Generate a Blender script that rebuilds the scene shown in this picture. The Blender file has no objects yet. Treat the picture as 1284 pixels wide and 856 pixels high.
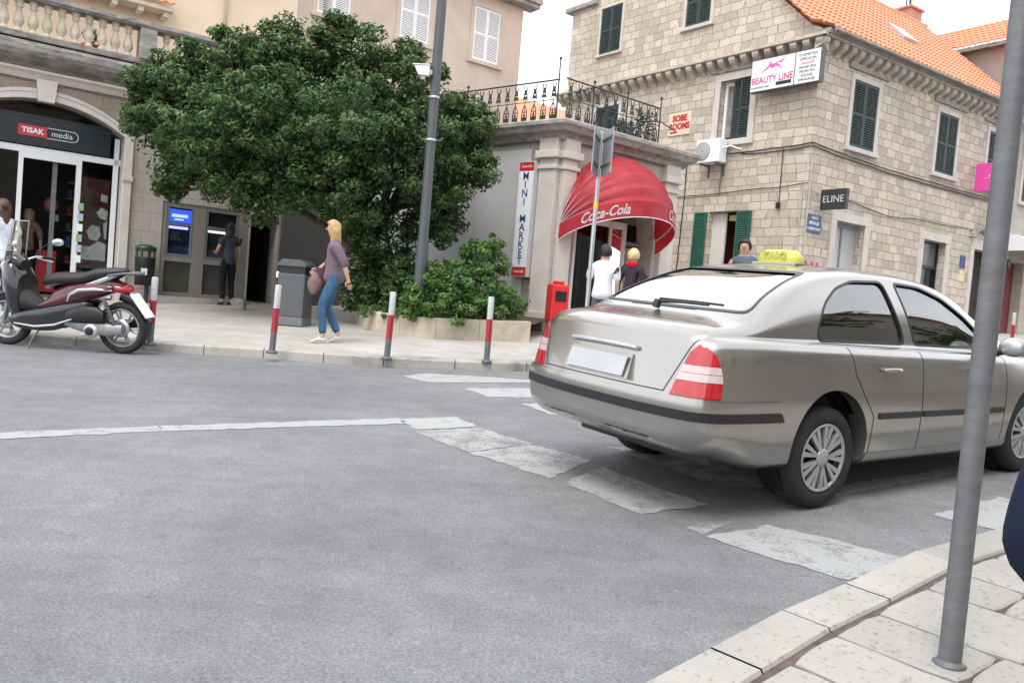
import bpy, bmesh, math, random
import numpy as np
from math import sin, cos, pi, radians, atan2, hypot, sqrt, degrees
from mathutils import Vector, Matrix

random.seed(7)
rng = np.random.default_rng(7)
sc = bpy.context.scene
COL = sc.collection

# ------------------------------------------------------------------ camera, world, sun, exposure
CAM_H, GY, GX = 1.40, .056, .021          # eye height over the road; the street climbs away and to the right
ROLL, PITCH, FPX = radians(4.8), radians(-2.4), 1034.0
_cr, _sr, _cp, _sp = cos(ROLL), sin(ROLL), cos(PITCH), sin(PITCH)
_M = Matrix(((1, 0, 0), (0, _cp, -_sp), (0, _sp, _cp))) @ Matrix(((_cr, -_sr, 0), (_sr, _cr, 0), (0, 0, 1)))
R3 = Matrix((_M[0], -_M[2], _M[1]))
cd = bpy.data.cameras.new('camera')
cam = bpy.data.objects.new('camera', cd)
COL.objects.link(cam)
cam.matrix_world = Matrix.Translation((0, 0, CAM_H)) @ R3.to_4x4()
cd.sensor_width = 36
cd.lens = FPX / 1284 * 36
cd.clip_start = .05
cd.clip_end = 600
sc.camera = cam

SUN_EL, SUN_AZ = radians(58), radians(205)      # azimuth clockwise from +Y
w = bpy.data.worlds.new('World')
sc.world = w
w.use_nodes = True
nt = w.node_tree
nt.nodes.clear()
sky = nt.nodes.new('ShaderNodeTexSky')
sky.sky_type = 'NISHITA'
sky.sun_disc = False
sky.sun_elevation = SUN_EL
sky.sun_rotation = SUN_AZ
sky.air_density = 1.0
sky.dust_density = 3.0
mixn = nt.nodes.new('ShaderNodeMixRGB')
cloudn = nt.nodes.new('ShaderNodeTexNoise')
cloudn.inputs['Scale'].default_value = 2.2
cloudn.inputs['Detail'].default_value = 4
cr_ = nt.nodes.new('ShaderNodeValToRGB')
cr_.color_ramp.elements[0].position = .3
cr_.color_ramp.elements[0].color = (5.6, 5.8, 6.1, 1)
cr_.color_ramp.elements[1].position = .75
cr_.color_ramp.elements[1].color = (8.6, 8.8, 9.1, 1)
tcw = nt.nodes.new('ShaderNodeTexCoord')
nt.links.new(tcw.outputs['Generated'], cloudn.inputs['Vector'])
nt.links.new(cloudn.outputs['Fac'], cr_.inputs['Fac'])
mixn.inputs['Fac'].default_value = .88
nt.links.new(sky.outputs['Color'], mixn.inputs['Color1'])
nt.links.new(cr_.outputs['Color'], mixn.inputs['Color2'])
bg = nt.nodes.new('ShaderNodeBackground')
bg.inputs['Strength'].default_value = .13
out = nt.nodes.new('ShaderNodeOutputWorld')
nt.links.new(mixn.outputs['Color'], bg.inputs['Color'])
nt.links.new(bg.outputs['Background'], out.inputs['Surface'])

sd = bpy.data.lights.new('sun', 'SUN')
sd.energy = .9
sd.angle = radians(24)
sd.color = (1, .97, .92)
so = bpy.data.objects.new('sun', sd)
COL.objects.link(so)
sdir = Vector((sin(SUN_AZ) * cos(SUN_EL), cos(SUN_AZ) * cos(SUN_EL), sin(SUN_EL)))
so.rotation_euler = sdir.to_track_quat('Z', 'Y').to_euler()
so.location = (0, 0, 30)

sc.view_settings.view_transform = 'Standard'
sc.view_settings.look = 'None'
sc.view_settings.exposure = 1.18
sc.view_settings.gamma = 1
sc.view_settings.use_curve_mapping = False
sc.render.engine = 'CYCLES'

# ------------------------------------------------------------------ single-view measuring helpers
def ray(px, py):
    return R3 @ Vector(((px - 642) / FPX, -(py - 428) / FPX, -1))

def gz(x, y):
    return GY * y + GX * x

def gnd(px, py, z=0.0):
    r = ray(px, py)
    t = (z - CAM_H) / (r.z - GY * r.y - GX * r.x)
    return Vector((0, 0, CAM_H)) + r * t

def at(px, py, Y):
    r = ray(px, py)
    return Vector((0, 0, CAM_H)) + r * (Y / r.y)

class Frame:
    """a vertical facade plane: u along it, n outwards, w = world z"""
    def __init__(s, O, az):
        a = radians(az)
        s.O = Vector((O[0], O[1], 0))
        s.U = Vector((sin(a), cos(a), 0))
        s.N = Vector((cos(a), -sin(a), 0))
        s.az = az
    def P(s, u, n, w):
        return s.O + s.U * u + s.N * n + Vector((0, 0, w))
    def M(s, u=0, n=0, w=0):
        p = s.P(u, n, w)
        return Matrix(((s.U.x, s.N.x, 0, p.x), (s.U.y, s.N.y, 0, p.y), (0, 0, 1, p.z), (0, 0, 0, 1)))
    def T(s, u, n, w):      # right-handed frame for lettering: x = u, y = up, z = outwards
        p = s.P(u, n, w)
        return Matrix(((s.U.x, 0, s.N.x, p.x), (s.U.y, 0, s.N.y, p.y), (0, 1, 0, p.z), (0, 0, 0, 1)))
    def at(s, px, py, n=0.0):
        r = ray(px, py)
        c = Vector((0, 0, CAM_H))
        o = s.O + s.N * n
        t = (o - c).dot(s.N) / r.dot(s.N)
        p = c + r * t
        return (p - s.O).dot(s.U), p.z
    def g(s, u, n=0):
        p = s.P(u, n, 0)
        return gz(p.x, p.y)

# ------------------------------------------------------------------ objects
ROOTM = {}

def thing(name, label, cat, loc=(0, 0, 0), rotz=0.0, group=None, M=None):
    o = bpy.data.objects.new(name, None)
    o.empty_display_size = .1
    COL.objects.link(o)
    m = M.copy() if M is not None else Matrix.Translation(loc) @ Matrix.Rotation(rotz, 4, 'Z')
    o.matrix_world = m
    ROOTM[o.name] = m
    o['label'] = label
    o['category'] = cat
    if group:
        o['group'] = group
    return o

def tag(o, label=None, cat=None, group=None, kind=None):
    if label: o['label'] = label
    if cat: o['category'] = cat
    if group: o['group'] = group
    if kind: o['kind'] = kind
    return o

def link(name, me, parent=None):
    o = bpy.data.objects.new(name, me)
    COL.objects.link(o)
    if parent:
        o.parent = parent
        ROOTM[o.name] = ROOTM[parent.name]
    else:
        ROOTM[o.name] = Matrix.Identity(4)
    return o

def copy_tree(o, parent=None):
    c = o.copy()
    COL.objects.link(c)
    if parent: c.parent = parent
    for ch in list(o.children):
        copy_tree(ch, c)
    return c

def ortho(d):
    d = d.normalized()
    a = Vector((0, 0, 1)) if abs(d.z) < .9 else Vector((1, 0, 0))
    x = a.cross(d).normalized()
    return x, d.cross(x).normalized()

class MB:
    """collects faces; build() links them as one mesh"""
    def __init__(s, M=None):
        s.v = []; s.f = []; s.m = []; s.uv = []; s.sm = []
        s.M = M or Matrix.Identity(4)
        s.mi = 0; s.smooth = False
    def add(s, pts, faces, uv=None, smooth=None):
        b = len(s.v)
        s.v += [s.M @ Vector(p) for p in pts]
        for i, f in enumerate(faces):
            s.f.append([b + k for k in f]); s.m.append(s.mi)
            s.sm.append(s.smooth if smooth is None else smooth)
            s.uv.append([uv[k] for k in f] if uv else None)
    def quad(s, a, b, c, d, uv=None):
        s.add([a, b, c, d], [(0, 1, 2, 3)], uv)
    def poly(s, pts, uv=None):
        s.add(pts, [tuple(range(len(pts)))], uv)
    def box(s, x0, x1, y0, y1, z0, z1, bev=0.0):
        b = min(bev, (x1 - x0) * .45, (y1 - y0) * .45, (z1 - z0) * .45)
        if b <= 0:
            P = [(x, y, z) for z in (z0, z1) for y in (y0, y1) for x in (x0, x1)]
            s.add(P, [(0, 2, 3, 1), (4, 5, 7, 6), (0, 1, 5, 4), (2, 6, 7, 3), (0, 4, 6, 2), (1, 3, 7, 5)], smooth=False)
            return
        bm = bmesh.new()
        bmesh.ops.create_cube(bm, size=1)
        for v in bm.verts:
            v.co = Vector(((x0 + x1) / 2 + v.co.x * (x1 - x0), (y0 + y1) / 2 + v.co.y * (y1 - y0), (z0 + z1) / 2 + v.co.z * (z1 - z0)))
        bmesh.ops.bevel(bm, geom=bm.edges[:], offset=b, segments=2, affect='EDGES', profile=.6)
        bm.verts.index_update()
        s.add([v.co.copy() for v in bm.verts], [[v.index for v in f.verts] for f in bm.faces])
        bm.free()
    def hexa(s, P):    # eight corners, bottom ring then top ring
        s.add(P, [(0, 3, 2, 1), (4, 5, 6, 7), (0, 1, 5, 4), (1, 2, 6, 5), (2, 3, 7, 6), (3, 0, 4, 7)], smooth=False)
    def cyl(s, p0, p1, r0, r1=None, n=12, cap=True):
        s.tube([p0, p1], [r0, r0 if r1 is None else r1], n, cap)
    def tube(s, pts, r, n=10, cap=True, sx=1.0):
        pts = [Vector(p) for p in pts]
        if not isinstance(r, (list, tuple)): r = [r] * len(pts)
        V = []; F = []
        d = (pts[1] - pts[0])
        x, y = ortho(d)
        for i, p in enumerate(pts):
            if i == 0: t = pts[1] - pts[0]
            elif i == len(pts) - 1: t = pts[-1] - pts[-2]
            else: t = (pts[i + 1] - pts[i]).normalized() + (pts[i] - pts[i - 1]).normalized()
            t = t.normalized()
            x = (x - t * x.dot(t)).normalized(); y = t.cross(x)
            for k in range(n):
                a = 2 * pi * k / n
                V.append(p + (x * cos(a) * sx + y * sin(a)) * r[i])
        for i in range(len(pts) - 1):
            for k in range(n):
                F.append((i * n + k, i * n + (k + 1) % n, (i + 1) * n + (k + 1) % n, (i + 1) * n + k))
        s.add(V, F, smooth=True)
        if cap:
            s.add(V[:n], [tuple(range(n))[::-1]], smooth=False)
            s.add(V[-n:], [tuple(range(n))], smooth=False)
    def lathe(s, prof, c=(0, 0, 0), axis=(0, 0, 1), n=24, a0=0, a1=2 * pi):
        """prof = [(radius, height)]"""
        d = Vector(axis).normalized(); x, y = ortho(d); c = Vector(c)
        full = abs(a1 - a0 - 2 * pi) < 1e-6
        m = n if full else n + 1
        V = []; F = []
        for r, h in prof:
            for k in range(m):
                a = a0 + (a1 - a0) * k / n
                V.append(c + d * h + (x * cos(a) + y * sin(a)) * r)
        for i in range(len(prof) - 1):
            for k in range(n):
                k2 = (k + 1) % m
                F.append((i * m + k, i * m + k2, (i + 1) * m + k2, (i + 1) * m + k))
        s.add(V, F, smooth=True)
    def prism(s, poly, h0, h1, ax='xy'):
        """polygon swept along the third axis"""
        def pt(a, b, h):
            return {'xy': (a, b, h), 'xz': (a, h, b), 'yz': (h, a, b)}[ax]
        n = len(poly)
        V = [pt(a, b, h0) for a, b in poly] + [pt(a, b, h1) for a, b in poly]
        F = [tuple(range(n))[::-1], tuple(range(n, 2 * n))] + [(i, (i + 1) % n, n + (i + 1) % n, n + i) for i in range(n)]
        s.add(V, F, smooth=False)
    def grid(s, rows, close=False, uv=None):
        n = len(rows[0]); V = [p for r in rows for p in r]; F = []
        for i in range(len(rows) - 1):
            for k in range(n if close else n - 1):
                F.append((i * n + k, i * n + (k + 1) % n, (i + 1) * n + (k + 1) % n, (i + 1) * n + k))
        s.add(V, F, uv=uv, smooth=True)
    def ell(s, c, r, n=12, m=8):
        rows = []
        for i in range(m + 1):
            t = pi * i / m
            rows.append([(c[0] + r[0] * sin(t) * cos(2 * pi * k / n), c[1] + r[1] * sin(t) * sin(2 * pi * k / n), c[2] + r[2] * cos(t)) for k in range(n)])
        s.grid(rows, close=True)
    def mesh(s, name, mats, inv=None, recalc=True, weld=False):
        me = bpy.data.meshes.new(name)
        V = s.v if inv is None else [inv @ p for p in s.v]
        me.from_pydata([tuple(p) for p in V], [], s.f)
        if not isinstance(mats, (list, tuple)): mats = [mats]
        for m in mats: me.materials.append(m)
        me.polygons.foreach_set('material_index', s.m)
        me.polygons.foreach_set('use_smooth', s.sm)
        if any(u is not None for u in s.uv):
            l = me.uv_layers.new(name='UVMap')
            k = 0
            for u, f in zip(s.uv, s.f):
                for j in range(len(f)):
                    if u is not None: l.data[k].uv = u[j]
                    k += 1
        if recalc or weld:
            bm = bmesh.new(); bm.from_mesh(me)
            if weld: bmesh.ops.remove_doubles(bm, verts=bm.verts[:], dist=1e-4)
            if recalc: bmesh.ops.recalc_face_normals(bm, faces=bm.faces[:])
            bm.to_mesh(me); bm.free()
        me.update()
        return me
    def build(s, name, mats, parent=None, recalc=True, weld=False):
        inv = ROOTM[parent.name].inverted() if parent else None
        return link(name, s.mesh(name, mats, inv, recalc, weld), parent)

def text(name, string, size, M, mat, parent=None, align='CENTER', shear=0.0, ext=.003, sx=1.0, warp=None, bold=0.0):
    cu = bpy.data.curves.new('lettering', 'FONT')
    cu.body = string; cu.size = size; cu.extrude = ext; cu.shear = shear; cu.offset = bold
    cu.align_x = align; cu.align_y = 'CENTER'; cu.resolution_u = 3
    tmp = bpy.data.objects.new('lettering', cu)
    COL.objects.link(tmp)
    bpy.context.view_layer.update()
    dg = bpy.context.evaluated_depsgraph_get()
    me = bpy.data.meshes.new_from_object(tmp.evaluated_get(dg))
    bpy.data.objects.remove(tmp); bpy.data.curves.remove(cu)
    inv = ROOTM[parent.name].inverted() if parent else Matrix.Identity(4)
    for v in me.vertices:
        p = Vector((v.co.x * sx, v.co.y, v.co.z))
        v.co = inv @ (Vector(warp(p)) if warp else M @ p)
    me.materials.clear(); me.materials.append(mat)
    me.name = name
    return link(name, me, parent)

# ------------------------------------------------------------------ materials
def new_mat(name):
    m = bpy.data.materials.new(name); m.use_nodes = True
    n = m.node_tree; b = n.nodes['Principled BSDF']
    return m, n, b

def N(n, t, **kw):
    x = n.nodes.new(t)
    for k, v in kw.items():
        if k in x.inputs: x.inputs[k].default_value = v
        else: setattr(x, k, v)
    return x

def coords(n, mode='Object'):
    return n.nodes.new('ShaderNodeTexCoord').outputs[mode]

def mat(name, col, rough=.6, metal=0.0, var=.15, scale=4.0, bump=0.0, bscale=60.0, dirt=None, dscale=1.5, spec=.5, coat=0.0, trans=0.0, stretch=None):
    m, n, b = new_mat(name)
    b.inputs['Roughness'].default_value = rough
    b.inputs['Metallic'].default_value = metal
    b.inputs['Specular IOR Level'].default_value = spec
    b.inputs['Coat Weight'].default_value = coat
    b.inputs['Transmission Weight'].default_value = trans
    co = coords(n)
    if stretch:
        mp = N(n, 'ShaderNodeMapping'); mp.inputs['Scale'].default_value = stretch
        n.links.new(co, mp.inputs['Vector']); co = mp.outputs['Vector']
    no = N(n, 'ShaderNodeTexNoise', Scale=scale, Detail=5.0, Roughness=.6)
    n.links.new(co, no.inputs['Vector'])
    rp = N(n, 'ShaderNodeValToRGB')
    c = col
    rp.color_ramp.elements[0].position = .3; rp.color_ramp.elements[1].position = .7
    rp.color_ramp.elements[0].color = (c[0] * (1 - var), c[1] * (1 - var), c[2] * (1 - var), 1)
    rp.color_ramp.elements[1].color = (min(1, c[0] * (1 + var)), min(1, c[1] * (1 + var)), min(1, c[2] * (1 + var)), 1)
    n.links.new(no.outputs['Fac'], rp.inputs['Fac'])
    last = rp.outputs['Color']
    if dirt:
        d = N(n, 'ShaderNodeTexNoise', Scale=dscale, Detail=8.0, Roughness=.7)
        n.links.new(co, d.inputs['Vector'])
        r2 = N(n, 'ShaderNodeValToRGB')
        r2.color_ramp.elements[0].position = .45; r2.color_ramp.elements[1].position = .68
        r2.color_ramp.elements[0].color = (0, 0, 0, 1); r2.color_ramp.elements[1].color = (dirt[3],) * 3 + (1,)
        n.links.new(d.outputs['Fac'], r2.inputs['Fac'])
        mx = N(n, 'ShaderNodeMixRGB'); mx.inputs['Color2'].default_value = (*dirt[:3], 1)
        n.links.new(r2.outputs['Color'], mx.inputs['Fac']); n.links.new(last, mx.inputs['Color1'])
        last = mx.outputs['Color']
    n.links.new(last, b.inputs['Base Color'])
    if bump:
        nb = N(n, 'ShaderNodeTexNoise', Scale=bscale, Detail=4.0)
        n.links.new(co, nb.inputs['Vector'])
        bp = N(n, 'ShaderNodeBump', Strength=bump, Distance=.01)
        n.links.new(nb.outputs['Fac'], bp.inputs['Height']); n.links.new(bp.outputs['Normal'], b.inputs['Normal'])
    return m

def emis(name, col, s):
    m, n, b = new_mat(name)
    b.inputs['Base Color'].default_value = (*col, 1)
    b.inputs['Emission Color'].default_value = (*col, 1)
    b.inputs['Emission Strength'].default_value = s
    return m

def masonry(name, c1, c2, mort, bw=.35, bh=.21, msize=.010, stain=.35, bump=.6, grey=(.3, .28, .26)):
    m, n, b = new_mat(name)
    b.inputs['Roughness'].default_value = .9
    b.inputs['Specular IOR Level'].default_value = .2
    uv = coords(n, 'UV')
    nz = N(n, 'ShaderNodeTexNoise', Scale=1.7, Detail=3.0)
    n.links.new(uv, nz.inputs['Vector'])
    nz2 = N(n, 'ShaderNodeTexNoise', Scale=14.0, Detail=3.0)
    n.links.new(uv, nz2.inputs['Vector'])
    def off(src, k):
        s = N(n, 'ShaderNodeVectorMath', operation='SUBTRACT'); s.inputs[1].default_value = (.5, .5, .5)
        n.links.new(src.outputs['Color'], s.inputs[0])
        q = N(n, 'ShaderNodeVectorMath', operation='MULTIPLY'); q.inputs[1].default_value = k
        n.links.new(s.outputs[0], q.inputs[0]); return q.outputs[0]
    a1 = N(n, 'ShaderNodeVectorMath', operation='ADD'); n.links.new(uv, a1.inputs[0]); n.links.new(off(nz, (.35, .07, 0)), a1.inputs[1])
    a2 = N(n, 'ShaderNodeVectorMath', operation='ADD'); n.links.new(a1.outputs[0], a2.inputs[0]); n.links.new(off(nz2, (.035, .03, 0)), a2.inputs[1])
    br = N(n, 'ShaderNodeTexBrick')
    br.offset = .5; br.offset_frequency = 2; br.squash = .72; br.squash_frequency = 3
    br.inputs['Scale'].default_value = 1
    br.inputs['Brick Width'].default_value = bw; br.inputs['Row Height'].default_value = bh
    br.inputs['Mortar Size'].default_value = msize; br.inputs['Mortar Smooth'].default_value = .35
    br.inputs['Bias'].default_value = 0
    br.inputs['Color1'].default_value = (*c1, 1); br.inputs['Color2'].default_value = (*c2, 1); br.inputs['Mortar'].default_value = (*mort, 1)
    n.links.new(a2.outputs[0], br.inputs['Vector'])
    # patchy weathering and pitting of the limestone
    st = N(n, 'ShaderNodeTexNoise', Scale=.7, Detail=9.0, Roughness=.72)
    n.links.new(uv, st.inputs['Vector'])
    r = N(n, 'ShaderNodeValToRGB'); r.color_ramp.elements[0].position = .38; r.color_ramp.elements[1].position = .72
    r.color_ramp.elements[0].color = (0, 0, 0, 1); r.color_ramp.elements[1].color = (stain, stain, stain, 1)
    n.links.new(st.outputs['Fac'], r.inputs['Fac'])
    mx = N(n, 'ShaderNodeMixRGB'); mx.inputs['Color2'].default_value = (*grey, 1)
    n.links.new(r.outputs['Color'], mx.inputs['Fac']); n.links.new(br.outputs['Color'], mx.inputs['Color1'])
    pt = N(n, 'ShaderNodeTexNoise', Scale=22.0, Detail=6.0, Roughness=.75)
    n.links.new(uv, pt.inputs['Vector'])
    rr = N(n, 'ShaderNodeMapRange'); rr.inputs['From Min'].default_value = .25; rr.inputs['From Max'].default_value = .75
    rr.inputs['To Min'].default_value = .72; rr.inputs['To Max'].default_value = 1.22
    n.links.new(pt.outputs['Fac'], rr.inputs['Value'])
    mu = N(n, 'ShaderNodeMixRGB', blend_type='MULTIPLY'); mu.inputs['Fac'].default_value = 1
    n.links.new(mx.outputs['Color'], mu.inputs['Color1']); n.links.new(rr.outputs['Result'], mu.inputs['Color2'])
    n.links.new(mu.outputs['Color'], b.inputs['Base Color'])
    ad = N(n, 'ShaderNodeMath', operation='MULTIPLY_ADD'); ad.inputs[1].default_value = .4
    inv = N(n, 'ShaderNodeMath', operation='SUBTRACT'); inv.inputs[0].default_value = 1
    n.links.new(br.outputs['Fac'], inv.inputs[1]); n.links.new(pt.outputs['Fac'], ad.inputs[0]); n.links.new(inv.outputs[0], ad.inputs[2])
    bp = N(n, 'ShaderNodeBump', Strength=bump, Distance=.03)
    n.links.new(ad.outputs[0], bp.inputs['Height']); n.links.new(bp.outputs['Normal'], b.inputs['Normal'])
    return m

def glass(name, tint=(.5, .56, .56), gl=1.0, ior=1.5, extra=0.0):
    m, n, b = new_mat(name)
    n.nodes.remove(b)
    o = n.nodes['Material Output']
    tr = N(n, 'ShaderNodeBsdfTransparent'); tr.inputs['Color'].default_value = (*tint, 1)
    gs = N(n, 'ShaderNodeBsdfGlossy'); gs.inputs['Roughness'].default_value = .02; gs.inputs['Color'].default_value = (gl, gl, gl, 1)
    fr = N(n, 'ShaderNodeFresnel'); fr.inputs['IOR'].default_value = ior
    mx = N(n, 'ShaderNodeMixShader')
    ad = N(n, 'ShaderNodeMath', operation='ADD'); ad.use_clamp = True; ad.inputs[1].default_value = extra
    n.links.new(fr.outputs[0], ad.inputs[0]); n.links.new(ad.outputs[0], mx.inputs[0]); n.links.new(tr.outputs[0], mx.inputs[1]); n.links.new(gs.outputs[0], mx.inputs[2])
    n.links.new(mx.outputs[0], o.inputs['Surface'])
    return m

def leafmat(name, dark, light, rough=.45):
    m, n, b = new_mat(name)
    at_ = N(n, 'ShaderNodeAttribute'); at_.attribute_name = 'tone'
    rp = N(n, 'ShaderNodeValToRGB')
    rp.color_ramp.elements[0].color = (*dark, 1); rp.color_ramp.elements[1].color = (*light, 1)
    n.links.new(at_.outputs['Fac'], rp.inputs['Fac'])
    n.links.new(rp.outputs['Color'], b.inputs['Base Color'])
    b.inputs['Roughness'].default_value = rough
    b.inputs['Specular IOR Level'].default_value = .35
    b.inputs['Subsurface Weight'].default_value = 0
    tl = N(n, 'ShaderNodeBsdfTranslucent')
    n.links.new(rp.outputs['Color'], tl.inputs['Color'])
    mx = N(n, 'ShaderNodeMixShader'); mx.inputs[0].default_value = .28
    n.links.new(b.outputs[0], mx.inputs[1]); n.links.new(tl.outputs[0], mx.inputs[2])
    n.links.new(mx.outputs[0], n.nodes['Material Output'].inputs['Surface'])
    return m

MT = {}
MT['masonry'] = masonry('limestone_masonry', (.66, .575, .475), (.44, .375, .305), (.29, .245, .20), stain=.4, grey=(.36,.335,.31))
MT['ashlar'] = masonry('pale_ashlar', (.47, .43, .37), (.42, .385, .335), (.27, .24, .21), bw=.75, bh=.38, msize=.006, stain=.5, bump=.25, grey=(.26, .24, .22))
MT['brown_render'] = masonry('brown_weathered_stone', (.30, .235, .18), (.24, .185, .14), (.13, .10, .08), bw=.5, bh=.25, msize=.008, stain=.7, bump=.35, grey=(.38, .34, .29))
MT['stone'] = mat('dressed_stone', (.50, .45, .38), .85, var=.14, scale=6, bump=.3, bscale=40, dirt=(.22, .2, .18, .6), dscale=2.5)
MT['stone_pale'] = mat('pale_dressed_stone', (.58, .53, .48), .85, var=.08, scale=8, bump=.2, bscale=40, dirt=(.36, .33, .3, .5), dscale=2)
MT['stone_dark'] = mat('blackened_stone', (.16, .15, .145), .9, var=.45, scale=5, bump=.5, bscale=30, dirt=(.36, .34, .31, .8), dscale=3.0, stretch=(1, 1, 3))
MT['stone_cornice'] = mat('weathered_cornice_stone', (.33, .30, .275), .9, var=.3, scale=5, bump=.4, bscale=30, dirt=(.12, .11, .105, .7), dscale=2.2, stretch=(1, 1, 3))
MT['green_shutter'] = mat('dark_green_shutter_paint', (.020, .040, .037), .55, var=.3, scale=8)
MT['green_bright'] = mat('green_shutter_paint', (.015, .10, .065), .5, var=.25, scale=8)
MT['white_paint'] = mat('white_painted_wood', (.78, .78, .78), .5, var=.04)
MT['white_alu'] = mat('white_aluminium', (.70, .71, .72), .4, var=.04, scale=2)
MT['grey_panel'] = mat('grey_white_panel', (.50, .50, .50), .6, var=.05, scale=1.2, dirt=(.38, .37, .36, .5), dscale=1)
MT['cream'] = mat('cream_plaster', (.66, .53, .39), .9, var=.05, scale=1.2, dirt=(.50, .41, .31, .5), dscale=.8)
MT['pink_plaster'] = mat('pinkish_plaster', (.56, .46, .38), .9, var=.07, scale=1.5, dirt=(.42, .36, .31, .6), dscale=1)
MT['tile'] = mat('terracotta_tile', (.70, .27, .15), .8, var=.18, scale=7, dirt=(.50, .22, .14, .7), dscale=3)
MT['tile_light'] = mat('pale_terracotta_tile', (.70, .30, .18), .8, var=.18, scale=7)
MT['dark_glass'] = mat('dark_window_glass', (.015, .016, .018), .06, var=.3, scale=1, spec=.6)
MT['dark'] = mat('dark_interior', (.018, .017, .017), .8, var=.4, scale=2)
MT['black_metal'] = mat('black_ironwork', (.025, .027, .03), .5, var=.3, scale=10)
MT['grey_metal'] = mat('galvanised_steel', (.13, .137, .145), .5, metal=.2, var=.22, scale=9, bump=.15, bscale=90, dirt=(.10, .10, .105, .6), dscale=7)
MT['pole_metal'] = mat('scratched_pole_steel', (.125, .13, .138), .5, metal=.15, var=.16, scale=3.5, bump=.15, bscale=60, dirt=(.20, .20, .20, .5), dscale=6, stretch=(1, 1, 3))
MT['lamp_metal'] = mat('painted_grey_lamp_post', (.06, .067, .073), .45, var=.12, scale=5)
MT['bright_steel'] = mat('brushed_steel', (.48, .49, .50), .35, metal=.6, var=.1, scale=9)
MT['red'] = mat('red_enamel', (.50, .02, .03), .4, var=.1)
MT['bollard_red'] = mat('dark_red_reflective_band', (.33, .018, .028), .45, var=.12, scale=20)
MT['bollard_white'] = mat('greyish_white_band', (.45, .46, .46), .5, var=.12, scale=20)
MT['white'] = mat('white_enamel', (.80, .81, .83), .4, var=.03)
MT['blue'] = mat('navy_blue_lettering', (.02, .05, .2), .5)
MT['black'] = mat('black_plastic', (.012, .012, .013), .45, var=.3, scale=12)
MT['rubber'] = mat('tyre_rubber', (.018, .018, .018), .8, var=.3, scale=20)
MT['skin'] = mat('skin', (.50, .30, .22), .5, var=.08, scale=20)

def asphalt():
    m, n, b = new_mat('worn_asphalt')
    b.inputs['Roughness'].default_value = .85; b.inputs['Specular IOR Level'].default_value = .3
    co = coords(n)
    def noise(s, d=4.0, r=.6):
        x = N(n, 'ShaderNodeTexNoise', Scale=s, Detail=d, Roughness=r); n.links.new(co, x.inputs['Vector']); return x.outputs['Fac']
    def ramp(f, p0, p1, c0, c1):
        r = N(n, 'ShaderNodeValToRGB'); r.color_ramp.elements[0].position = p0; r.color_ramp.elements[1].position = p1
        r.color_ramp.elements[0].color = (*c0, 1) if len(c0) == 3 else c0; r.color_ramp.elements[1].color = (*c1, 1)
        n.links.new(f, r.inputs['Fac']); return r.outputs['Color']
    base = ramp(noise(90, 4, .85), .36, .64, (.12, .123, .127), (.275, .278, .283))
    big = ramp(noise(.55, 6, .6), .35, .68, (.82, .82, .83), (1.10, 1.10, 1.09))
    mid = ramp(noise(5, 6, .7), .3, .7, (.86, .86, .86), (1.10, 1.10, 1.10))
    def mul(a, c):
        x = N(n, 'ShaderNodeMixRGB', blend_type='MULTIPLY'); x.inputs['Fac'].default_value = 1
        n.links.new(a, x.inputs['Color1']); n.links.new(c, x.inputs['Color2']); return x.outputs['Color']
    c = mul(mul(base, big), mid)
    # pale stone chips
    vo = N(n, 'ShaderNodeTexVoronoi', Scale=26.0); n.links.new(co, vo.inputs['Vector'])
    ch = ramp(vo.outputs['Distance'], .035, .075, (1, 1, 1), (0, 0, 0))
    gate = ramp(noise(9, 2), .60, .64, (0, 0, 0), (1, 1, 1))
    g2 = mul(ch, gate)
    x = N(n, 'ShaderNodeMixRGB'); x.inputs['Color2'].default_value = (.5, .49, .47, 1)
    n.links.new(g2, x.inputs['Fac']); n.links.new(c, x.inputs['Color1']); c = x.outputs['Color']
    # tyre-worn streaks along the road and old tar lines
    mp = N(n, 'ShaderNodeMapping'); mp.inputs['Rotation'].default_value = (0, 0, radians(-12)); mp.inputs['Scale'].default_value = (.35, 2.6, 1)
    n.links.new(co, mp.inputs['Vector'])
    st = N(n, 'ShaderNodeTexNoise', Scale=1.6, Detail=5.0, Roughness=.65); n.links.new(mp.outputs['Vector'], st.inputs['Vector'])
    c = mul(c, ramp(st.outputs['Fac'], .3, .7, (.90, .90, .905), (1.07, 1.07, 1.07)))
    mp2 = N(n, 'ShaderNodeMapping'); mp2.inputs['Rotation'].default_value = (0, 0, radians(-20)); mp2.inputs['Scale'].default_value = (.5, 5.5, 1)
    n.links.new(co, mp2.inputs['Vector'])
    s2 = N(n, 'ShaderNodeTexNoise', Scale=1.9, Detail=7.0, Roughness=.7); n.links.new(mp2.outputs['Vector'], s2.inputs['Vector'])
    c = mul(c, ramp(s2.outputs['Fac'], .655, .70, (1, 1, 1), (.55, .55, .57)))
    n.links.new(c, b.inputs['Base Color'])
    bp = N(n, 'ShaderNodeBump', Strength=.55, Distance=.006)
    n.links.new(noise(120, 3, .8), bp.inputs['Height']); n.links.new(bp.outputs['Normal'], b.inputs['Normal'])
    return m
MT['asphalt'] = asphalt()

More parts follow.
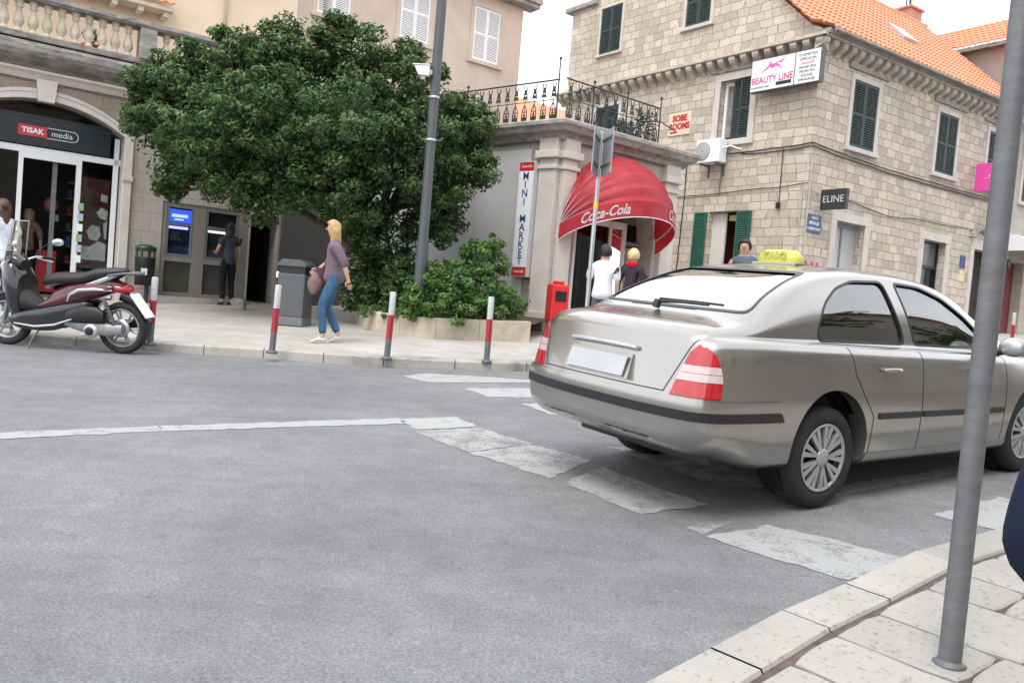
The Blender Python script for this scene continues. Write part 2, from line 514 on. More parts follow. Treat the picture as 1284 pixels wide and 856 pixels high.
def road_paint():
    m, n, b = new_mat('worn_road_paint')
    b.inputs['Roughness'].default_value = .7
    co = coords(n)
    at_ = N(n, 'ShaderNodeAttribute'); at_.attribute_name = 'wear'
    a = N(n, 'ShaderNodeTexNoise', Scale=55.0, Detail=6.0, Roughness=.8); n.links.new(co, a.inputs['Vector'])
    c = N(n, 'ShaderNodeTexNoise', Scale=5.0, Detail=8.0, Roughness=.7); n.links.new(co, c.inputs['Vector'])
    s = N(n, 'ShaderNodeMath', operation='ADD'); n.links.new(a.outputs['Fac'], s.inputs[0]); n.links.new(c.outputs['Fac'], s.inputs[1])
    s2 = N(n, 'ShaderNodeMath', operation='ADD'); n.links.new(s.outputs[0], s2.inputs[0]); n.links.new(at_.outputs['Fac'], s2.inputs[1])
    mr = N(n, 'ShaderNodeMapRange'); mr.inputs['From Min'].default_value = 1.06; mr.inputs['From Max'].default_value = 1.32
    mr.inputs['To Min'].default_value = .93; mr.inputs['To Max'].default_value = .12
    n.links.new(s2.outputs[0], mr.inputs['Value'])
    base = N(n, 'ShaderNodeValToRGB'); base.color_ramp.elements[0].color = (.30, .31, .31, 1); base.color_ramp.elements[1].color = (.45, .45, .445, 1)
    n.links.new(c.outputs['Fac'], base.inputs['Fac'])
    n.links.new(base.outputs['Color'], b.inputs['Base Color'])
    n.links.new(mr.outputs['Result'], b.inputs['Alpha'])
    return m
MT['paint'] = road_paint()

def paving(name, rot, sz, c1, c2, mort, msize=.012, pit=.5):
    m, n, b = new_mat(name)
    b.inputs['Roughness'].default_value = .8; b.inputs['Specular IOR Level'].default_value = .3
    co = coords(n)
    last = None
    if sz:
        mp = N(n, 'ShaderNodeMapping'); mp.inputs['Rotation'].default_value = (0, 0, rot)
        n.links.new(co, mp.inputs['Vector'])
        br = N(n, 'ShaderNodeTexBrick'); br.offset = .5
        br.inputs['Scale'].default_value = 1; br.inputs['Brick Width'].default_value = sz[0]; br.inputs['Row Height'].default_value = sz[1]
        br.inputs['Mortar Size'].default_value = msize; br.inputs['Mortar Smooth'].default_value = .2
        br.inputs['Color1'].default_value = (*c1, 1); br.inputs['Color2'].default_value = (*c2, 1); br.inputs['Mortar'].default_value = (*mort, 1)
        n.links.new(mp.outputs['Vector'], br.inputs['Vector']); last = br.outputs['Color']
    else:
        g = N(n, 'ShaderNodeAttribute'); g.attribute_name = 'tone'
        r = N(n, 'ShaderNodeValToRGB'); r.color_ramp.elements[0].color = (*c1, 1); r.color_ramp.elements[1].color = (*c2, 1)
        n.links.new(g.outputs['Fac'], r.inputs['Fac']); last = r.outputs['Color']
    no = N(n, 'ShaderNodeTexNoise', Scale=1.3, Detail=9.0, Roughness=.7); n.links.new(co, no.inputs['Vector'])
    r = N(n, 'ShaderNodeValToRGB'); r.color_ramp.elements[0].position = .3; r.color_ramp.elements[1].position = .7
    r.color_ramp.elements[0].color = (.78, .77, .76, 1); r.color_ramp.elements[1].color = (1.08, 1.08, 1.07, 1)
    n.links.new(no.outputs['Fac'], r.inputs['Fac'])
    mu = N(n, 'ShaderNodeMixRGB', blend_type='MULTIPLY'); mu.inputs['Fac'].default_value = 1
    n.links.new(last, mu.inputs['Color1']); n.links.new(r.outputs['Color'], mu.inputs['Color2'])
    # pits: small dark holes of the karst limestone
    pn = N(n, 'ShaderNodeTexNoise', Scale=38.0, Detail=3.0, Roughness=.6); n.links.new(co, pn.inputs['Vector'])
    pr = N(n, 'ShaderNodeValToRGB'); pr.color_ramp.elements[0].position = .60; pr.color_ramp.elements[1].position = .67
    pr.color_ramp.elements[0].color = (0, 0, 0, 1); pr.color_ramp.elements[1].color = (pit, pit, pit, 1)
    n.links.new(pn.outputs['Fac'], pr.inputs['Fac'])
    m2 = N(n, 'ShaderNodeMixRGB'); m2.inputs['Color2'].default_value = (.17, .155, .14, 1)
    n.links.new(pr.outputs['Color'], m2.inputs['Fac']); n.links.new(mu.outputs['Color'], m2.inputs['Color1'])
    n.links.new(m2.outputs['Color'], b.inputs['Base Color'])
    bp = N(n, 'ShaderNodeBump', Strength=.5, Distance=.008); bp.invert = True
    n.links.new(pr.outputs['Color'], bp.inputs['Height']); n.links.new(bp.outputs['Normal'], b.inputs['Normal'])
    return m
MT['paving_far'] = paving('pale_square_paving', radians(38), (.42, .42), (.47, .445, .41), (.42, .40, .37), (.30, .28, .26), .008, .25)
MT['slab'] = paving('pitted_limestone_slabs', 0, None, (.31, .30, .285), (.39, .375, .35), None, pit=.6)
MT['kerb_near'] = paving('warm_limestone_kerb', 0, None, (.35, .335, .31), (.41, .39, .36), None, pit=.5)
MT['kerb_far'] = mat('dirty_kerb_stone', (.40, .375, .34), .85, var=.15, scale=5, bump=.3, dirt=(.16, .145, .13, .9), dscale=2.5)
MT['joint'] = mat('earth_filled_joints', (.11, .085, .07), .95, var=.4, scale=12)

# ------------------------------------------------------------------ ground, road, kerbs, pavements
S = 170
mb = MB()
xs = [-S, -40, -12, 0, 12, 40, S]
rows = [[(x, y, gz(x, y) if y < 45 else gz(x, 45) + (y - 45) * .02) for x in xs] for y in (-S, -40, -10, 0, 10, 25, 45, S)]
mb.grid(rows)
tag(mb.build('road', MT['asphalt']), kind='structure')

def mark(polys, name, dz=.004):
    mb = MB(); wear = []
    for pts, wv in polys:
        # subdivide each marking into a grid with a slightly ragged outline
        a, b_, c, d = [Vector(gnd(*p)) for p in pts]
        nx = max(2, int((a - b_).length / .06)); ny = max(2, int((a - d).length / .06))
        base = len(mb.v)
        rows = []
        for j in range(ny + 1):
            r = []
            for i in range(nx + 1):
                s, t = i / nx, j / ny
                p = a.lerp(b_, s).lerp(d.lerp(c, s), t)
                if i in (0, nx) or j in (0, ny):
                    p = p + Vector((random.uniform(-.018, .018), random.uniform(-.018, .018), 0))
                r.append((p.x, p.y, gz(p.x, p.y) + dz))
            rows.append(r)
        mb.grid(rows); wear += [wv] * (len(mb.v) - base)
    o = mb.build(name, MT['paint'], recalc=True)
    at_ = o.data.attributes.new('wear', 'FLOAT', 'POINT'); at_.data.foreach_set('value', wear)
    return tag(o, kind='structure')

mark([([(-220, 561), (200, 541), (200, 534.5), (-220, 551)], .02), ([(200, 541), (505, 531.5), (503, 524.5), (200, 534.5)], 0)], 'road_centre_line')
mark([([(502, 525), (572, 523.4), (600, 535), (519, 539)], -.02),
      ([(519, 541), (602, 536.5), (668, 557), (588, 567)], .14),
      ([(590, 568), (668, 558), (742, 577), (688, 600)], .10),
      ([(708, 605), (752, 586), (889, 634), (800, 645)], .07),
      ], 'zebra_crossing_bars_across_the_road')
mark([([(503, 471.5), (534, 468), (720, 471), (720, 480), (537, 479)][:2] + [(720, 480), (537, 479.5)], .02),
      ([(581, 487), (760, 487), (760, 499), (614, 498)], -.02),
      ([(652, 506), (790, 508), (800, 521), (690, 520)], .02)], 'zebra_crossing_bars_far_side')
mark([([(885, 673), (966, 659), (1140, 701), (1064, 729)], .03),
      ([(862, 662), (880, 655), (925, 652), (885, 671)], .2),
      ([(1168, 645), (1252, 623), (1330, 640), (1262, 668)], .0),
      ([(1051, 622), (1030, 612), (1215, 583), (1214, 591)], .05),
      ([(1214, 591), (1212, 576), (1400, 535), (1400, 553)], -.05),
      ([(760, 560), (900, 566), (1000, 612), (905, 610)], .12)], 'zebra_crossing_bars_near_side')

# far kerb line (road level) and its pavement
K = [gnd(*p) for p in ((11, 428), (95, 434), (180, 439), (255, 444.5), (330, 449), (405, 455), (480, 459.5), (570, 463.5), (660, 466))]
K = [Vector((-30, 11.2, 0)), Vector((-18, 10.8, 0)), Vector((-11, 10.55, 0))] + K + \
    [Vector((1.6, 11.0, 0)), Vector((4.0, 13.0, 0)), Vector((8.0, 16.6, 0)), gnd(1262, 438), Vector((20, 26.2, 0)), Vector((40, 41, 0))]
K = [Vector((p.x, p.y, 0)) for p in K]
def offset_line(L, d):
    o = []
    for i, p in enumerate(L):
        t = (L[min(i + 1, len(L) - 1)] - L[max(i - 1, 0)]).normalized()
        o.append(p + Vector((-t.y, t.x, 0)) * d)
    return o
Ki = offset_line(K, .28)
mb = MB(); mb.smooth = False
def resample(L, step):
    o = [L[0]]; acc = 0
    for a, b_ in zip(L, L[1:]):
        n = max(1, round((b_ - a).length / step))
        for i in range(1, n + 1): o.append(a.lerp(b_, i / n))
    return o
Kr = resample(K, .95)
Kri = offset_line(Kr, .28)
for i in range(len(Kr) - 1):
    a, b_, c, d = Kr[i], Kr[i + 1], Kri[i + 1], Kri[i]
    g = .006
    t = (b_ - a).normalized() * g
    a = a + t; b_ = b_ - t; c = c - t; d = d + t
    h = .118 + random.uniform(-.006, .006)
    n_ = (d - a).normalized()
    P = [Vector((p.x, p.y, gz(p.x, p.y) - .05)) for p in (a, b_, c, d)]
    e = .02
    Q = [Vector((p.x, p.y, gz(p.x, p.y) + h - e)) for p in (a, b_, c, d)]
    T_ = [Vector((p.x, p.y, gz(p.x, p.y) + h)) for p in (a + n_ * e, b_ + n_ * e, c, d)]
    mb.add(P + Q, [(0, 1, 5, 4), (1, 2, 6, 5), (3, 0, 4, 7)])
    mb.add(Q[:2] + T_, [(0, 1, 3, 2), (2, 3, 4, 5)])
    mb.add([Q[0], T_[0], T_[3], Q[3]], [(0, 1, 2, 3)]); mb.add([Q[1], T_[1], T_[2], Q[2]], [(0, 1, 2, 3)])
tag(mb.build('kerb_far', MT['kerb_far'], weld=True), kind='structure')
mb = MB()
far = [Vector((60, 60, 0)), Vector((-40, 60, 0)), Vector((-40, 11.5, 0))]
mb.poly([(p.x, p.y, gz(p.x, p.y) + .115) for p in Ki + far])
o = mb.build('pavement_far', MT['paving_far'], recalc=False)
bm = bmesh.new(); bm.from_mesh(o.data); bmesh.ops.triangulate(bm, faces=bm.faces[:]); bmesh.ops.recalc_face_normals(bm, faces=bm.faces[:])
for f in bm.faces:
    if f.normal.z < 0: f.normal_flip()
bm.to_mesh(o.data); bm.free()
tag(o, kind='structure')

# near kerb (outer edge nearly flush with the road) and limestone slabs
NK = [gnd(*p, .10) for p in ((886, 811), (976, 764), (1055, 731), (1145, 690), (1261, 658))]
NI = [gnd(*p, .115) for p in ((886, 849), (1019.5, 780), (1133, 727), (1192, 697), (1257, 678))]
def flat(p): return Vector((p.x, p.y, 0))
NK = [flat(p) for p in NK]; NI = [flat(p) for p in NI]
t0 = (NK[1] - NK[0]).normalized(); t1 = (NK[-1] - NK[-2]).normalized()
NK = [NK[0] - t0 * 6 + Vector((-.9, .0, 0)), NK[0] - t0 * 1.2] + NK + [NK[-1] + t1 * 1.2, NK[-1] + t1 * 12]
ni1 = (NI[-1] - NI[-2]).normalized()
kn = []
for p, q in ((NK[i], None) for i in range(len(NK))):
    kn.append(p)
NIo = offset_line(NK, -.20)
mb = MB(); tone = []
Nr = resample(NK, .9); Nri = offset_line(Nr, -.215)
for i in range(len(Nr) - 1):
    g = .004; t = (Nr[i + 1] - Nr[i]).normalized() * g
    a, b_, c, d = Nr[i] + t, Nr[i + 1] - t, Nri[i + 1] - t, Nri[i] + t
    n_ = (d - a).normalized()
    h = .105 + random.uniform(-.002, .002)
    L = lambda p, z: Vector((p.x, p.y, gz(p.x, p.y) + z))
    base = len(mb.v)
    e = .018
    mb.add([L(a, -.05), L(b_, -.05), L(a, h - e), L(b_, h - e), L(a + n_ * e, h), L(b_ + n_ * e, h), L(c - n_ * .008, h), L(d - n_ * .008, h), L(c, h - .012), L(d, h - .012), L(c, -.03), L(d, -.03)],
           [(0, 1, 3, 2), (2, 3, 5, 4), (4, 5, 6, 7), (7, 6, 8, 9), (9, 8, 10, 11)])
    tone += [random.random()] * (len(mb.v) - base)
o = mb.build('kerb_near', MT['kerb_near'])
o.data.attributes.new('tone', 'FLOAT', 'POINT').data.foreach_set('value', tone)
tag(o, kind='structure')
# bed under the slabs
Nb = offset_line(NK, -.20)
mb = MB()
bed = Nb + [Vector((30, -12, 0)), Vector((-12, -14, 0))]
mb.poly([(p.x, p.y, gz(p.x, p.y) + .088) for p in bed])
o = mb.build('paving_joints', MT['joint'], recalc=False)
bm = bmesh.new(); bm.from_mesh(o.data); bmesh.ops.triangulate(bm, faces=bm.faces[:])
for f in bm.faces:
    f.normal_update()
    if f.normal.z < 0: f.normal_flip()
bm.to_mesh(o.data); bm.free()
tag(o, kind='structure')
# slabs laid in courses square to the kerb, following its curve
mb = MB(); tone = []
line = resample(offset_line(NK, -.235), .05)
cum = [0]
for a, b_ in zip(line, line[1:]): cum.append(cum[-1] + (b_ - a).length)
def on_line(s):
    s = max(0, min(cum[-1] - 1e-4, s))
    i = max(0, min(len(cum) - 2, int(np.searchsorted(cum, s)) - 1))
    f = (s - cum[i]) / (cum[i + 1] - cum[i])
    lo, hi = max(0, i - 12), min(len(line) - 1, i + 12)
    t = (line[hi] - line[lo]).normalized()
    return line[i].lerp(line[i + 1], f), Vector((t.y, -t.x, 0))
def slab(c4):
    c = sum(c4, Vector()) / 4
    base = len(mb.v)
    tilt = (random.uniform(-.004, .004), random.uniform(-.004, .004)); h0 = .104 + random.uniform(-.003, .003)
    def L(p, z):
        d = p - c
        return Vector((p.x, p.y, gz(p.x, p.y) + z + d.x * tilt[0] + d.y * tilt[1]))
    per = []
    for i in range(4):
        a, b_ = c4[i], c4[(i + 1) % 4]
        for k in range(4):
            p = a.lerp(b_, k / 4)
            nrm = (p - c).normalized()
            per.append(p - nrm * (.013 if k == 0 else .0) + nrm * random.uniform(-.006, .004))
    n = len(per)
    V = [L(p, .06) for p in per] + [L(p, h0 - .007) for p in per] + [L(p + (c - p).normalized() * .012, h0) for p in per]
    F = [(i, (i + 1) % n, n + (i + 1) % n, n + i) for i in range(n)] + [(n + i, n + (i + 1) % n, 2 * n + (i + 1) % n, 2 * n + i) for i in range(n)] + [tuple(range(2 * n, 3 * n))]
    mb.add(V, F, smooth=False)
    tone.extend([random.random()] * (len(mb.v) - base))
s = 3.6
row = 0
while s < 13:
    wd = random.choice((.34, .38, .42, .46))
    d = -.0
    o1 = random.uniform(-.012, .012); first = True
    p0, n0 = on_line(s + .008); p1, n1 = on_line(s + wd - .008)
    d = 0
    nmax = 5.2
    while d < nmax:
        ln = random.uniform(.38, .80) if not first else random.uniform(.25, .75)
        first = False
        j = random.uniform(-.02, .02)
        slab([p0 + n0 * (d + .006), p1 + n1 * (d + .006), p1 + n1 * (d + ln - .008 + j), p0 + n0 * (d + ln - .008)])
        d += ln
    s += wd
o = mb.build('pavement_near', MT['slab'])
o.data.attributes.new('tone', 'FLOAT', 'POINT').data.foreach_set('value', tone)
tag(o, kind='structure')

# ------------------------------------------------------------------ facades
def wall(mb, fr, u0, u1, w0, top, holes=(), depth=.22, n=0.0, extra_u=(), back=False, curved=()):
    """wall face with openings; top is a height or a list of (u, w); curved holes = (u0, u1, w0, [(u, w)...]) with an arched head"""
    prof = top if isinstance(top, list) else [(u0, top), (u1, top)]
    def tw(u):
        for (a, wa), (b, wb) in zip(prof, prof[1:]):
            if a - 1e-6 <= u <= b + 1e-6: return wa + (wb - wa) * (u - a) / (b - a)
        return prof[-1][1]
    H_ = [(a, b, [(a, c), (b, c)], [(a, d), (b, d)]) for a, b, c, d in holes]
    H_ += [(a, b, [(a, c), (b, c)], head) for a, b, c, head in curved]
    us = {u0, u1} | {p[0] for p in prof} | set(extra_u)
    for a, b, lo, hi in H_: us |= {a, b} | {p[0] for p in hi}
    us = sorted(u for u in us if u0 - 1e-6 <= u <= u1 + 1e-6)
    def lin(pts, u):
        for (a, wa), (b, wb) in zip(pts, pts[1:]):
            if a - 1e-6 <= u <= b + 1e-6: return wa + (wb - wa) * (u - a) / (b - a)
        return pts[-1][1]
    for a, b in zip(us, us[1:]):
        if b - a < 1e-5: continue
        m = (a + b) / 2
        hs = sorted([(lin(lo, a), lin(lo, b), lin(hi, a), lin(hi, b)) for ha, hb, lo, hi in H_ if ha < m < hb])
        ca, cb = w0, w0
        for la, lb, ha_, hb_ in hs:
            mb.quad(fr.P(a, n, ca), fr.P(b, n, cb), fr.P(b, n, lb), fr.P(a, n, la), uv=[(a, ca), (b, cb), (b, lb), (a, la)])
            ca, cb = ha_, hb_
        mb.quad(fr.P(a, n, ca), fr.P(b, n, cb), fr.P(b, n, tw(b)), fr.P(a, n, tw(a)), uv=[(a, ca), (b, cb), (b, tw(b)), (a, tw(a))])
    for ha, hb, lo, hi in H_:
        d = n - depth
        for (p, q) in (((ha, lo[0][1]), (ha, hi[0][1])), ((hb, hi[-1][1]), (hb, lo[1][1])), ((hb, lo[1][1]), (ha, lo[0][1]))):
            mb.quad(fr.P(p[0], n, p[1]), fr.P(q[0], n, q[1]), fr.P(q[0], d, q[1]), fr.P(p[0], d, p[1]), uv=[(p[0], p[1]), (q[0], q[1]), (q[0] + .2, q[1]), (p[0] + .2, p[1])])
        for p, q in zip(hi, hi[1:]):
            mb.quad(fr.P(p[0], n, p[1]), fr.P(q[0], n, q[1]), fr.P(q[0], d, q[1]), fr.P(p[0], d, p[1]), uv=[(p[0], p[1]), (q[0], q[1]), (q[0], q[1] + .2), (p[0], p[1] + .2)])

def fbox(mb, fr, u0, u1, n0, n1, w0, w1, bev=0.0):
    old = mb.M; mb.M = fr.M(); mb.box(u0, u1, n0, n1, w0, w1, bev); mb.M = old

def surround(fr, parent, u0, u1, w0, w1, t=.13, m='stone_pale', sill=True, n0=-.05, n1=.035):
    mb = MB()
    fbox(mb, fr, u0 - t, u0, n0, n1, w0, w1, .008)
    fbox(mb, fr, u1, u1 + t, n0, n1, w0, w1, .008)
    fbox(mb, fr, u0 - t, u1 + t, n0, n1 + .004, w1, w1 + t, .008)
    if sill: fbox(mb, fr, u0 - t - .04, u1 + t + .04, n0, n1 + .05, w0 - t * .9, w0, .01)
    return mb.build('surround', MT[m], parent)

def shutter(fr, parent, u0, u1, w0, w1, n=.0, m='green_shutter', open_az=None, louver=True, hinge='l', th=.035, name='shutter', panel=None):
    """a louvred leaf; open_az turns it about its hinge"""
    f = fr
    if open_az is not None:
        hu = u0 if hinge == 'l' else u1
        O = fr.P(hu, n, 0)
        f = Frame(O, fr.az + open_az)
        wdt = u1 - u0
        u0, u1 = (0, wdt) if hinge == 'l' else (-wdt, 0)
        n = 0
    mb = MB(); s = .055
    fbox(mb, f, u0, u0 + s, n, n + th, w0, w1); fbox(mb, f, u1 - s, u1, n, n + th, w0, w1)
    mid = (w0 + w1) / 2
    for z in (w0, mid - s / 2, w1 - s): fbox(mb, f, u0 + s, u1 - s, n, n + th, z, z + s)
    mb.M = f.M()
    k = 0
    for a, b in ((w0 + s, mid - s / 2), (mid + s / 2, w1 - s)):
        c = max(4, int((b - a) / .055))
        for i in range(c):
            z = a + (b - a) * i / c; dz = (b - a) / c
            mb.hexa([(u0 + s, n + .004, z + dz * .75), (u1 - s, n + .004, z + dz * .75), (u1 - s, n + th * .92, z + dz * .05), (u0 + s, n + th * .92, z + dz * .05),
                     (u0 + s, n + .004, z + dz * 1.0), (u1 - s, n + .004, z + dz * 1.0), (u1 - s, n + th * .92, z + dz * .3), (u0 + s, n + th * .92, z + dz * .3)])
    return mb.build(name, MT[m], parent)

def window_part(fr, parent, u0, u1, w0, w1, label=None, closed='both', m='green_shutter', t=.12, depth=.12, name='window', sm='stone_pale', smn=-.02, sill=True):
    """window > surround, shutters; the window's own mesh is its glazing and sash"""
    mb = MB()
    mb.mi = 0
    mb.quad(fr.P(u0, -depth, w0), fr.P(u1, -depth, w0), fr.P(u1, -depth, w1), fr.P(u0, -depth, w1))
    mb.mi = 1
    mid = (u0 + u1) / 2
    for a, b in ((u0, u0 + .06), (mid - .03, mid + .03), (u1 - .06, u1)): fbox(mb, fr, a, b, -depth + .003, -depth + .045, w0 + .06, w1 - .06)
    for a, b in ((w0, w0 + .06), (w1 - .06, w1)): fbox(mb, fr, u0, u1, -depth + .003, -depth + .045, a, b)
    wv = mb.build(name, [MT['dark_glass'], MT['white_paint']], parent)
    if label: wv['label'] = label
    surround(fr, wv, u0, u1, w0, w1, t=t, m=sm, sill=sill)
    if closed == 'both':
        shutter(fr, wv, u0 + .006, mid - .003, w0 + .01, w1 - .01, n=smn, m=m)
        shutter(fr, wv, mid + .003, u1 - .006, w0 + .01, w1 - .01, n=smn, m=m)
    return wv

def corbels(fr, parent, u0, u1, w, n=.0, step=.34, m='stone', name='corbel_course'):
    mb = MB()
    fbox(mb, fr, u0, u1, n - .02, n + .30, w + .21, w + .29, .012)
    c = int((u1 - u0) / step)
    for i in range(c):
        u = u0 + (i + .5) * (u1 - u0) / c
        mb.M = fr.M(u, n, w)
        prof = [(-.02, .205), (.26, .205), (.27, .13), (.235, .075), (.16, .03), (.07, -.01), (.03, -.07), (-.02, -.09)]
        mb.prism([(a, b) for a, b in prof], -.085, .085, 'yz')
        mb.M = Matrix.Identity(4)
    return mb.build(name, MT[m], parent)

def hood(fr, parent, u0, u1, w, out=.22, h=.16, m='stone_cornice', name='lintel_hood'):
    mb = MB()
    mb.M = fr.M()
    prof = [(-.02, 0), (.05, 0), (.07, .03), (.10, .06), (out * .7, .085), (out, .10), (out, h), (out * .6, h + .03), (-.02, h + .05)]
    mb.prism(prof, u0, u1, 'yz')
    return mb.build(name, MT[m], parent)

def tiles(fr, parent, P0, U, V, Lu, Lv, name='roof', m='tile', pitch=.20, row=.36, clip=None):
    """barrel tiled slope: P0 eave start, U along the eave, V up the slope"""
    Nn = U.cross(V).normalized()
    if Nn.z < 0: Nn = -Nn
    nu = int(Lu / pitch); nv = int(Lv / row)
    mb = MB(); seg = 6
    for j in range(nv):
        rows = []
        for t in (0.0, 1.0):
            r = []
            for i in range(nu * seg + 1):
                a = 2 * pi * i / seg
                hgt = .045 * (cos(a) * .5 + .5) ** .7 + (.035 if t == 0 else 0.0) + .012
                uu = i / seg * pitch
                r.append(P0 + U * uu + V * ((j + t) * row * Lv / (nv * row)) + Nn * hgt)
            rows.append(r)
        if j: pass
        mb.grid(rows)
        mb.grid([[p - Nn * .05 for p in rows[0]], rows[0]])
    o = mb.build(name, MT[m], parent, recalc=False)
    return o

# ================================================================== stone corner house (beauty salon)
bc = at(1006, 300, 19.0)
BR = Frame((bc.x, bc.y), 55.5)      # street front, to the right
BL = Frame((bc.x, bc.y), 142)       # gable front, u runs from -8.8 to 0 at the corner
gB = gz(bc.x, bc.y)
B = thing('stone_house', 'two storey limestone corner house with orange tiled roof, green shutters and corbelled eaves', 'house', (bc.x, bc.y, gB), radians(90 - 55.5))
EAVE = 8.02
holesR = [(1.36, 2.36, 5.86, 7.43), (5.15, 6.10, 5.86, 7.43), (7.80, 8.75, 5.86, 7.43), (1.2, 2.36, .9, 4.08), (5.02, 6.14, .9, 4.08), (7.62, 8.75, 1.2, 4.10)]
mb = MB(); wall(mb, BR, 0, 9.15, 0, EAVE + .27, holesR, depth=.25)
mb.build('wall', MT['masonry'], B)
holesL = [(-7.30, -6.36, 6.05, 7.45), (-7.42, -6.55, 9.02, 10.38), (-4.12, -3.30, 9.13, 10.4), (-2.74, -1.80, 6.0, 7.50), (-2.76, -1.87, 1.0, 4.23)]
topL = [(-8.75, 10.62), (-8.0, 10.64), (-4.33, 12.12), (-.29, 8.42), (0, 8.28)]
mb = MB(); wall(mb, BL, -8.75, 0, 0, topL, holesL, depth=.25)
mb.build('wall', MT['masonry'], B)
# the hidden back and side walls
mb = MB()
p = [BR.P(0, 0, 0), BR.P(9.15, 0, 0), BR.P(9.15, -8.7, 0), BL.P(-8.75, 0, 0)]
for a, b in ((p[1], p[2]), (p[2], p[3])):
    mb.quad(a, b, b + Vector((0, 0, 8.2)), a + Vector((0, 0, 8.2)), uv=[(0, 0), (8, 0), (8, 8.2), (0, 8.2)])
mb.build('wall', MT['masonry'], B)
# pale quoins give the corner its straight edge
mb = MB()
z = gB - .2; k = 0
while z < EAVE - .1:
    h = .47
    a, b = (.34, .55) if k % 2 else (.55, .30)
    mb.M = Matrix.Identity(4)
    for fr, s0, s1 in ((BR, 0.0, a), (BL, -b, 0.0)):
        pass
    z += h; k += 1
surr = []
for (u0, u1, w0, w1), lab in zip(holesR[:3], ('green shuttered window above the leftmost street doorway', None, None)):
    window_part(BR, B, u0, u1, w0, w1, lab)
window_part(BL, B, -7.30, -6.36, 6.05, 7.45, t=.1)
window_part(BL, B, -7.42, -6.55, 9.02, 10.38, t=.07)
window_part(BL, B, -4.12, -3.30, 9.13, 10.4, t=.10)
# hooded mouldings above the upper windows of the street front
for (u0, u1) in ((1.1, 2.75), (4.85, 6.5), (7.5, 9.1)):
    mb = MB(); fbox(mb, BR, u0, u1, -.01, .05, 7.66, 7.80, .01); mb.build('window_moulding', MT['stone_cornice'], B)
mb = MB(); fbox(mb, BL, -3.1, -1.45, -.01, .05, 7.72, 7.85, .01); mb.build('window_moulding', MT['stone_cornice'], B)
# half open window above the air conditioner: pale sash, dim room, one green leaf standing across it
u0, u1, w0, w1 = -2.74, -1.80, 6.0, 7.50
mb = MB(); mb.quad(BL.P(u0, -.24, w0), BL.P(u1, -.24, w0), BL.P(u1, -.24, w1), BL.P(u0, -.24, w1))
wv = mb.build('window', MT['dark_glass'], B); wv['label'] = 'window with one green leaf open above the air conditioner'
surround(BL, wv, u0, u1, w0, w1, t=.17)
mb = MB(); fbox(mb, BL, u0 + .02, u0 + .10, -.22, -.16, w0, w1); fbox(mb, BL, u0 + .10, u0 + .38, -.22, -.17, w1 - .09, w1 - .01); fbox(mb, BL, u0 + .02, u0 + .38, -.23, -.18, w0, w0 + .07)
mb.build('sash', MT['white_paint'], wv)
mb = MB(); fbox(mb, BL, u0 + .12, u0 + .36, -.21, -.195, w0 + .12, w1 - .1); mb.build('curtain', mat('reddish_grey_curtain', (.24, .19, .18), .9, var=.3, scale=3), wv)
shutter(BL, wv, u0 + .34, u0 + .58, w0 + .02, w1 - .02, n=-.12)
shutter(BL, wv, u0 + .59, u1 - .01, w0 + .02, w1 - .02, n=-.05)
# ground floor window: bright shop interior, both leaves folded back against the wall
u0, u1, w0, w1 = -2.76, -1.87, 1.0, 4.23
MT['shop_white'] = mat('pale_shop_fittings', (.62, .60, .56), .6, var=.05)
MT['shop_cream'] = mat('cream_shop_shelf', (.66, .58, .34), .6, var=.1)
MT['shop_maroon'] = mat('maroon_shop_wall', (.16, .035, .04), .7, var=.3)
mb = MB(); mb.quad(BL.P(u0 - .3, -1.5, w0), BL.P(u1 + .3, -1.5, w0), BL.P(u1 + .3, -1.5, w1 + .2), BL.P(u0 - .3, -1.5, w1 + .2))
for uu in (u0 - .005, u1 + .005): mb.quad(BL.P(uu, -.25, w0), BL.P(uu, -1.5, w0), BL.P(uu, -1.5, w1), BL.P(uu, -.25, w1))
mb.quad(BL.P(u0, -.25, w1 + .005), BL.P(u1, -.25, w1 + .005), BL.P(u1, -1.5, w1 + .005), BL.P(u0, -1.5, w1 + .005))
wv = mb.build('shop_doorway', MT['shop_maroon'], B); wv['label'] = 'shop doorway between folded back bright green shutters'
mb = MB(); fbox(mb, BL, u0, u0 + .42, -.24, -.18, w0, w1 - .02); mb.build('door_leaf', MT['shop_white'], wv)
mb = MB(); fbox(mb, BL, u0 + .50, u0 + .58, -.6, -.5, w0, w1 - .25); fbox(mb, BL, u0 + .42, u1, -.5, -.3, w1 - .2, w1 - .06); mb.build('shelf', MT['shop_cream'], wv)
mb = MB(); mb.ell(BL.P(u0 + .66, -.55, 3.42), (.06, .06, .06)); mb.build('lamp', emis('warm_bulb', (1, .85, .5), 4), wv)
shutter(BL, wv, u0 - .42, u0 - .02, 1.4, 4.21, n=.03, m='green_bright')
shutter(BL, wv, u1 + .02, u1 + .44, 1.4, 4.21, n=.03, m='green_bright')
hood(BL, wv, u0 - .20, u1 + .30, 4.24, out=.24, h=.26)
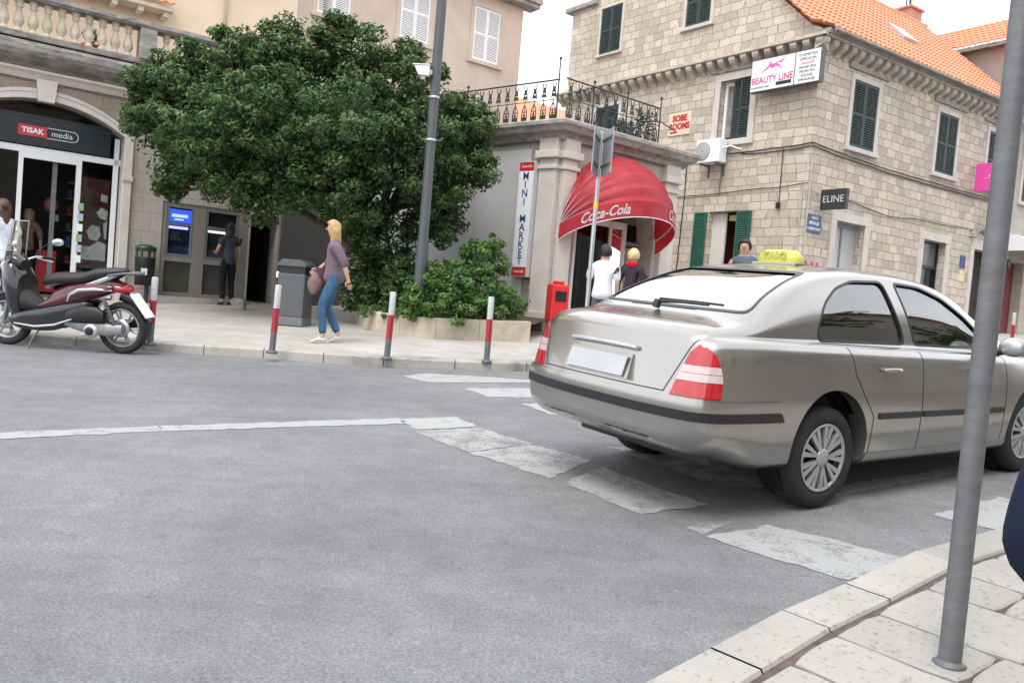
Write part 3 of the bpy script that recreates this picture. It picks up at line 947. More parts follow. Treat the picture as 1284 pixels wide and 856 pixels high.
# street doorways
for i, (u0, u1, w0, w1) in enumerate(holesR[3:]):
    g0 = BR.g((u0 + u1) / 2) + .25
    mb = MB(); mb.quad(BR.P(u0, -.245, .9), BR.P(u1, -.245, .9), BR.P(u1, -.245, w1), BR.P(u0, -.245, w1))
    dm = MT['dark_glass']
    lab = ('doorway closed by a pale grey sheet', 'dark glazed doorway with fanlight', 'tall dark open doorway under an arched hood')[i]
    if i == 0: dm = mat('pale_grey_door_sheet', (.46, .46, .46), .5, var=.12, scale=1.4, stretch=(1, 1, .3))
    dr = mb.build('doorway', dm, B); dr['label'] = lab
    surround(BR, dr, u0, u1, 1.0, w1, t=.20 if i < 2 else .16, sill=False)
    if i == 0:
        mb = MB(); fbox(mb, BR, u0, u0 + .05, -.24, -.2, 1, w1); fbox(mb, BR, (u0 + u1) / 2 - .02, (u0 + u1) / 2 + .02, -.24, -.2, 1, w1); fbox(mb, BR, u0, u1, -.24, -.19, w1 - .1, w1)
        mb.build('door_frame', mat('grey_door_frame', (.3, .3, .31), .5), dr)
    if i == 1:
        mb = MB(); fbox(mb, BR, u0, u1, -.24, -.18, w1 - .72, w1 - .64); fbox(mb, BR, u0, u0 + .07, -.24, -.18, 1, w1); fbox(mb, BR, u1 - .07, u1, -.24, -.18, 1, w1)
        mb.build('door_frame', MT['black'], dr)
        mb = MB(); fbox(mb, BR, u0 + .07, u1 - .07, -.24, -.22, w1 - .64, w1 - .03); mb.build('fanlight', mat('greyed_fanlight', (.12, .12, .12), .2), dr)
hood(BR, B, 1.05, 3.0, 4.38, out=.26)
hood(BR, B, 4.7, 6.75, 4.36, out=.22)
# arched weathered hood above the third doorway
mb = MB(); mb.M = BR.M()
arc = [(8.25 + .95 * cos(a), 4.42 + .42 * sin(a)) for a in np.linspace(0, pi, 11)]
inner = [(8.25 + .78 * cos(a), 4.42 + .28 * sin(a)) for a in np.linspace(pi, 0, 11)]
mb.prism([(a, b) for a, b in arc + inner], -.02, .12, 'xz')
mb.build('arched_hood', MT['stone_cornice'], B)
# corbelled courses
corbels(BR, B, -.30, 9.3, 7.80)
corbels(BL, B, -9.0, .28, 7.80)
# pale eave slab on the left, top of the gable wall
mb = MB(); fbox(mb, BL, -9.0, -7.6, -.2, .14, 10.58, 10.72, .02); mb.build('eave_slab', MT['stone_cornice'], B)
# roof over the street front, flared at the eave, with its far slope
U = BR.U; back = -BR.N
ang = radians(42.5)
roof0 = BR.P(-.22, .42, EAVE + .12)
V1 = (back * cos(radians(24)) + Vector((0, 0, sin(radians(24))))).normalized()
tiles(BR, B, roof0, U, V1, 11.6, .75)
r1 = roof0 + V1 * .75
V2 = (back * cos(ang) + Vector((0, 0, sin(ang)))).normalized()
Lv = 4.05 / cos(ang)
tiles(BR, B, r1, U, V2, 11.6, Lv)
ridge = r1 + V2 * Lv
V3 = (-back * cos(ang) + Vector((0, 0, sin(ang)))).normalized()
mb = MB()
mb.quad(ridge, ridge + U * 11.6, ridge + U * 11.6 + back * 4.2 - Vector((0, 0, 1.6)), ridge + back * 4.2 - Vector((0, 0, 1.6)))
mb.build('rear_slope', MT['tile'], B)
mb = MB(); mb.tube([ridge + U * k * .35 + Vector((0, 0, .03 + (.012 if k % 2 else 0))) for k in range(34)], .10, n=8); mb.build('ridge_tiles', MT['tile'], B)
mb = MB(); mb.tube([BR.P(-.15, .46, EAVE + .10), BR.P(9.3, .46, EAVE + .10)], .035, n=8); mb.build('gutter', MT['stone_cornice'], B)
mb = MB(); fbox(mb, BR, -.2, 9.3, -.12, .36, EAVE + .04, EAVE + .15); mb.build('eave_board', MT['stone_cornice'], B)
# roof light
mb = MB()
c0 = r1 + U * 6.2 + V2 * 2.1
Nn = U.cross(V2).normalized(); Nn = Nn if Nn.z > 0 else -Nn
mb.hexa([c0 + Nn * .03, c0 + U * .75 + Nn * .03, c0 + U * .75 + V2 * .75 + Nn * .03, c0 + V2 * .75 + Nn * .03, c0 + Nn * .16, c0 + U * .75 + Nn * .16, c0 + U * .75 + V2 * .75 + Nn * .16, c0 + V2 * .75 + Nn * .16])
mb.build('roof_light', MT['bright_steel'], B)
# chimney
mb = MB(); ch = ridge + U * 11.0 + back * .35
ma = Matrix(((U.x, -back.x, 0, ch.x), (U.y, -back.y, 0, ch.y), (0, 0, 1, ch.z), (0, 0, 0, 1)))
mb.M = ma
mb.box(-.36, .36, -.3, .3, -1.2, .50, .01); mb.box(-.42, .42, -.36, .36, .50, .58, .01)
cm = mb.build('chimney', mat('rusty_brick_chimney', (.42, .22, .16), .9, var=.25, scale=6, bump=.3), B)
mb = MB(ma); mb.cyl((-.15, 0, .58), (-.15, 0, 1.35), .025); mb.cyl((.1, 0, .58), (.04, 0, 1.1), .04); mb.build('flue_pipe', MT['black_metal'], cm)

# cables stapled along both fronts
def cable_path(pts, sag=.02, n=10):
    o = []
    for (f1, u1_, w1_), (f2, u2_, w2_) in zip(pts, pts[1:]):
        for i in range(n):
            t = i / n
            f = f1 if f1 is f2 else f2
            a, b = f1.P(u1_, .03, w1_), f2.P(u2_, .03, w2_)
            p = a.lerp(b, t); p.z -= sag * 4 * t * (1 - t) + random.uniform(-.008, .008)
            o.append(p)
    o.append(pts[-1][0].P(pts[-1][1], .03, pts[-1][2]))
    return o
for k, pts in enumerate((
        [(BL, -3.5, 5.72), (BL, -2.4, 5.66), (BL, -1.0, 5.66), (BL, .03, 5.70), (BR, .03, 5.70), (BR, 2.4, 5.60), (BR, 4.8, 5.58), (BR, 9.1, 5.62)],
        [(BL, -1.9, 5.62), (BL, -.9, 5.58), (BL, .04, 5.62), (BR, .04, 5.62), (BR, 2.6, 5.52), (BR, 5.0, 5.50), (BR, 9.1, 5.54)],
        [(BL, -3.95, 4.66), (BL, -1.4, 4.72), (BL, .03, 4.78)],
        [(BR, 1.4, 4.62), (BR, 3.3, 4.45), (BR, 4.5, 4.55), (BR, 7.6, 4.62), (BR, 9.1, 4.5)])):
    mb = MB(); mb.tube(cable_path(pts), .014 if k < 2 else .011, n=6)
    tag(mb.build('wall_cable', MT['black']), ('black cable bundle along both fronts of the stone house, uppermost run', 'second black cable just under the uppermost run on the stone house',
        'black cable below the air conditioner on the gable front of the stone house', 'sagging black cable above the street doorways of the stone house')[k], 'cable', 'cables stapled to the stone house')
mb = MB(); mb.tube([BL.P(-3.62, .03, 5.75), BL.P(-3.60, .03, 4.7), BL.P(-3.66, .03, 2.2)], .014, n=6)
tag(mb.build('wall_cable', MT['black']), 'black vertical cable down the gable front beside the awning', 'cable', 'cables stapled to the stone house')
mb = MB(); mb.tube([BL.P(-.72, .03, 5.62), BL.P(-.70, .03, 4.5), BL.P(-.70, .03, 4.35)], .01, n=6); mb.M = BL.M(-.7, .04, 4.3); mb.box(-.04, .04, -.02, .04, -.08, .06)
tag(mb.build('wall_cable', MT['black']), 'thin black drop wire ending in a small box near the corner', 'cable', 'cables stapled to the stone house')
mb = MB(); mb.tube([BL.P(-.10, .05, 2.2), BL.P(-.10, .05, 4.7)], .022, n=8); mb.tube([BR.P(.02, .05, 1.8), BR.P(.02, .05, 5.4)], .016, n=8)
tag(mb.build('wall_pipe', mat('pale_conduit', (.42, .40, .37), .6)), 'pale conduit pipes running up the corner of the stone house', 'pipe')

# air conditioner
ac = thing('air_conditioner', 'white air conditioner outdoor unit on brackets below the half open window', 'air conditioner', M=Matrix.Translation(BL.P(-2.98, 0, 5.38)))
mb = MB(); fbox(mb, BL, -3.02, -2.28, .12, .42, 5.40, 5.98, .02); mb.build('casing', MT['white'], ac)
mb = MB(); c = BL.P(-2.80, .422, 5.69)
mb.lathe([(.0, .0), (.235, .0), (.235, .012), (.22, .016), (.0, .016)], c, BL.N, 28); mb.build('fan_grille', mat('grey_fan_grille', (.25, .24, .24), .6, var=.2, scale=30), ac)
mb = MB()
for k in range(1, 6): mb.lathe([(.04 * k, .018), (.04 * k + .006, .022), (.04 * k + .012, .018)], c, BL.N, 24)
mb.build('grille_ring', MT['white'], ac)
mb = MB(); fbox(mb, BL, -2.9, -2.86, .0, .42, 5.36, 5.40); fbox(mb, BL, -2.44, -2.40, .0, .42, 5.36, 5.40); fbox(mb, BL, -2.9, -2.86, .0, .04, 5.1, 5.40); fbox(mb, BL, -2.44, -2.40, .0, .04, 5.1, 5.4)
mb.build('bracket', MT['grey_metal'], ac)
mb = MB(); mb.tube([BL.P(-2.27, .3, 5.75), BL.P(-2.12, .2, 5.8), BL.P(-1.9, .05, 5.72)], .02, n=6); mb.build('hose', MT['white'], ac)
mb = MB(); mb.tube([BL.P(-2.45, .05, 5.35), BL.P(-2.46, .04, 4.95), BL.P(-2.48, .04, 4.62)], .012, n=6); mb.build('drain_pipe', mat('rusty_pipe', (.20, .11, .07), .8), ac)
# rusty stain streak that the drain left is kept as a thin mark of real rust on the wall
# signs on the house
t_ = thing('salon_sign', 'long white beauty salon sign with pink lettering wrapping past the house corner', 'sign', M=Matrix.Translation(BL.P(-.7, .2, 7.3)))
mb = MB(); fbox(mb, BL, -1.58, .27, .20, .36, 6.96, 7.72, .006); mb.build('box', mat('dark_sign_edge', (.08, .08, .085), .5), t_)
mb = MB(); fbox(mb, BL, -1.56, -.40, .355, .366, 6.98, 7.70); mb.build('left_panel', MT['white'], t_)
mb = MB(); fbox(mb, BL, -.37, .25, .355, .366, 6.98, 7.70); mb.build('right_panel', MT['white'], t_)
pinkm = mat('magenta_lettering', (.55, .06, .22), .5)
text('lettering', 'BEAUTY LINE', .22, BL.T(-.98, .368, 7.21), pinkm, t_, sx=.86, bold=.004)
mb = MB(); mb.M = BL.M(-1.0, .368, 7.38)
for q in ([(-.38, -.03), (-.20, .08), (-.10, .16), (-.06, .26), (.0, .17), (.12, .20), (.3, .02), (.2, .08), (.1, .12), (.0, .08), (-.06, .12), (-.16, .06)], [(.12, .20), (.24, .23), (.38, .30), (.24, .17)]):
    mb.prism(q, 0, .003, 'xz')
mb.build('roof_emblem', mat('pink_emblem', (.75, .12, .35), .5), t_)
text('small_lettering', 'kozmeticki salon', .075, BL.T(-1.28, .368, 7.06), MT['black'], t_)
mb = MB(); mb.M = BL.M(); mb.box(-.86, -.45, .366, .37, 7.04, 7.12); mb.build('black_strip', MT['black'], t_)
for i, s in enumerate(('KOZMETIKA', 'DEPILACIJA', 'MASAZE', 'MANIKURA', 'PEDIKURA', 'SOLARIJ', 'SMINKANJE')):
    text('small_lettering', s, .085, BL.T(-.06, .368, 7.61 - i * .093), MT['black'] if i != 2 else pinkm, t_)
t_ = thing('rooms_sign', 'small cream sign reading SOBE ROOMS in red on the gable front', 'sign', M=Matrix.Translation(BL.P(-4.0, 0, 6.6)))
mb = MB(); fbox(mb, BL, -4.38, -3.62, .0, .03, 6.30, 6.90, .004); mb.build('board', mat('cream_sign_board', (.66, .58, .46), .6, var=.06), t_)
for s, z in (('SOBE', 6.74), ('ROOMS', 6.53)):
    text('lettering', s, .22, BL.T(-4.0, .032, z), MT['red'], t_, bold=.012, sx=.95 if s == 'SOBE' else .92)
mb = MB(); fbox(mb, BL, -4.3, -4.05, .031, .034, 6.36, 6.41); mb.build('red_mark', MT['red'], t_)
NR = Frame(BR.P(.42, .0, 0), 145.5)      # square to the street front, pointing out of it
def proj_sign(name, label, u, n0, n1, w0, w1, cmat, s, smat, size, br=True):
    f = Frame(BR.P(u, 0, 0), 145.5)
    t = thing(name, label, 'sign', M=Matrix.Translation(f.P(n0, 0, w0)))
    mb = MB(); fbox(mb, f, n0, n1, -.05, .05, w0, w1, .005); mb.build('panel', cmat, t)
    # lettering on the face towards the square
    f2 = f.T((n0 + n1) / 2, -.052, (w0 + w1) / 2)
    X = f.U; nn = -f.N
    def side(sgn):
        P = f.P((n0 + n1) / 2, sgn * .052, (w0 + w1) / 2)
        x = X * sgn; n_ = f.N * sgn
        return Matrix(((x.x, 0, n_.x, P.x), (x.y, 0, n_.y, P.y), (0, 1, 0, P.z), (0, 0, 0, 1)))
    text('lettering', s, size, side(1), smat, t)
    text('lettering', s, size, side(-1), smat, t)
    mb = MB(); fbox(mb, f, 0, n0 + .02, -.02, .02, w1 - .1, w1 - .06); fbox(mb, f, 0, n0 + .02, -.02, .02, w0 + .06, w0 + .1); mb.build('bracket', MT['bright_steel'], t)
    return t
proj_sign('shop_sign', 'small black projecting sign with grey lettering right of the house corner', .38, .14, .80, 4.20, 4.66, mat('black_sign_panel', (.03, .03, .035), .4), 'ELINE', mat('silver_lettering', (.5, .5, .5), .4), .22)
proj_sign('shop_sign', 'magenta projecting sign with a white line of lettering beside the grey pole', 7.15, .1, .85, 5.62, 6.38, mat('magenta_sign_panel', (.72, .07, .36), .5, var=.05), '....T....', MT['white'], .12)
t_ = thing('street_name_plate', 'small navy blue street name plate with white lettering near the corner', 'sign', M=Matrix.Translation(BR.P(.3, 0, 3.9)))
mb = MB(); fbox(mb, BR, .08, .62, .0, .02, 3.68, 4.10, .004); mb.build('plate', mat('navy_enamel', (.04, .06, .17), .35), t_)
for s, z, q in (('ULICA', 4.02, .085), ('BRSALJE', 3.90, .105), ('DUBROVNIK', 3.77, .085)): text('lettering', s, q, BR.T(.35, .022, z), MT['white'], t_)
t_ = thing('house_plaque', 'tiny blue plaque beside the third street doorway', 'plaque', M=Matrix.Translation(BR.P(7, 0, 3.6)))
mb = MB(); fbox(mb, BR, 6.95, 7.22, .0, .02, 3.52, 3.86, .004); mb.build('plate', MT['blue'], t_)
t_ = thing('house_plaque', 'tiny pale yellow plaque under the blue one beside the third doorway', 'plaque', M=Matrix.Translation(BR.P(7, 0, 3.3)))
mb = MB(); fbox(mb, BR, 6.98, 7.24, .0, .02, 3.14, 3.44, .004); mb.build('plate', mat('pale_yellow_plate', (.62, .58, .34), .5), t_)
# pink graffiti mark
mb = MB()
mb.tube([BR.P(.12 + .05 * i, .012, 2.98 + .07 * sin(i * 1.5)) for i in range(12)], .018, n=5)
tag(mb.build('graffiti', mat('pink_spray_paint', (.62, .25, .27), .8)), 'faded pink spray paint squiggle low on the wall near the corner', 'graffiti')

# ================================================================== neighbour beyond the corner house (right edge)
EF = Frame(BR.P(9.2, -.1, 0), 55.5)
En = thing('plastered_house', 'plastered house with red tiled roof behind the grey pole at the right edge', 'house', M=Matrix.Translation(EF.P(0, 0, EF.g(0))))
mb = MB(); wall(mb, EF, 0, 9, 0, 8.3, [(.55, 1.7, 1.0, 4.0), (3.2, 4.3, 1, 4), (1.0, 1.9, 5.8, 7.4), (4.0, 4.9, 5.8, 7.4)], depth=.3); mb.build('wall', MT['ashlar'], En)
for u0 in (.55, 3.2):
    mb = MB(); mb.quad(EF.P(u0, -.29, 1), EF.P(u0 + 1.15, -.29, 1), EF.P(u0 + 1.15, -.29, 4), EF.P(u0, -.29, 4)); mb.build('doorway', MT['shop_maroon'], En)
for u0 in (1.0, 4.0): window_part(EF, En, u0, u0 + .9, 5.8, 7.4)
EU = Frame(BR.P(9.2, -3.0, 0), 55.5)
mb = MB(); f90 = Frame(BR.P(9.3, -1.6, 0), 145.5)
w_ = MT['grey_taupe'] = mat('taupe_render', (.33, .27, .23), .9, var=.08, scale=2)
mb = MB()
P_ = lambda u, n, w: BR.P(u, n, w)
FE = Frame(BR.P(11.6, 0, 0), 145.5)
ea, ez = FE.at(1205, 68); eb, ez2 = FE.at(1262, 50); ez = (ez + ez2) / 2
mb.M = BR.M()
mb.box(11.6, 18, ea - 3.0, min(eb + 1.5, 0), 6, ez)
mb.build('upper_storey', w_, En)
V_ = (BR.U * cos(radians(33)) + Vector((0, 0, sin(radians(33))))).normalized()
tiles(BR, En, BR.P(11.35, ea - 3.3, ez + .02), BR.N, V_, min(eb + 1.8, .4) - ea + 3.3, 2.6, m='tile')
mb = MB(); mb.M = BR.M(); mb.box(11.3, 11.6, ea - 3.2, min(eb + 1.6, .3), ez - .14, ez - .01); mb.build('eave_board', MT['stone_dark'], En)
aw = thing('shop_awning', 'white rounded shop awning at the far right edge behind the grey pole', 'awning', M=Matrix.Translation(EF.P(1, 0, 4.3)))
mb = MB(); mb.M = EF.M(0, 0, 0)
rows = []
for i in range(9):
    a = i / 8 * pi / 2
    rows.append([(u, .05 + .75 * sin(a), 4.25 + .5 * cos(a)) for u in (.25, 1.1, 2.0)])
mb.grid(rows)
for u in (.25, 2.0): mb.poly([(u, .05, 4.25)] + [(u, .05 + .75 * sin(i / 8 * pi / 2), 4.25 + .5 * cos(i / 8 * pi / 2)) for i in range(8, -1, -1)])
mb.build('canopy', MT['white'], aw)
mb = MB(); fbox(mb, EF, .25, 2.0, .78, .80, 4.1, 4.26); mb.build('valance', MT['white'], aw)
lt = thing('wall_lantern', 'small dark wall lantern under the white awning', 'lamp', M=Matrix.Translation(EF.P(.3, 0, 3.8)))
mb = MB(); mb.M = EF.M(.25, .18, 3.75); mb.box(-.07, .07, -.07, .07, 0, .2, .01); mb.box(-.09, .09, -.09, .09, .2, .23); mb.box(-.02, .02, -.2, 0, .1, .14); mb.build('lantern_body', MT['black_metal'], lt)

# far orange-roofed house seen through the gap
FH = Frame(at(690, 150, 44.0), 70)
fh = thing('distant_house', 'distant orange roofed house seen between the buildings behind the railing', 'house', M=Matrix.Translation(FH.P(0, 0, FH.g(0))))
u_l, w_t = FH.at(648, 118); u_r, w_r = FH.at(700, 150)
mb = MB(); wall(mb, FH, u_l - 4, u_r + 6, 0, at(670, 172, 44).z); mb.build('wall', MT['cream'], fh)
mb = MB()
z0 = at(670, 172, 44).z; zr = at(650, 112, 49).z
mb.quad(FH.P(u_l - 4, .3, z0), FH.P(u_r + 6, .3, z0), FH.P(u_r + 6, -5, zr - 1.2), FH.P(u_l - 4, -5, zr))
mb.quad(FH.P(u_l - 4, -5, zr), FH.P(u_r + 6, -5, zr - 1.2), FH.P(u_r + 6, -10, z0), FH.P(u_l - 4, -10, z0))
mb.build('roof', MT['tile'], fh)

# ================================================================== left building: news shop and cash machines
A = Frame((-6.28, 17.24), 54)
AB = thing('shop_building', 'old stone building with an arched news shop, cash machines and a balustraded terrace', 'building', M=Matrix.Translation(A.P(0, 0, A.g(0))))
ac_u, ac_r = -3.27, 1.37                       # arch centre and half width
sp, crown = 4.03, 4.46
def head(r, sprg, rise, n=16):
    # segmental arch head as a polyline
    R_ = (r * r + rise * rise) / (2 * rise)
    o = []
    for i in range(n + 1):
        u = -r + 2 * r * i / n
        o.append((ac_u + u, sprg + rise - R_ + sqrt(max(0, R_ * R_ - u * u))))
    return o
hd = head(ac_r, sp, crown - sp)
mb = MB()
wall(mb, A, -9, 2.6, 0, 4.95, [(-1.12, .62, 1.0, 2.93), (.66, 1.26, .9, 2.9), (-8.4, -5.9, .5, 3.4)], depth=.5, curved=[(ac_u - ac_r, ac_u + ac_r, .7, hd)])
mb.build('wall', MT['ashlar'], AB)
mb = MB(); hd2 = head(ac_r + .16, sp + .03, crown - sp + .14)
wallprof = [(-4.95, 4.97)] + []
for s0, s1 in ((-8.9, ac_u - ac_r - .2), (ac_u + ac_r + .2, 2.6)):
    fbox(mb, A, s0, s1, .0, .03, 4.35, 4.97)
# brown weathered band above the arch
mb = MB()
wall(mb, A, ac_u - ac_r - .16, ac_u + ac_r + .16, sp + .03, 4.95, curved=[(ac_u - ac_r - .16, ac_u + ac_r + .16, sp + .03, hd2)], n=.02, depth=.02)
wall(mb, A, ac_u + ac_r + .16, 2.6, 4.25, 4.95, n=.02)
wall(mb, A, -9, ac_u - ac_r - .16, 4.25, 4.95, n=.02)
mb.build('frieze', MT['brown_render'], AB)
# arch ring, keystone, jamb pilaster
mb = MB(); mb.M = A.M()
ho = head(ac_r + .17, sp + .02, crown - sp + .16); hi = hd
n_ = len(hi)
V = [(u, .07, w_) for u, w_ in hi] + [(u, .07, w_) for u, w_ in ho] + [(u, -.3, w_) for u, w_ in hi] + [(u, .0, w_) for u, w_ in ho]
F = []
for i in range(n_ - 1):
    F += [(i, i + 1, n_ + i + 1, n_ + i), (i, i + 1, 2 * n_ + i + 1, 2 * n_ + i), (n_ + i, n_ + i + 1, 3 * n_ + i + 1, 3 * n_ + i)]
mb.add(V, F, smooth=False)
ho2 = head(ac_r + .11, sp + .02, crown - sp + .10)
mb.tube([A.M().inverted() @ A.P(u, .075, w_) for u, w_ in ho2], .012, n=6)
mb.box(ac_u - ac_r - .16, ac_u - ac_r, -.02, .07, .5, sp + .03, .01)
mb.box(ac_u + ac_r, ac_u + ac_r + .16, -.02, .07, .5, sp + .03, .01)
mb.box(ac_u + ac_r - .01, ac_u + ac_r + .18, -.02, .10, 3.2, 3.3, .01)
mb.build('arch_surround', MT['stone_pale'], AB)
mb = MB(); mb.M = A.M(); mb.prism([(ac_u - .13, crown - .05), (ac_u + .13, crown - .05), (ac_u + .17, crown + .34), (ac_u - .17, crown + .34)], .0, .16, 'xz')
mb.build('keystone', MT['stone_pale'], AB)
# cornice with its black crust
mb = MB(); mb.M = A.M()
prof = [(-.1, 4.84), (.06, 4.84), (.10, 4.90), (.16, 4.93), (.20, 5.02), (.34, 5.06), (.42, 5.12), (.46, 5.20), (.46, 5.30), (.40, 5.37), (-.1, 5.46)]
mb.prism(prof, -9, 2.8, 'yz'); mb.build('cornice', MT['stone_dark'], AB)
mb = MB(); mb.M = A.M(); mb.prism([(0, 4.78), (.09, 4.78), (.15, 4.86), (.22, 4.90), (.22, 4.94), (0, 4.94)], -9, 2.8, 'yz'); mb.build('cornice_fillet', MT['stone_pale'], AB)
# balustrade
bl = link('balustrade', MB().mesh('balustrade', [MT['stone_dark']]), AB)
mb = MB(); mb.M = A.M(); mb.box(-9, 2.8, .06, .34, 5.42, 5.53, .02); mb.build('plinth', MT['stone_dark'], bl)
mb = MB(); mb.M = A.M(); mb.prism([(.04, 6.10), (.36, 6.10), (.39, 6.15), (.37, 6.23), (.2, 6.27), (.03, 6.23), (.01, 6.15)], -9, 2.8, 'yz'); mb.build('handrail', MT['stone_dark'], bl)
balm = mat('cream_baluster_stone', (.56, .48, .37), .85, var=.12, scale=9, dirt=(.28, .25, .21, .6), dscale=3)
bprof = [(.0, 5.53), (.075, 5.53), (.075, 5.57), (.05, 5.59), (.045, 5.62), (.085, 5.69), (.09, 5.74), (.07, 5.82), (.045, 5.90), (.04, 5.95), (.065, 5.97), (.065, 5.99), (.05, 6.01), (.075, 6.05), (.075, 6.10)]
u = -1.98; k = 0
while u > -6.6:
    mb = MB(); c = A.P(u, .2, 0); mb.lathe(bprof, c, n=12)
    mb.build('baluster', balm, bl); u -= .225; k += 1
for u0 in (-1.80, .5, 2.5):
    mb = MB(); mb.M = A.M(); mb.box(u0, u0 + .30, .04, .36, 5.53, 6.10, .01); mb.build('pier', MT['stone_cornice'], bl)
u = -1.3
while u < .4:
    mb = MB(); c = A.P(u, .2, 0); mb.lathe(bprof, c, n=10); mb.build('baluster', balm, bl); u += .225
# terrace floor, so the balustrade stands on a roof
mb = MB(); mb.M = A.M(); mb.box(-9, 2.6, -4.2, .0, 5.2, 5.40); mb.build('terrace', MT['stone_cornice'], AB)
# interior of the shop
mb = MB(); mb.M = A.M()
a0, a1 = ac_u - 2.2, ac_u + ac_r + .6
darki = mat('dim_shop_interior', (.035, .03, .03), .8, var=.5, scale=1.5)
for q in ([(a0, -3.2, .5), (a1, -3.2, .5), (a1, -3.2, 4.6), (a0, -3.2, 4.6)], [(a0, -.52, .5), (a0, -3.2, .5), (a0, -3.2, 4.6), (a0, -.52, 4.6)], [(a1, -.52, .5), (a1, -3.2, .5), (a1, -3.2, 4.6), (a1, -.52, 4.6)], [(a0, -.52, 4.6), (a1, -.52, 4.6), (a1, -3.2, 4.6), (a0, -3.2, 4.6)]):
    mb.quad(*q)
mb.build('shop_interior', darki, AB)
shf = link('shop_shelving', MB().mesh('shop_shelving', [MT['dark']]), AB)
mb = MB(); mb.M = A.M()
for zz in np.arange(1.2, 3.3, .34): mb.box(-2.5, -1.95, -2.9, -2.4, zz, zz + .03)
for zz in np.arange(1.2, 3.3, .34): mb.box(-4.6, -3.9, -3.1, -2.8, zz, zz + .03)
mb.build('shelf', mat('grey_shelf', (.2, .2, .2), .6), shf)
gm = [mat('goods_%s' % n, c, .6, var=.3, scale=9) for n, c in (('red', (.35, .03, .03)), ('yellow', (.45, .35, .05)), ('white', (.45, .45, .45)), ('blue', (.05, .1, .3)), ('green', (.06, .2, .07)))]
for side_ in (True, False):
  mb = MB(); mb.M = A.M()
  for zz in np.arange(1.23, 3.2, .34):
      for uu in list(np.arange(-2.48, -2.0, .1)) + list(np.arange(-4.58, -3.95, .1)):
          n0 = -2.6 if uu > -3 else -2.95
          if (uu > -3) != side_: continue
          mb.mi = random.randrange(5); mb.box(uu, uu + random.uniform(.05, .09), n0 - .2, n0 + .1, zz, zz + random.uniform(.12, .26))
  mb.build('goods', gm, shf)
mb = MB(); mb.M = A.M(); mb.box(-3.5, -2.75, -2.2, -1.6, .9, 1.75, .02); mb.build('counter', MT['red'], AB)
# shop front: white frame with glass
sf = link('shop_front', MB().mesh('shop_front', [MT['white_alu']]), AB)
mb = MB(); mb.M = A.M(); d0, d1 = -.34, -.26
for a, b, z0, z1 in ((-3.62, -3.54, 1.0, 3.52), (-2.66, -2.57, 1.0, 3.52), (-2.02, -1.93, .9, 4.02), (-4.64, -4.56, .9, 4.02), (-4.64, -1.9, 3.50, 3.62), (-3.54, -2.66, 3.40, 3.50)):
    mb.box(a, b, d0, d1, z0, z1, .004)
mb.box(-2.57, -2.02, d0, d1, 1.0, 1.12); mb.box(-4.6, -3.62, d0, d1, 1.0, 1.12)
mb.build('door_frame', MT['white_alu'], sf)
mb = MB(); mb.M = A.M(); mb.box(-3.05, -2.97, -.40, -.35, 1.0, 3.4); mb.box(-3.0, -2.9, -.42, -.4, 2.3, 2.42); mb.build('sliding_door_stile', MT['grey_metal'], sf)
MT['shop_glass'] = glass('shop_glass', (.62, .66, .64))
mb = MB(); mb.M = A.M()
mb.quad((-2.57, -.30, 1.12), (-2.02, -.30, 1.12), (-2.02, -.30, 3.5), (-2.57, -.30, 3.5))
mb.quad((-4.6, -.30, 1.12), (-3.62, -.30, 1.12), (-3.62, -.30, 3.5), (-4.6, -.30, 3.5))
pts = [(-4.6, -.30, 3.62), (-1.97, -.30, 3.62)] + [(u, -.30, w_) for u, w_ in reversed(head(ac_r - .03, sp, crown - sp - .02))]
mb.poly(pts)
mb.build('pane', MT['shop_glass'], sf)
# poster of faces is reduced to soft grey shapes; price cards on the right pane
mb = MB(); mb.M = A.M()
mb.quad((-2.52, -.33, 1.45), (-2.05, -.33, 1.45), (-2.05, -.33, 3.2), (-2.52, -.33, 3.2)); mb.build('poster', mat('dark_red_poster', (.06, .01, .012), .5, var=.5, scale=3), sf)
mb = MB(); mb.M = A.M()
pm = mat('pale_poster_print', (.52, .52, .53), .6, var=.25, scale=7)
for q in ([(-2.5, 1.62), (-2.06, 1.62), (-2.06, 1.95), (-2.2, 2.0), (-2.35, 1.88), (-2.5, 1.88)], [(-2.36, 2.02), (-2.22, 2.0), (-2.16, 2.12), (-2.2, 2.28), (-2.33, 2.3), (-2.42, 2.18)], [(-2.2, 2.45), (-2.08, 2.42), (-2.06, 2.6), (-2.18, 2.66), (-2.26, 2.55)], [(-2.2, 2.78), (-2.08, 2.76), (-2.08, 2.9), (-2.2, 2.92)], [(-2.1, 2.05), (-2.06, 2.05), (-2.06, 2.42), (-2.13, 2.35)]):
    mb.poly([(u, -.325, z) for u, z in q])
mb.build('poster_print', pm, sf)
mb = MB(); mb.M = A.M()
for i, zz in enumerate((1.55, 1.75, 1.95, 2.15, 2.35, 2.55)):
    mb.mi = i % 3; mb.quad((-2.60, -.255, zz), (-2.50, -.255, zz), (-2.50, -.255, zz + .14), (-2.60, -.255, zz + .14))
mb.build('sticker', [MT['white'], mat('pale_blue_card', (.4, .5, .6), .5), mat('green_card', (.25, .4, .25), .5)], sf)
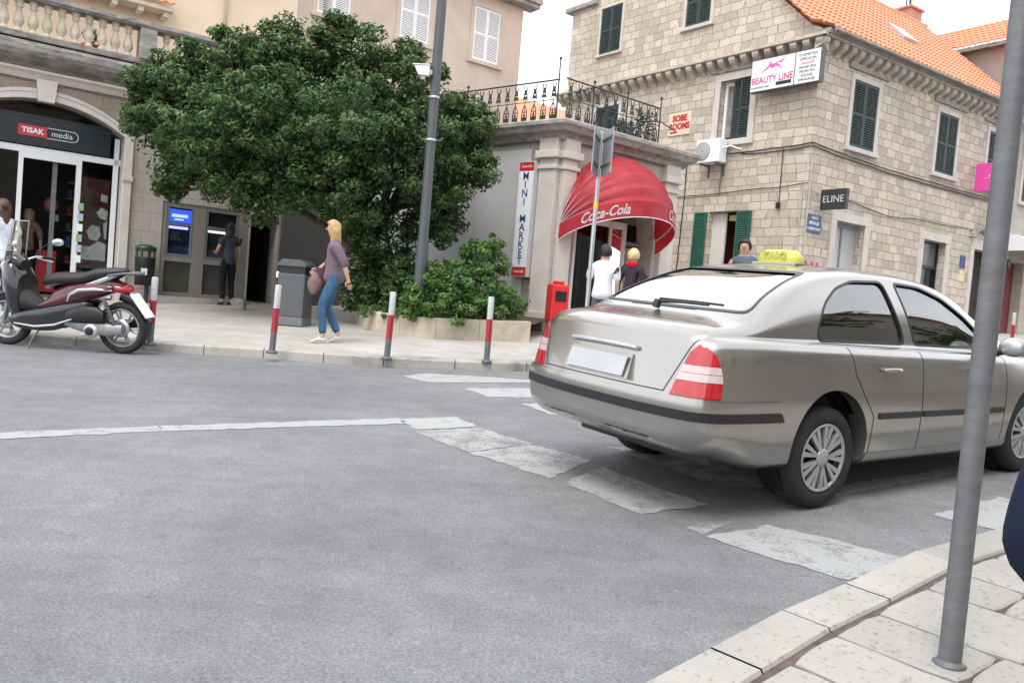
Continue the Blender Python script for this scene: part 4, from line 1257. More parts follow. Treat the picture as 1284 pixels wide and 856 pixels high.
# signboard behind the fanlight
sg = thing('shop_sign', 'dark signboard above the shop door with a red box reading TISAK and an outlined media', 'sign', M=Matrix.Translation(A.P(-3.2, -.2, 3.8)))
mb = MB(); mb.M = A.M(); mb.box(-4.3, -2.1, -.26, -.23, 3.64, 4.20); mb.build('board', mat('dark_slate_board', (.012, .02, .025), .4), sg)
mb = MB(); mb.M = A.M(); mb.box(-3.66, -3.19, -.23, -.215, 3.80, 4.00, .004); mb.build('red_box', mat('signal_red', (.50, .04, .05), .5), sg)
text('lettering', 'TISAK', .135, A.T(-3.425, -.212, 3.90), MT['white'], sg, bold=.004)
mb = MB(); mb.M = A.M()
cap = [(-3.19, 3.995), (-2.76, 3.995)] + [(-2.76 + .095 * sin(a), 3.90 + .095 * cos(a)) for a in np.linspace(.3, pi - .3, 8)] + [(-2.76, 3.805), (-3.19, 3.805)]
mb.tube([(u, -.225, z) for u, z in cap], .008, n=5)
mb.build('outline', MT['white_alu'], sg)
text('lettering', 'media', .15, A.T(-2.94, -.225, 3.90), MT['white_alu'], sg)
mb = MB(); mb.M = A.M(); mb.lathe([(0, 0), (.13, 0), (.13, .03), (0, .03)], (-4.05, -1.2, 4.3), (0, 0, -1), 20); lo = mb.build('ceiling_light', emis('lit_ceiling_lamp', (1, .95, .75), 2.5), AB)
# cash machine front
cf = link('cash_machine_front', MB().mesh('cash_machine_front', [MT['white_alu']]), AB)
beige = mat('shade_darkened_beige_frame', (.22, .20, .175), .5, var=.08)  # beige lowered to carry the shade over the cash machines in its colour
mb = MB(); mb.M = A.M()
for a, b, z0, z1 in ((-1.12, -1.03, .9, 2.93), (-.50, -.26, .95, 2.86), (.42, .62, .9, 2.93), (-1.12, .62, 2.83, 2.93), (-1.12, .62, 1.74, 1.83), (-1.12, .62, .9, 1.12)):
    mb.box(a, b, -.12, -.02 if b - a < 1 else -.025, z0, z1, .004)
mb.build('frame', beige, cf)
mb = MB(); mb.M = A.M(); mb.box(-1.03, -.50, -.14, -.10, 1.12, 1.74); mb.box(-.26, .42, -.14, -.10, 1.12, 1.74); mb.build('lower_panel', mat('dark_olive_panel', (.06, .06, .052), .5, var=.2), cf)
mb = MB(); mb.M = A.M(); mb.box(-1.12, .62, -.48, -.2, .9, 2.95); mb.build('back_panel', MT['dark'], cf)
def atm(u0, u1, label, blue):
    t = thing('cash_machine', label, 'cash machine', M=Matrix.Translation(A.P((u0 + u1) / 2, 0, 1.8)), group=None)
    mb = MB(); mb.M = A.M()
    fm = mat('teal_grey_bezel', (.12, .17, .19), .4) if blue else mat('grey_bezel', (.15, .15, .155), .5)
    mb.box(u0, u0 + .05, -.12, -.03, 1.83, 2.83, .005); mb.box(u1 - .05, u1, -.12, -.03, 1.83, 2.83, .005); mb.box(u0 + .05, u1 - .05, -.12, -.032, 1.83, 1.90); mb.box(u0 + .05, u1 - .05, -.12, -.032, 2.48, 2.53)
    mb.build('bezel', fm, t)
    mb = MB(); mb.M = A.M(); mb.box(u0 + .05, u1 - .05, -.19, -.17, 1.90, 2.83)
    mb.hexa([(u0 + .06, -.17, 1.90), (u1 - .06, -.17, 1.90), (u1 - .06, -.06, 1.90), (u0 + .06, -.06, 1.90), (u0 + .06, -.17, 2.15), (u1 - .06, -.17, 2.15), (u1 - .06, -.15, 2.06), (u0 + .06, -.15, 2.06)])
    mb.build('console', mat('navy_console', (.008, .012, .035), .25) if blue else MT['dark'], t)
    mb = MB(); mb.M = A.M(); mb.box(u0 + .06, u1 - .08, -.16, -.13, 2.41, 2.46)
    mb.build('light_strip', emis('violet_light', (.42, .35, 1), .75) if blue else emis('white_light', (.8, .8, .85), .45), t)
    if blue:
        mb = MB(); mb.M = A.M(); mb.box(u0 + .05, u1 - .05, -.10, -.05, 2.54, 2.80, .004); mb.build('header', emis('blue_header', (.03, .07, .55), .55), t)
        mb = MB(); mb.M = A.M(); mb.box(u0 + .10, u1 - .12, -.05, -.045, 2.64, 2.70); mb.box(u0 + .15, u1 - .2, -.05, -.045, 2.58, 2.61); mb.build('header_print', emis('pale_blue_print', (.35, .45, 1), .5), t)
    mb = MB(); mb.M = A.M(); mb.box(u0 + .3, u0 + .36, -.165, -.14, 2.16, 2.22); mb.box(u0 + .12, u0 + .3, -.168, -.15, 2.18, 2.36); mb.build('screen', mat('dim_screen', (.03, .04, .05), .1), t)
    return t
atm(-1.03, -.50, 'cash machine with a glowing blue header and violet light strip', True)
atm(-.26, .42, 'grey cash machine with a white light strip behind the dark dressed person', False)
# step
mb = MB(); g0 = A.g(0)
mb.add([A.P(-1.3, 0, .8), A.P(.75, 0, .8), A.P(.75, .30, .8), A.P(-1.3, .30, .8), A.P(-1.3, 0, 1.04), A.P(.75, 0, 1.04), A.P(.75, .30, 1.04), A.P(-1.3, .30, 1.04)], [(4, 5, 6, 7), (0, 1, 5, 4), (3, 2, 6, 7), (0, 3, 7, 4), (1, 2, 6, 5)], smooth=False)
mb.build('step', MT['kerb_far'], AB)
# dark recess wall and grey wall behind the tree
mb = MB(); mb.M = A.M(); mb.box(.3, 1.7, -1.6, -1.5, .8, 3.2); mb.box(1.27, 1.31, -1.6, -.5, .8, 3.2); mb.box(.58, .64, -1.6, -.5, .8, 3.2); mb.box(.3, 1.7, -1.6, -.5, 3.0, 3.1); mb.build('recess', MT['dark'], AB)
CRF = Frame(A.P(1.3, .0, 0), 54)
shaded_grey = mat('shade_darkened_render', (.075, .07, .068), .9, var=.1, scale=2)  # grey darkened to paint in the shade under the tree
bw_ = thing('boundary_wall', 'grey rendered wall, colour darkened for tree shade, behind the tall grey litter bin', 'wall', M=Matrix.Translation(A.P(1.3, 0, A.g(1.3))))
mb = MB(); mb.M = A.M(); mb.box(1.3, 2.58, .01, .12, .7, 4.2, .01); mb.box(2.6, 9.2, -1.2, -1.05, .8, 4.2, .01); mb.build('render', shaded_grey, bw_)
mb = MB(); mb.M = A.M(); mb.box(1.28, 2.6, -.02, .16, 4.2, 4.3, .01); mb.build('coping', MT['stone_dark'], bw_)
# upper storey set back behind the terrace (cream)
D = Frame(A.P(0, -3.6, 0), 54)
du, dw = D.at(164, 4); du2, dw2 = D.at(221, 18)
Dn = thing('cream_house', 'cream plastered upper house behind the balustrade with a scrap of tiled eave', 'house', M=Matrix.Translation(D.P(0, 0, 5)))
mb = MB(); wall(mb, D, -12, D.at(373, 10)[0], 5.2, 14, [(-5.0, -4.2, 5.4, 7.4)]); mb.build('wall', MT['cream'], Dn)
mb = MB(); mb.M = D.M(); mb.quad((-5.0, -.1, 5.4), (-4.2, -.1, 5.4), (-4.2, -.1, 7.4), (-5.0, -.1, 7.4)); mb.build('door', MT['dark_glass'], Dn)
mb = MB(); mb.M = D.M(); mb.box(-5.0, -4.75, -.08, .02, 5.4, 7.4); mb.build('door_frame', MT['white_paint'], Dn)
ue, we = D.at(219, 10, .55)
mb = MB(); mb.M = D.M(); mb.box(-12, ue, .0, .5, we - .1, we + .0, .01)
for k in range(9): mb.box(ue - .2 - k * .55, ue - .08 - k * .55, 0, .42, we - .22, we - .1)
mb.build('eave', mat('cream_eave', (.58, .50, .40), .8), Dn)
tiles(D, Dn, D.P(ue - 10, .55, we + .02), D.U, (-D.N * cos(radians(24)) + Vector((0, 0, sin(radians(24))))).normalized(), 10.1, .55)
mb = MB(); ud, wd_ = D.at(282, 20); mb.tube([D.P(ud, .05, 5.3), D.P(ud, .05, 13.8)], .03, n=8); mb.build('drain_pipe', mat('rust_stained_pipe', (.42, .33, .24), .7), Dn)
# plants and white garden chair on the terrace
pt = thing('terracotta_pot', 'terracotta flower pot between the balusters on the terrace', 'plant pot', M=Matrix.Translation(A.P(-2.55, -.25, 5.40)))
mb = MB(); mb.lathe([(0, 5.40), (.11, 5.40), (.16, 5.66), (.18, 5.66), (.18, 5.70), (.15, 5.70), (.14, 5.62), (0, 5.62)], A.P(-2.55, -.25, 0), n=16); mb.build('pot', MT['tile'], pt)
def sprig(parent, c, r, n, m, size=.08, up=.5):
    mb = MB()
    for i in range(n):
        d = Vector((random.gauss(0, 1), random.gauss(0, 1), random.gauss(up, 1))).normalized()
        p = Vector(c) + d * r * random.uniform(.3, 1)
        a = d.orthogonal().normalized(); a = Matrix.Rotation(random.uniform(0, 6.28), 3, d) @ a; b_ = d.cross(a)
        l = size * random.uniform(.6, 1.2)
        mb.quad(p, p + a * l * .5 + b_ * l * .3, p + a * l, p + a * l * .5 - b_ * l * .3)
    return mb.build('foliage', m, parent, recalc=False)
lm0 = mat('pot_plant_leaf', (.05, .12, .035), .5, var=.4, scale=20)
sprig(pt, A.P(-2.55, -.25, 5.85), .2, 160, lm0)

# ================================================================== tall cream house with white shutters behind the tree
Cp = at(650, 95, 31.0)
C = Frame((Cp.x, Cp.y), 53)
Cn = thing('cream_house', 'tall pinkish plastered house with white louvred shutters behind the tree', 'house', M=Matrix.Translation(C.P(0, 0, C.g(0))))
wins = []
for a, b_ in (((597, 7), (622, 83)), ((512, -34), (547, 46)), ((416, -75), (449, 14)), ):
    ua, wa = C.at(*a); ub, wb = C.at(*b_)
    wins.append((ua, ub + .12))
ua0, wt0 = C.at(597, 7); _, wb0 = C.at(590, 73)
wins = [(ua0 - .02, ua0 + 1.10)]
step_ = 2.93
for k in (1, 2, 3): wins.append((wins[0][0] - step_ * k, wins[0][1] - step_ * k))
mb = MB(); wall(mb, C, -16, 0, 0, 12.55, [(a, b_, wb0, wt0) for a, b_ in wins], depth=.2); mb.build('wall', MT['pink_plaster'], Cn)
mb = MB(); cs = Frame(C.P(0, 0, 0), 53 - 90)
wall(mb, cs, 0, 9, 0, 12.55); mb.build('wall', MT['pink_plaster'], Cn)
for a, b_ in wins:
    window_part(C, Cn, a, b_, wb0, wt0, m='white_paint', t=.15, sm='pink_plaster')
mb = MB(); mb.M = C.M(); mb.box(-16, .5, -.2, .5, 12.55, 12.72, .02); mb.box(-16, .45, -.2, .42, 12.40, 12.55, .02); mb.build('eave', MT['stone_cornice'], Cn)
mb = MB(); mb.M = C.M(); mb.hexa([(-16, .5, 12.72), (.5, .5, 12.72), (.5, -9, 12.72), (-16, -9, 12.72), (-16, .4, 12.8), (.4, .4, 12.8), (-3, -4.5, 15), (-13, -4.5, 15)]); mb.build('roof', MT['tile'], Cn)
mb = MB(); mb.tube([C.P(-7.7 + .0 * i, .06, 1 + i * 3.8) for i in range(4)], .05, n=8); mb.build('drain_pipe', MT['stone_cornice'], Cn)

# ================================================================== minimarket pavilion
MF = Frame((.62, 15.47), 52)
MS = Frame((.62, 15.47), 129)
MK = thing('minimarket_building', 'small pale stone pavilion of the minimarket with a moulded cornice and roof terrace', 'building', M=Matrix.Translation(MF.P(0, 0, MF.g(0))))
ow0, ow1 = .10, 2.66
sprm, crm = 2.95, 4.30
def ellhead(a, b, s, c, n=14):
    m_ = (a + b) / 2; r = (b - a) / 2
    return [(m_ - r * cos(pi * i / n), s + (c - s) * sin(pi * i / n)) for i in range(n + 1)]
mb = MB()
wall(mb, MF, 0, 3.22, 0, 4.60, depth=.45, curved=[(.36, ow1, .7, ellhead(.36, ow1, sprm, crm))])
wall(mb, MS, -6.5, 0, 0, 4.60)
me_ = Frame(MF.P(3.22, 0, 0), 52 - 90)
wall(mb, me_, 0, 5, 0, 4.6)
mb.build('wall', MT['ashlar'], MK)
MT['pilaster'] = MT['stone_pale']
def pil(fr, u0, u1, name='pilaster'):
    mb = MB(); mb.M = fr.M()
    mb.box(u0, u1, -.02, .09, .7, 4.22, .012)
    mb.box(u0 - .03, u1 + .03, -.02, .13, .7, 1.35, .012)
    mb.box(u0 - .04, u1 + .04, -.02, .13, 4.02, 4.09, .01); mb.box(u0 - .07, u1 + .07, -.02, .17, 4.22, 4.36, .02)
    mb.box(u0 - .02, u1 + .02, -.02, .11, 4.36, 4.6, .01)
    return mb.build(name, MT['stone_pale'], MK)
pil(MF, .03, .36); pil(MF, 2.82, 3.20); pil(MS, -.42, -.03)
prof = [(-.1, 4.56), (.10, 4.56), (.13, 4.62), (.16, 4.66), (.26, 4.69), (.30, 4.76), (.34, 4.80), (.34, 4.86), (.28, 4.90), (-.1, 4.95)]
mit = (MF.N + MS.N) / (1 + MF.N.dot(MS.N))
mb = MB()
rows = [[MS.P(-6.5, a, b) for a, b in prof], [MF.O + mit * a + Vector((0, 0, b)) for a, b in prof], [MF.P(3.22, a, b) + MF.U * a for a, b in prof], [MF.P(3.22, 0, b) + MF.U * a - MF.N * 4 for a, b in prof]]
for r0, r1 in zip(rows, rows[1:]):
    for k in range(len(prof)): mb.quad(r0[k], r0[(k + 1) % len(prof)], r1[(k + 1) % len(prof)], r1[k])
mb.build('cornice', MT['stone_cornice'], MK)
mb = MB()
mb.poly([MS.P(-6.5, 0, 4.9), MF.P(0, 0, 4.9), MF.P(3.5, 0, 4.9), MF.P(3.5, -6, 4.9)]); mb.build('terrace', MT['stone_cornice'], MK)
mb = MB(); mb.M = MS.M(); mb.box(-6.4, -.66, -.02, .05, .7, 4.42, .006); mb.build('render_panel', MT['grey_panel'], MK)
mb = MB(); mb.M = MS.M(); mb.box(-.62, -.44, -.01, .03, .9, 4.4, .006); mb.build('dark_strip', MT['stone_cornice'], MK)
# glazed shop front inside the arch
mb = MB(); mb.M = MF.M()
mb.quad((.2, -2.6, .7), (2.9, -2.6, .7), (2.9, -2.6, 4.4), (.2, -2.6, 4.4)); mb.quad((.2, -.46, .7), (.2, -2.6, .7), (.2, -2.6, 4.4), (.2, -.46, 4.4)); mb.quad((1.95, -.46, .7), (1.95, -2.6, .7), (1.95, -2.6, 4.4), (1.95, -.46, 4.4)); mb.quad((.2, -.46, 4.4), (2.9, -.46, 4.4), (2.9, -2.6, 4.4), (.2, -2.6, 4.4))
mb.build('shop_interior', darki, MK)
mb = MB(); mb.M = MF.M()
for uu in np.arange(.5, 1.8, .16):
    for zz in np.arange(1.5, 3.0, .3):
        mb.mi = random.randrange(5); mb.box(uu, uu + .12, -2.4, -2.2, zz, zz + random.uniform(.1, .24))
mb.build('goods', gm, MK)
dl, dr_ = MF.at(716, 330, -.35)[0], MF.at(762, 330, -.35)[0]
rr = MF.at(783, 300, -.35)[0]
sfm = link('shop_front', MB().mesh('shop_front', [MT['white_alu']]), MK)
mb = MB(); mb.M = MF.M()
for a, b_, z0, z1 in ((dl, dl + .07, .8, 3.3), (dr_ - .035, dr_ + .035, .8, 3.3), (rr - .04, rr + .03, .8, 3.3), (.32, rr, 3.17, 3.30), (.32, .38, .8, 3.3)):
    mb.box(a, b_, -.40, -.33, z0, z1, .004)
mb.build('door_frame', MT['white_alu'], sfm)
mb = MB(); mb.M = MF.M()
mb.box(dl + .22, dl + .26, -.43, -.39, 1.1, 3.1); mb.box(dr_ - .22, dr_ - .18, -.43, -.39, 1.1, 3.1); mb.box(dl + .22, dr_ - .18, -.43, -.39, 3.05, 3.1)
mb.build('inner_door_frame', MT['grey_metal'], sfm)
mb = MB(); mb.M = MF.M()
for a, b_ in ((.38, dl), (dl + .07, dr_ - .035), (dr_ + .035, rr - .04)): mb.quad((a, -.365, 1.0), (b_, -.365, 1.0), (b_, -.365, 3.17), (a, -.365, 3.17))
mb.build('pane', glass('market_glass', (.45, .48, .48)), sfm)
mb = MB(); mb.M = MF.M(); mb.box(dr_ + .08, dr_ + .22, -.36, -.355, 2.28, 2.34); mb.box(.42, .50, -.36, -.355, 2.3, 2.4); mb.build('red_sticker', MT['red'], sfm)
mb = MB(); mb.M = MF.M(); mb.box(rr + .03, ow1 + .05, -.9, -.38, .7, 2.86, .02); mb.box(rr + .0, ow1 + .1, -1.0, -.34, 2.86, 2.94, .02); mb.build('stone_pier', MT['stone_cornice'], MK)
mb = MB(); mb.M = MF.M(); mb.box(rr + .10, rr + .34, -.40, -.30, .7, 2.66, .02); mb.box(rr + .06, rr + .38, -.42, -.28, 2.66, 2.80, .02); mb.build('column', MT['stone_pale'], MK)
mb = MB(); mb.M = MF.M()
pts = ellhead(.42, ow1 + .2, 3.3, 4.35)
mb.poly([(u, -.44, z) for u, z in pts]); mb.build('fanlight_panel', mat('dim_grey_panel', (.16, .16, .16), .6), MK)

# red dome awning: hinged hoops covered with fabric, valance with the drink lettering
aw = thing('red_awning', 'red domed fabric awning with white drink lettering over the minimarket door', 'awning', M=Matrix.Translation(MF.P(1.37, 0, 3.0)))
cu_, cw_, ru, rh, rn = 1.37, 2.98, 1.34, 1.50, 1.30
phis = [radians(a) for a in (88, 74, 60, 46, 33, 22)]
def awp(th, ph, drop=0.0, k=1.0):
    return MF.P(cu_ - ru * k * cos(th), .03 + rn * k * sin(th) * cos(ph), cw_ + rh * k * sin(th) * sin(ph) - drop)
m_, n_, b_ = new_mat('red_awning_fabric')
b_.inputs['Roughness'].default_value = .5
n1 = N(n_, 'ShaderNodeTexNoise', Scale=3.0, Detail=6.0)
n_.links.new(coords(n_), n1.inputs['Vector'])
r1_ = N(n_, 'ShaderNodeValToRGB'); r1_.color_ramp.elements[0].position = .3; r1_.color_ramp.elements[1].position = .72
r1_.color_ramp.elements[0].color = (.38, .010, .022, 1); r1_.color_ramp.elements[1].color = (.50, .045, .06, 1)
n_.links.new(n1.outputs['Fac'], r1_.inputs['Fac']); n_.links.new(r1_.outputs['Color'], b_.inputs['Base Color'])
tl_ = N(n_, 'ShaderNodeBsdfTranslucent'); tl_.inputs['Color'].default_value = (.5, .02, .02, 1)
ms_ = N(n_, 'ShaderNodeMixShader'); ms_.inputs[0].default_value = .25
n_.links.new(b_.outputs[0], ms_.inputs[1]); n_.links.new(tl_.outputs[0], ms_.inputs[2]); n_.links.new(ms_.outputs[0], n_.nodes['Material Output'].inputs['Surface'])
MT['awning'] = m_
nt_ = 36
mb = MB()
rows = []
for a, b__ in zip(phis, phis[1:]):
    for t in (0, .33, .66):
        ph = a + (b__ - a) * t
        sag = 1 - .06 * sin(pi * t)
        rows.append([awp(pi * i / nt_, ph, 0, sag if 0 < i < nt_ else 1) for i in range(nt_ + 1)])
rows.append([awp(pi * i / nt_, phis[-1]) for i in range(nt_ + 1)])
mb.grid(rows)
mb.build('canopy', MT['awning'], aw, recalc=True)
def valp(i_th, d):
    e = 1 + .02 * sin(d * 8)
    p = awp(i_th, phis[-1])
    side = abs(cos(i_th)) ** 1.5
    dn = d * (1.0 - .1 * side)
    return p + Vector((0, 0, -dn)) + MF.N * (.05 * d)
mb = MB(); nv = 60
rows = [[valp(pi * i / nv, d * (1 + .10 * max(0, (abs(i / nv - .5) - .42) * 10))) for i in range(nv + 1)] for d in (0, .1, .2, .30)]
mb.grid(rows); mb.build('valance', MT['awning'], aw)
mb = MB(); mb.tube([valp(pi * i / nv, .30 * (1 + .10 * max(0, (abs(i / nv - .5) - .42) * 10))) for i in range(nv + 1)], .008, n=5); mb.build('white_piping', MT['white'], aw)
for ph in phis:
    mb = MB(); mb.tube([awp(pi * i / nt_, ph, 0, .985) for i in range(nt_ + 1)], .013, n=6); mb.build('hoop', MT['white_alu'], aw)
def onval(th_c):
    def f(p):
        th = pi * th_c + (p.x) / 1.33
        q = valp(th, .15 - p.y)
        q2 = valp(th + .01, .15 - p.y)
        return q + MF.N * .012 * sin(th) - MF.U * .014 * cos(th)
    return f
text('lettering', 'Coca-Cola', .27, None, MT['white'], aw, shear=.35, warp=onval(.245), sx=.80, bold=.006, ext=.001)
text('lettering', 'Coca-Cola', .27, None, MT['white'], aw, shear=.35, warp=onval(.70), sx=.80, bold=.006, ext=.001)

# vertical sign
s0, z1_ = MS.at(656, 205, .12); s1, _ = MS.at(673.5, 205, .12); _, z0_ = MS.at(655, 346, .12)
sg = thing('minimarket_sign', 'tall narrow white sign reading MINI MARKET vertically in blue with red ends', 'sign', M=Matrix.Translation(MS.P((s0 + s1) / 2, .1, z0_)))
s0 -= .0; sm_ = (s0 + s1) / 2; sw = (s1 - s0)
mb = MB(); mb.M = MS.M(); mb.box(s0 - .02, s1 + .02, .05, .20, z0_ - .02, z1_ + .02, .006); mb.build('box', MT['grey_panel'], sg)
mb = MB(); mb.M = MS.M(); mb.box(s0, s1, .20, .206, z0_ + .17, z1_ - .17); mb.build('face', MT['white'], sg)
mb = MB(); mb.M = MS.M(); mb.box(s0, s1, .20, .207, z1_ - .16, z1_); mb.build('red_cap', MT['red'], sg)
mb = MB(); mb.M = MS.M(); mb.box(s0, s1, .20, .207, z0_, z0_ + .16); mb.build('red_foot', MT['red'], sg)
H_ = z1_ - z0_ - .36
st = 'MINI MARKET'
for i, c in enumerate(st):
    if c == ' ': continue
    text('lettering', c, .20, MS.T(sm_, .208, z1_ - .17 - H_ * (i + .6) / 11.1), MT['blue'], sg, bold=.002, sx=.95)
for zz in (z1_ - .08, z0_ + .08): text('red_lettering', 'Coca-Cola', .07, MS.T(sm_, .209, zz), MT['white'], sg, shear=.3, sx=.8)

# iron railing of the roof terrace: each ornament a piece of its own
rl = thing('iron_railing', 'black ornamental iron railing around the minimarket roof terrace', 'railing', M=Matrix.Translation(MF.P(0, -.2, 4.95)))
orn = MB()
def bar(pts, r=.009): orn.tube([(x, 0, z) for x, z in pts], r, n=5)
bar([(-.055, 0), (-.06, .12), (-.05, .24), (0, .34), (.05, .24), (.06, .12), (.055, 0)], .011)
bar([(0, 0), (0, .34)], .008); bar([(-.055, .10), (.055, .10)]); bar([(-.05, .2), (.05, .2)])
orn.box(-.04, .04, -.008, .008, .02, .10); orn.prism([(-.03, .12), (.03, .12), (0, .2)], -.008, .008, 'xz')
bar([(-.05, .42), (-.035, .52), (-.02, .58), (-.045, .70)], .010); bar([(.05, .42), (.035, .52), (.02, .58), (.045, .70)], .010)
orn.box(-.03, .03, -.008, .008, .52, .62); orn.prism([(-.04, .44), (.04, .44), (.02, .5), (-.02, .5)], -.006, .006, 'xz'); bar([(0, .34), (0, .42)], .008)
orn_me = orn.mesh('ornament', [MT['black_metal']])
def rail(fr, u0, u1, n, z, tops, parent, step=.215, hgt=.74):
    L = u1 - u0
    mb = MB(); mb.M = fr.M(0, n, z)
    mb.tube([(u0, 0, hgt), ((u0 + u1) / 2, 0, hgt + tops * .5), (u1, 0, hgt + tops)], .016, n=6); mb.tube([(u0, 0, .38), (u1, 0, .38 + tops * .5)], .009, n=5); mb.tube([(u0, 0, .02), (u1, 0, .02)], .012, n=5)
    mb.build('rail_bar', MT['black_metal'], parent)
    k = int(L / step); inv = ROOTM[parent.name].inverted()
    for i in range(k):
        o = bpy.data.objects.new('ornament', orn_me); COL.objects.link(o); o.parent = parent
        p = fr.P(u0 + (i + .5) * L / k, n, z)
        o.matrix_basis = inv @ Matrix(((fr.U.x, fr.N.x, 0, p.x), (fr.U.y, fr.N.y, 0, p.y), (0, 0, 1, p.z), (0, 0, 0, 1)))
    return
rail(MS, -4.6, -.1, .10, 4.92, 0.0, rl)
ru1 = MF.at(826, 165, .10)[0]
rail(MF, -.1, ru1, .10, 4.92, -.02, rl)
for fr, u, h in ((MS, -.12, 1.15), (MS, -2.4, .85), (MF, 1.5, .85), (MF, ru1, .95), (MF, .6, .85)):
    mb = MB(); mb.M = fr.M(u, .10, 4.9); mb.cyl((0, 0, 0), (0, 0, h), .018, .012, 6); mb.ell((0, 0, h), (.03, .03, .03), 8, 5); mb.box(-.05, .05, -.05, .05, 0, .04); mb.build('post', MT['black_metal'], rl)
cp = thing('climbing_plant', 'dark green climbing plant tangled in the roof terrace railing', 'plant', M=Matrix.Translation(MF.P(2.2, .0, 4.95)))
mb = MB(); mb.tube([MF.P(1.9, 0, 4.9), MF.P(2.0, .05, 5.3), MF.P(2.5, .06, 5.4), MF.P(3.0, .05, 5.3)], .012, n=5); mb.build('stem', MT['black_metal'], cp)
mb = MB()
for i in range(1500):
    u = random.uniform(1.2, ru1); zz = 4.95 + random.random() ** 1.1 * (.62 if u > 1.9 else .3)
    p = MF.P(u, random.uniform(-.12, .0), zz); d = Vector((random.gauss(0, 1), random.gauss(0, 1), random.gauss(0, 1))).normalized()
    a = d.orthogonal().normalized(); b__ = d.cross(a); l = random.uniform(.03, .06)
    mb.quad(p, p + a * l * .5 + b__ * l * .35, p + a * l, p + a * l * .5 - b__ * l * .35)
mb.build('foliage', mat('climber_leaf', (.02, .055, .04), .5, var=.4, scale=20), cp, recalc=False)

# ================================================================== vegetation
def leaf_cloud(name, P, Nrm, size, m, parent, tone, aspect=.42, bend=.25, inv=None):
    """P centres, Nrm leaf normals; every leaf is a folded four-vertex blade"""
    n = len(P)
    r = rng.normal(size=(n, 3)); T = np.cross(Nrm, r); T /= np.linalg.norm(T, axis=1)[:, None] + 1e-9
    Bn = np.cross(Nrm, T)
    L = size[:, None]
    V = np.empty((n, 4, 3))
    V[:, 0] = P - T * L * .5
    V[:, 1] = P + Bn * L * aspect * .5 + Nrm * L * .06
    V[:, 2] = P + T * L * .5 - Nrm * L * bend
    V[:, 3] = P - Bn * L * aspect * .5 + Nrm * L * .06
    V = V.reshape(-1, 3)
    if parent is not None:
        im = np.array(ROOTM[parent.name].inverted())
        V = V @ im[:3, :3].T + im[:3, 3]
    me = bpy.data.meshes.new(name)
    me.vertices.add(4 * n); me.vertices.foreach_set('co', V.ravel())
    me.loops.add(4 * n); me.loops.foreach_set('vertex_index', np.arange(4 * n, dtype=np.int32))
    me.polygons.add(n); me.polygons.foreach_set('loop_start', np.arange(0, 4 * n, 4, dtype=np.int32))
    me.polygons.foreach_set('loop_total', np.full(n, 4, dtype=np.int32))
    me.update(calc_edges=True)
    me.materials.append(m)
    me.attributes.new('tone', 'FLOAT', 'POINT').data.foreach_set('value', np.repeat(tone, 4).astype(np.float32))
    return link(name, me, parent)

def clumps(lumps, per, nsub, rsub, leaf, squash=.8, fill=.25, tonevar=.25):
    Ps, Ns, Ts, Ss = [], [], [], []
    for (c, r) in lumps:
        c = np.array(c); k = int(nsub * (r / .8) ** 2)
        d = rng.normal(size=(k, 3)); d /= np.linalg.norm(d, axis=1)[:, None]
        sc_ = c + d * np.array([r, r, r * squash]) * rng.uniform(.72, 1.0, (k, 1))
        for j in range(k):
            rs = rsub * rng.uniform(.6, 1.35)
            q = rng.normal(size=(per, 3)); q /= np.linalg.norm(q, axis=1)[:, None]
            rad = rng.uniform(.25, 1, (per, 1)) ** .5
            Ps.append(sc_[j] + q * rad * rs * np.array([1, 1, .75]))
            nn = q * .55 + np.array([0, 0, .75]) + rng.normal(size=(per, 3)) * .45 + d[j] * .3
            Ns.append(nn / np.linalg.norm(nn, axis=1)[:, None])
            base = rng.uniform(.1, .9)
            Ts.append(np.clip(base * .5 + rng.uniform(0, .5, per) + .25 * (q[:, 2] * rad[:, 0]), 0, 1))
        kf = int(per * k * fill)
        q = rng.normal(size=(kf, 3)); q /= np.linalg.norm(q, axis=1)[:, None]
        Ps.append(c + q * r * rng.uniform(0, .85, (kf, 1)))
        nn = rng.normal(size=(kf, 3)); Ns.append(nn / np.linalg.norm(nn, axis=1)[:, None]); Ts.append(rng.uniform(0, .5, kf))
    P = np.concatenate(Ps); Nn_ = np.concatenate(Ns); T = np.concatenate(Ts)
    return P, Nn_, T

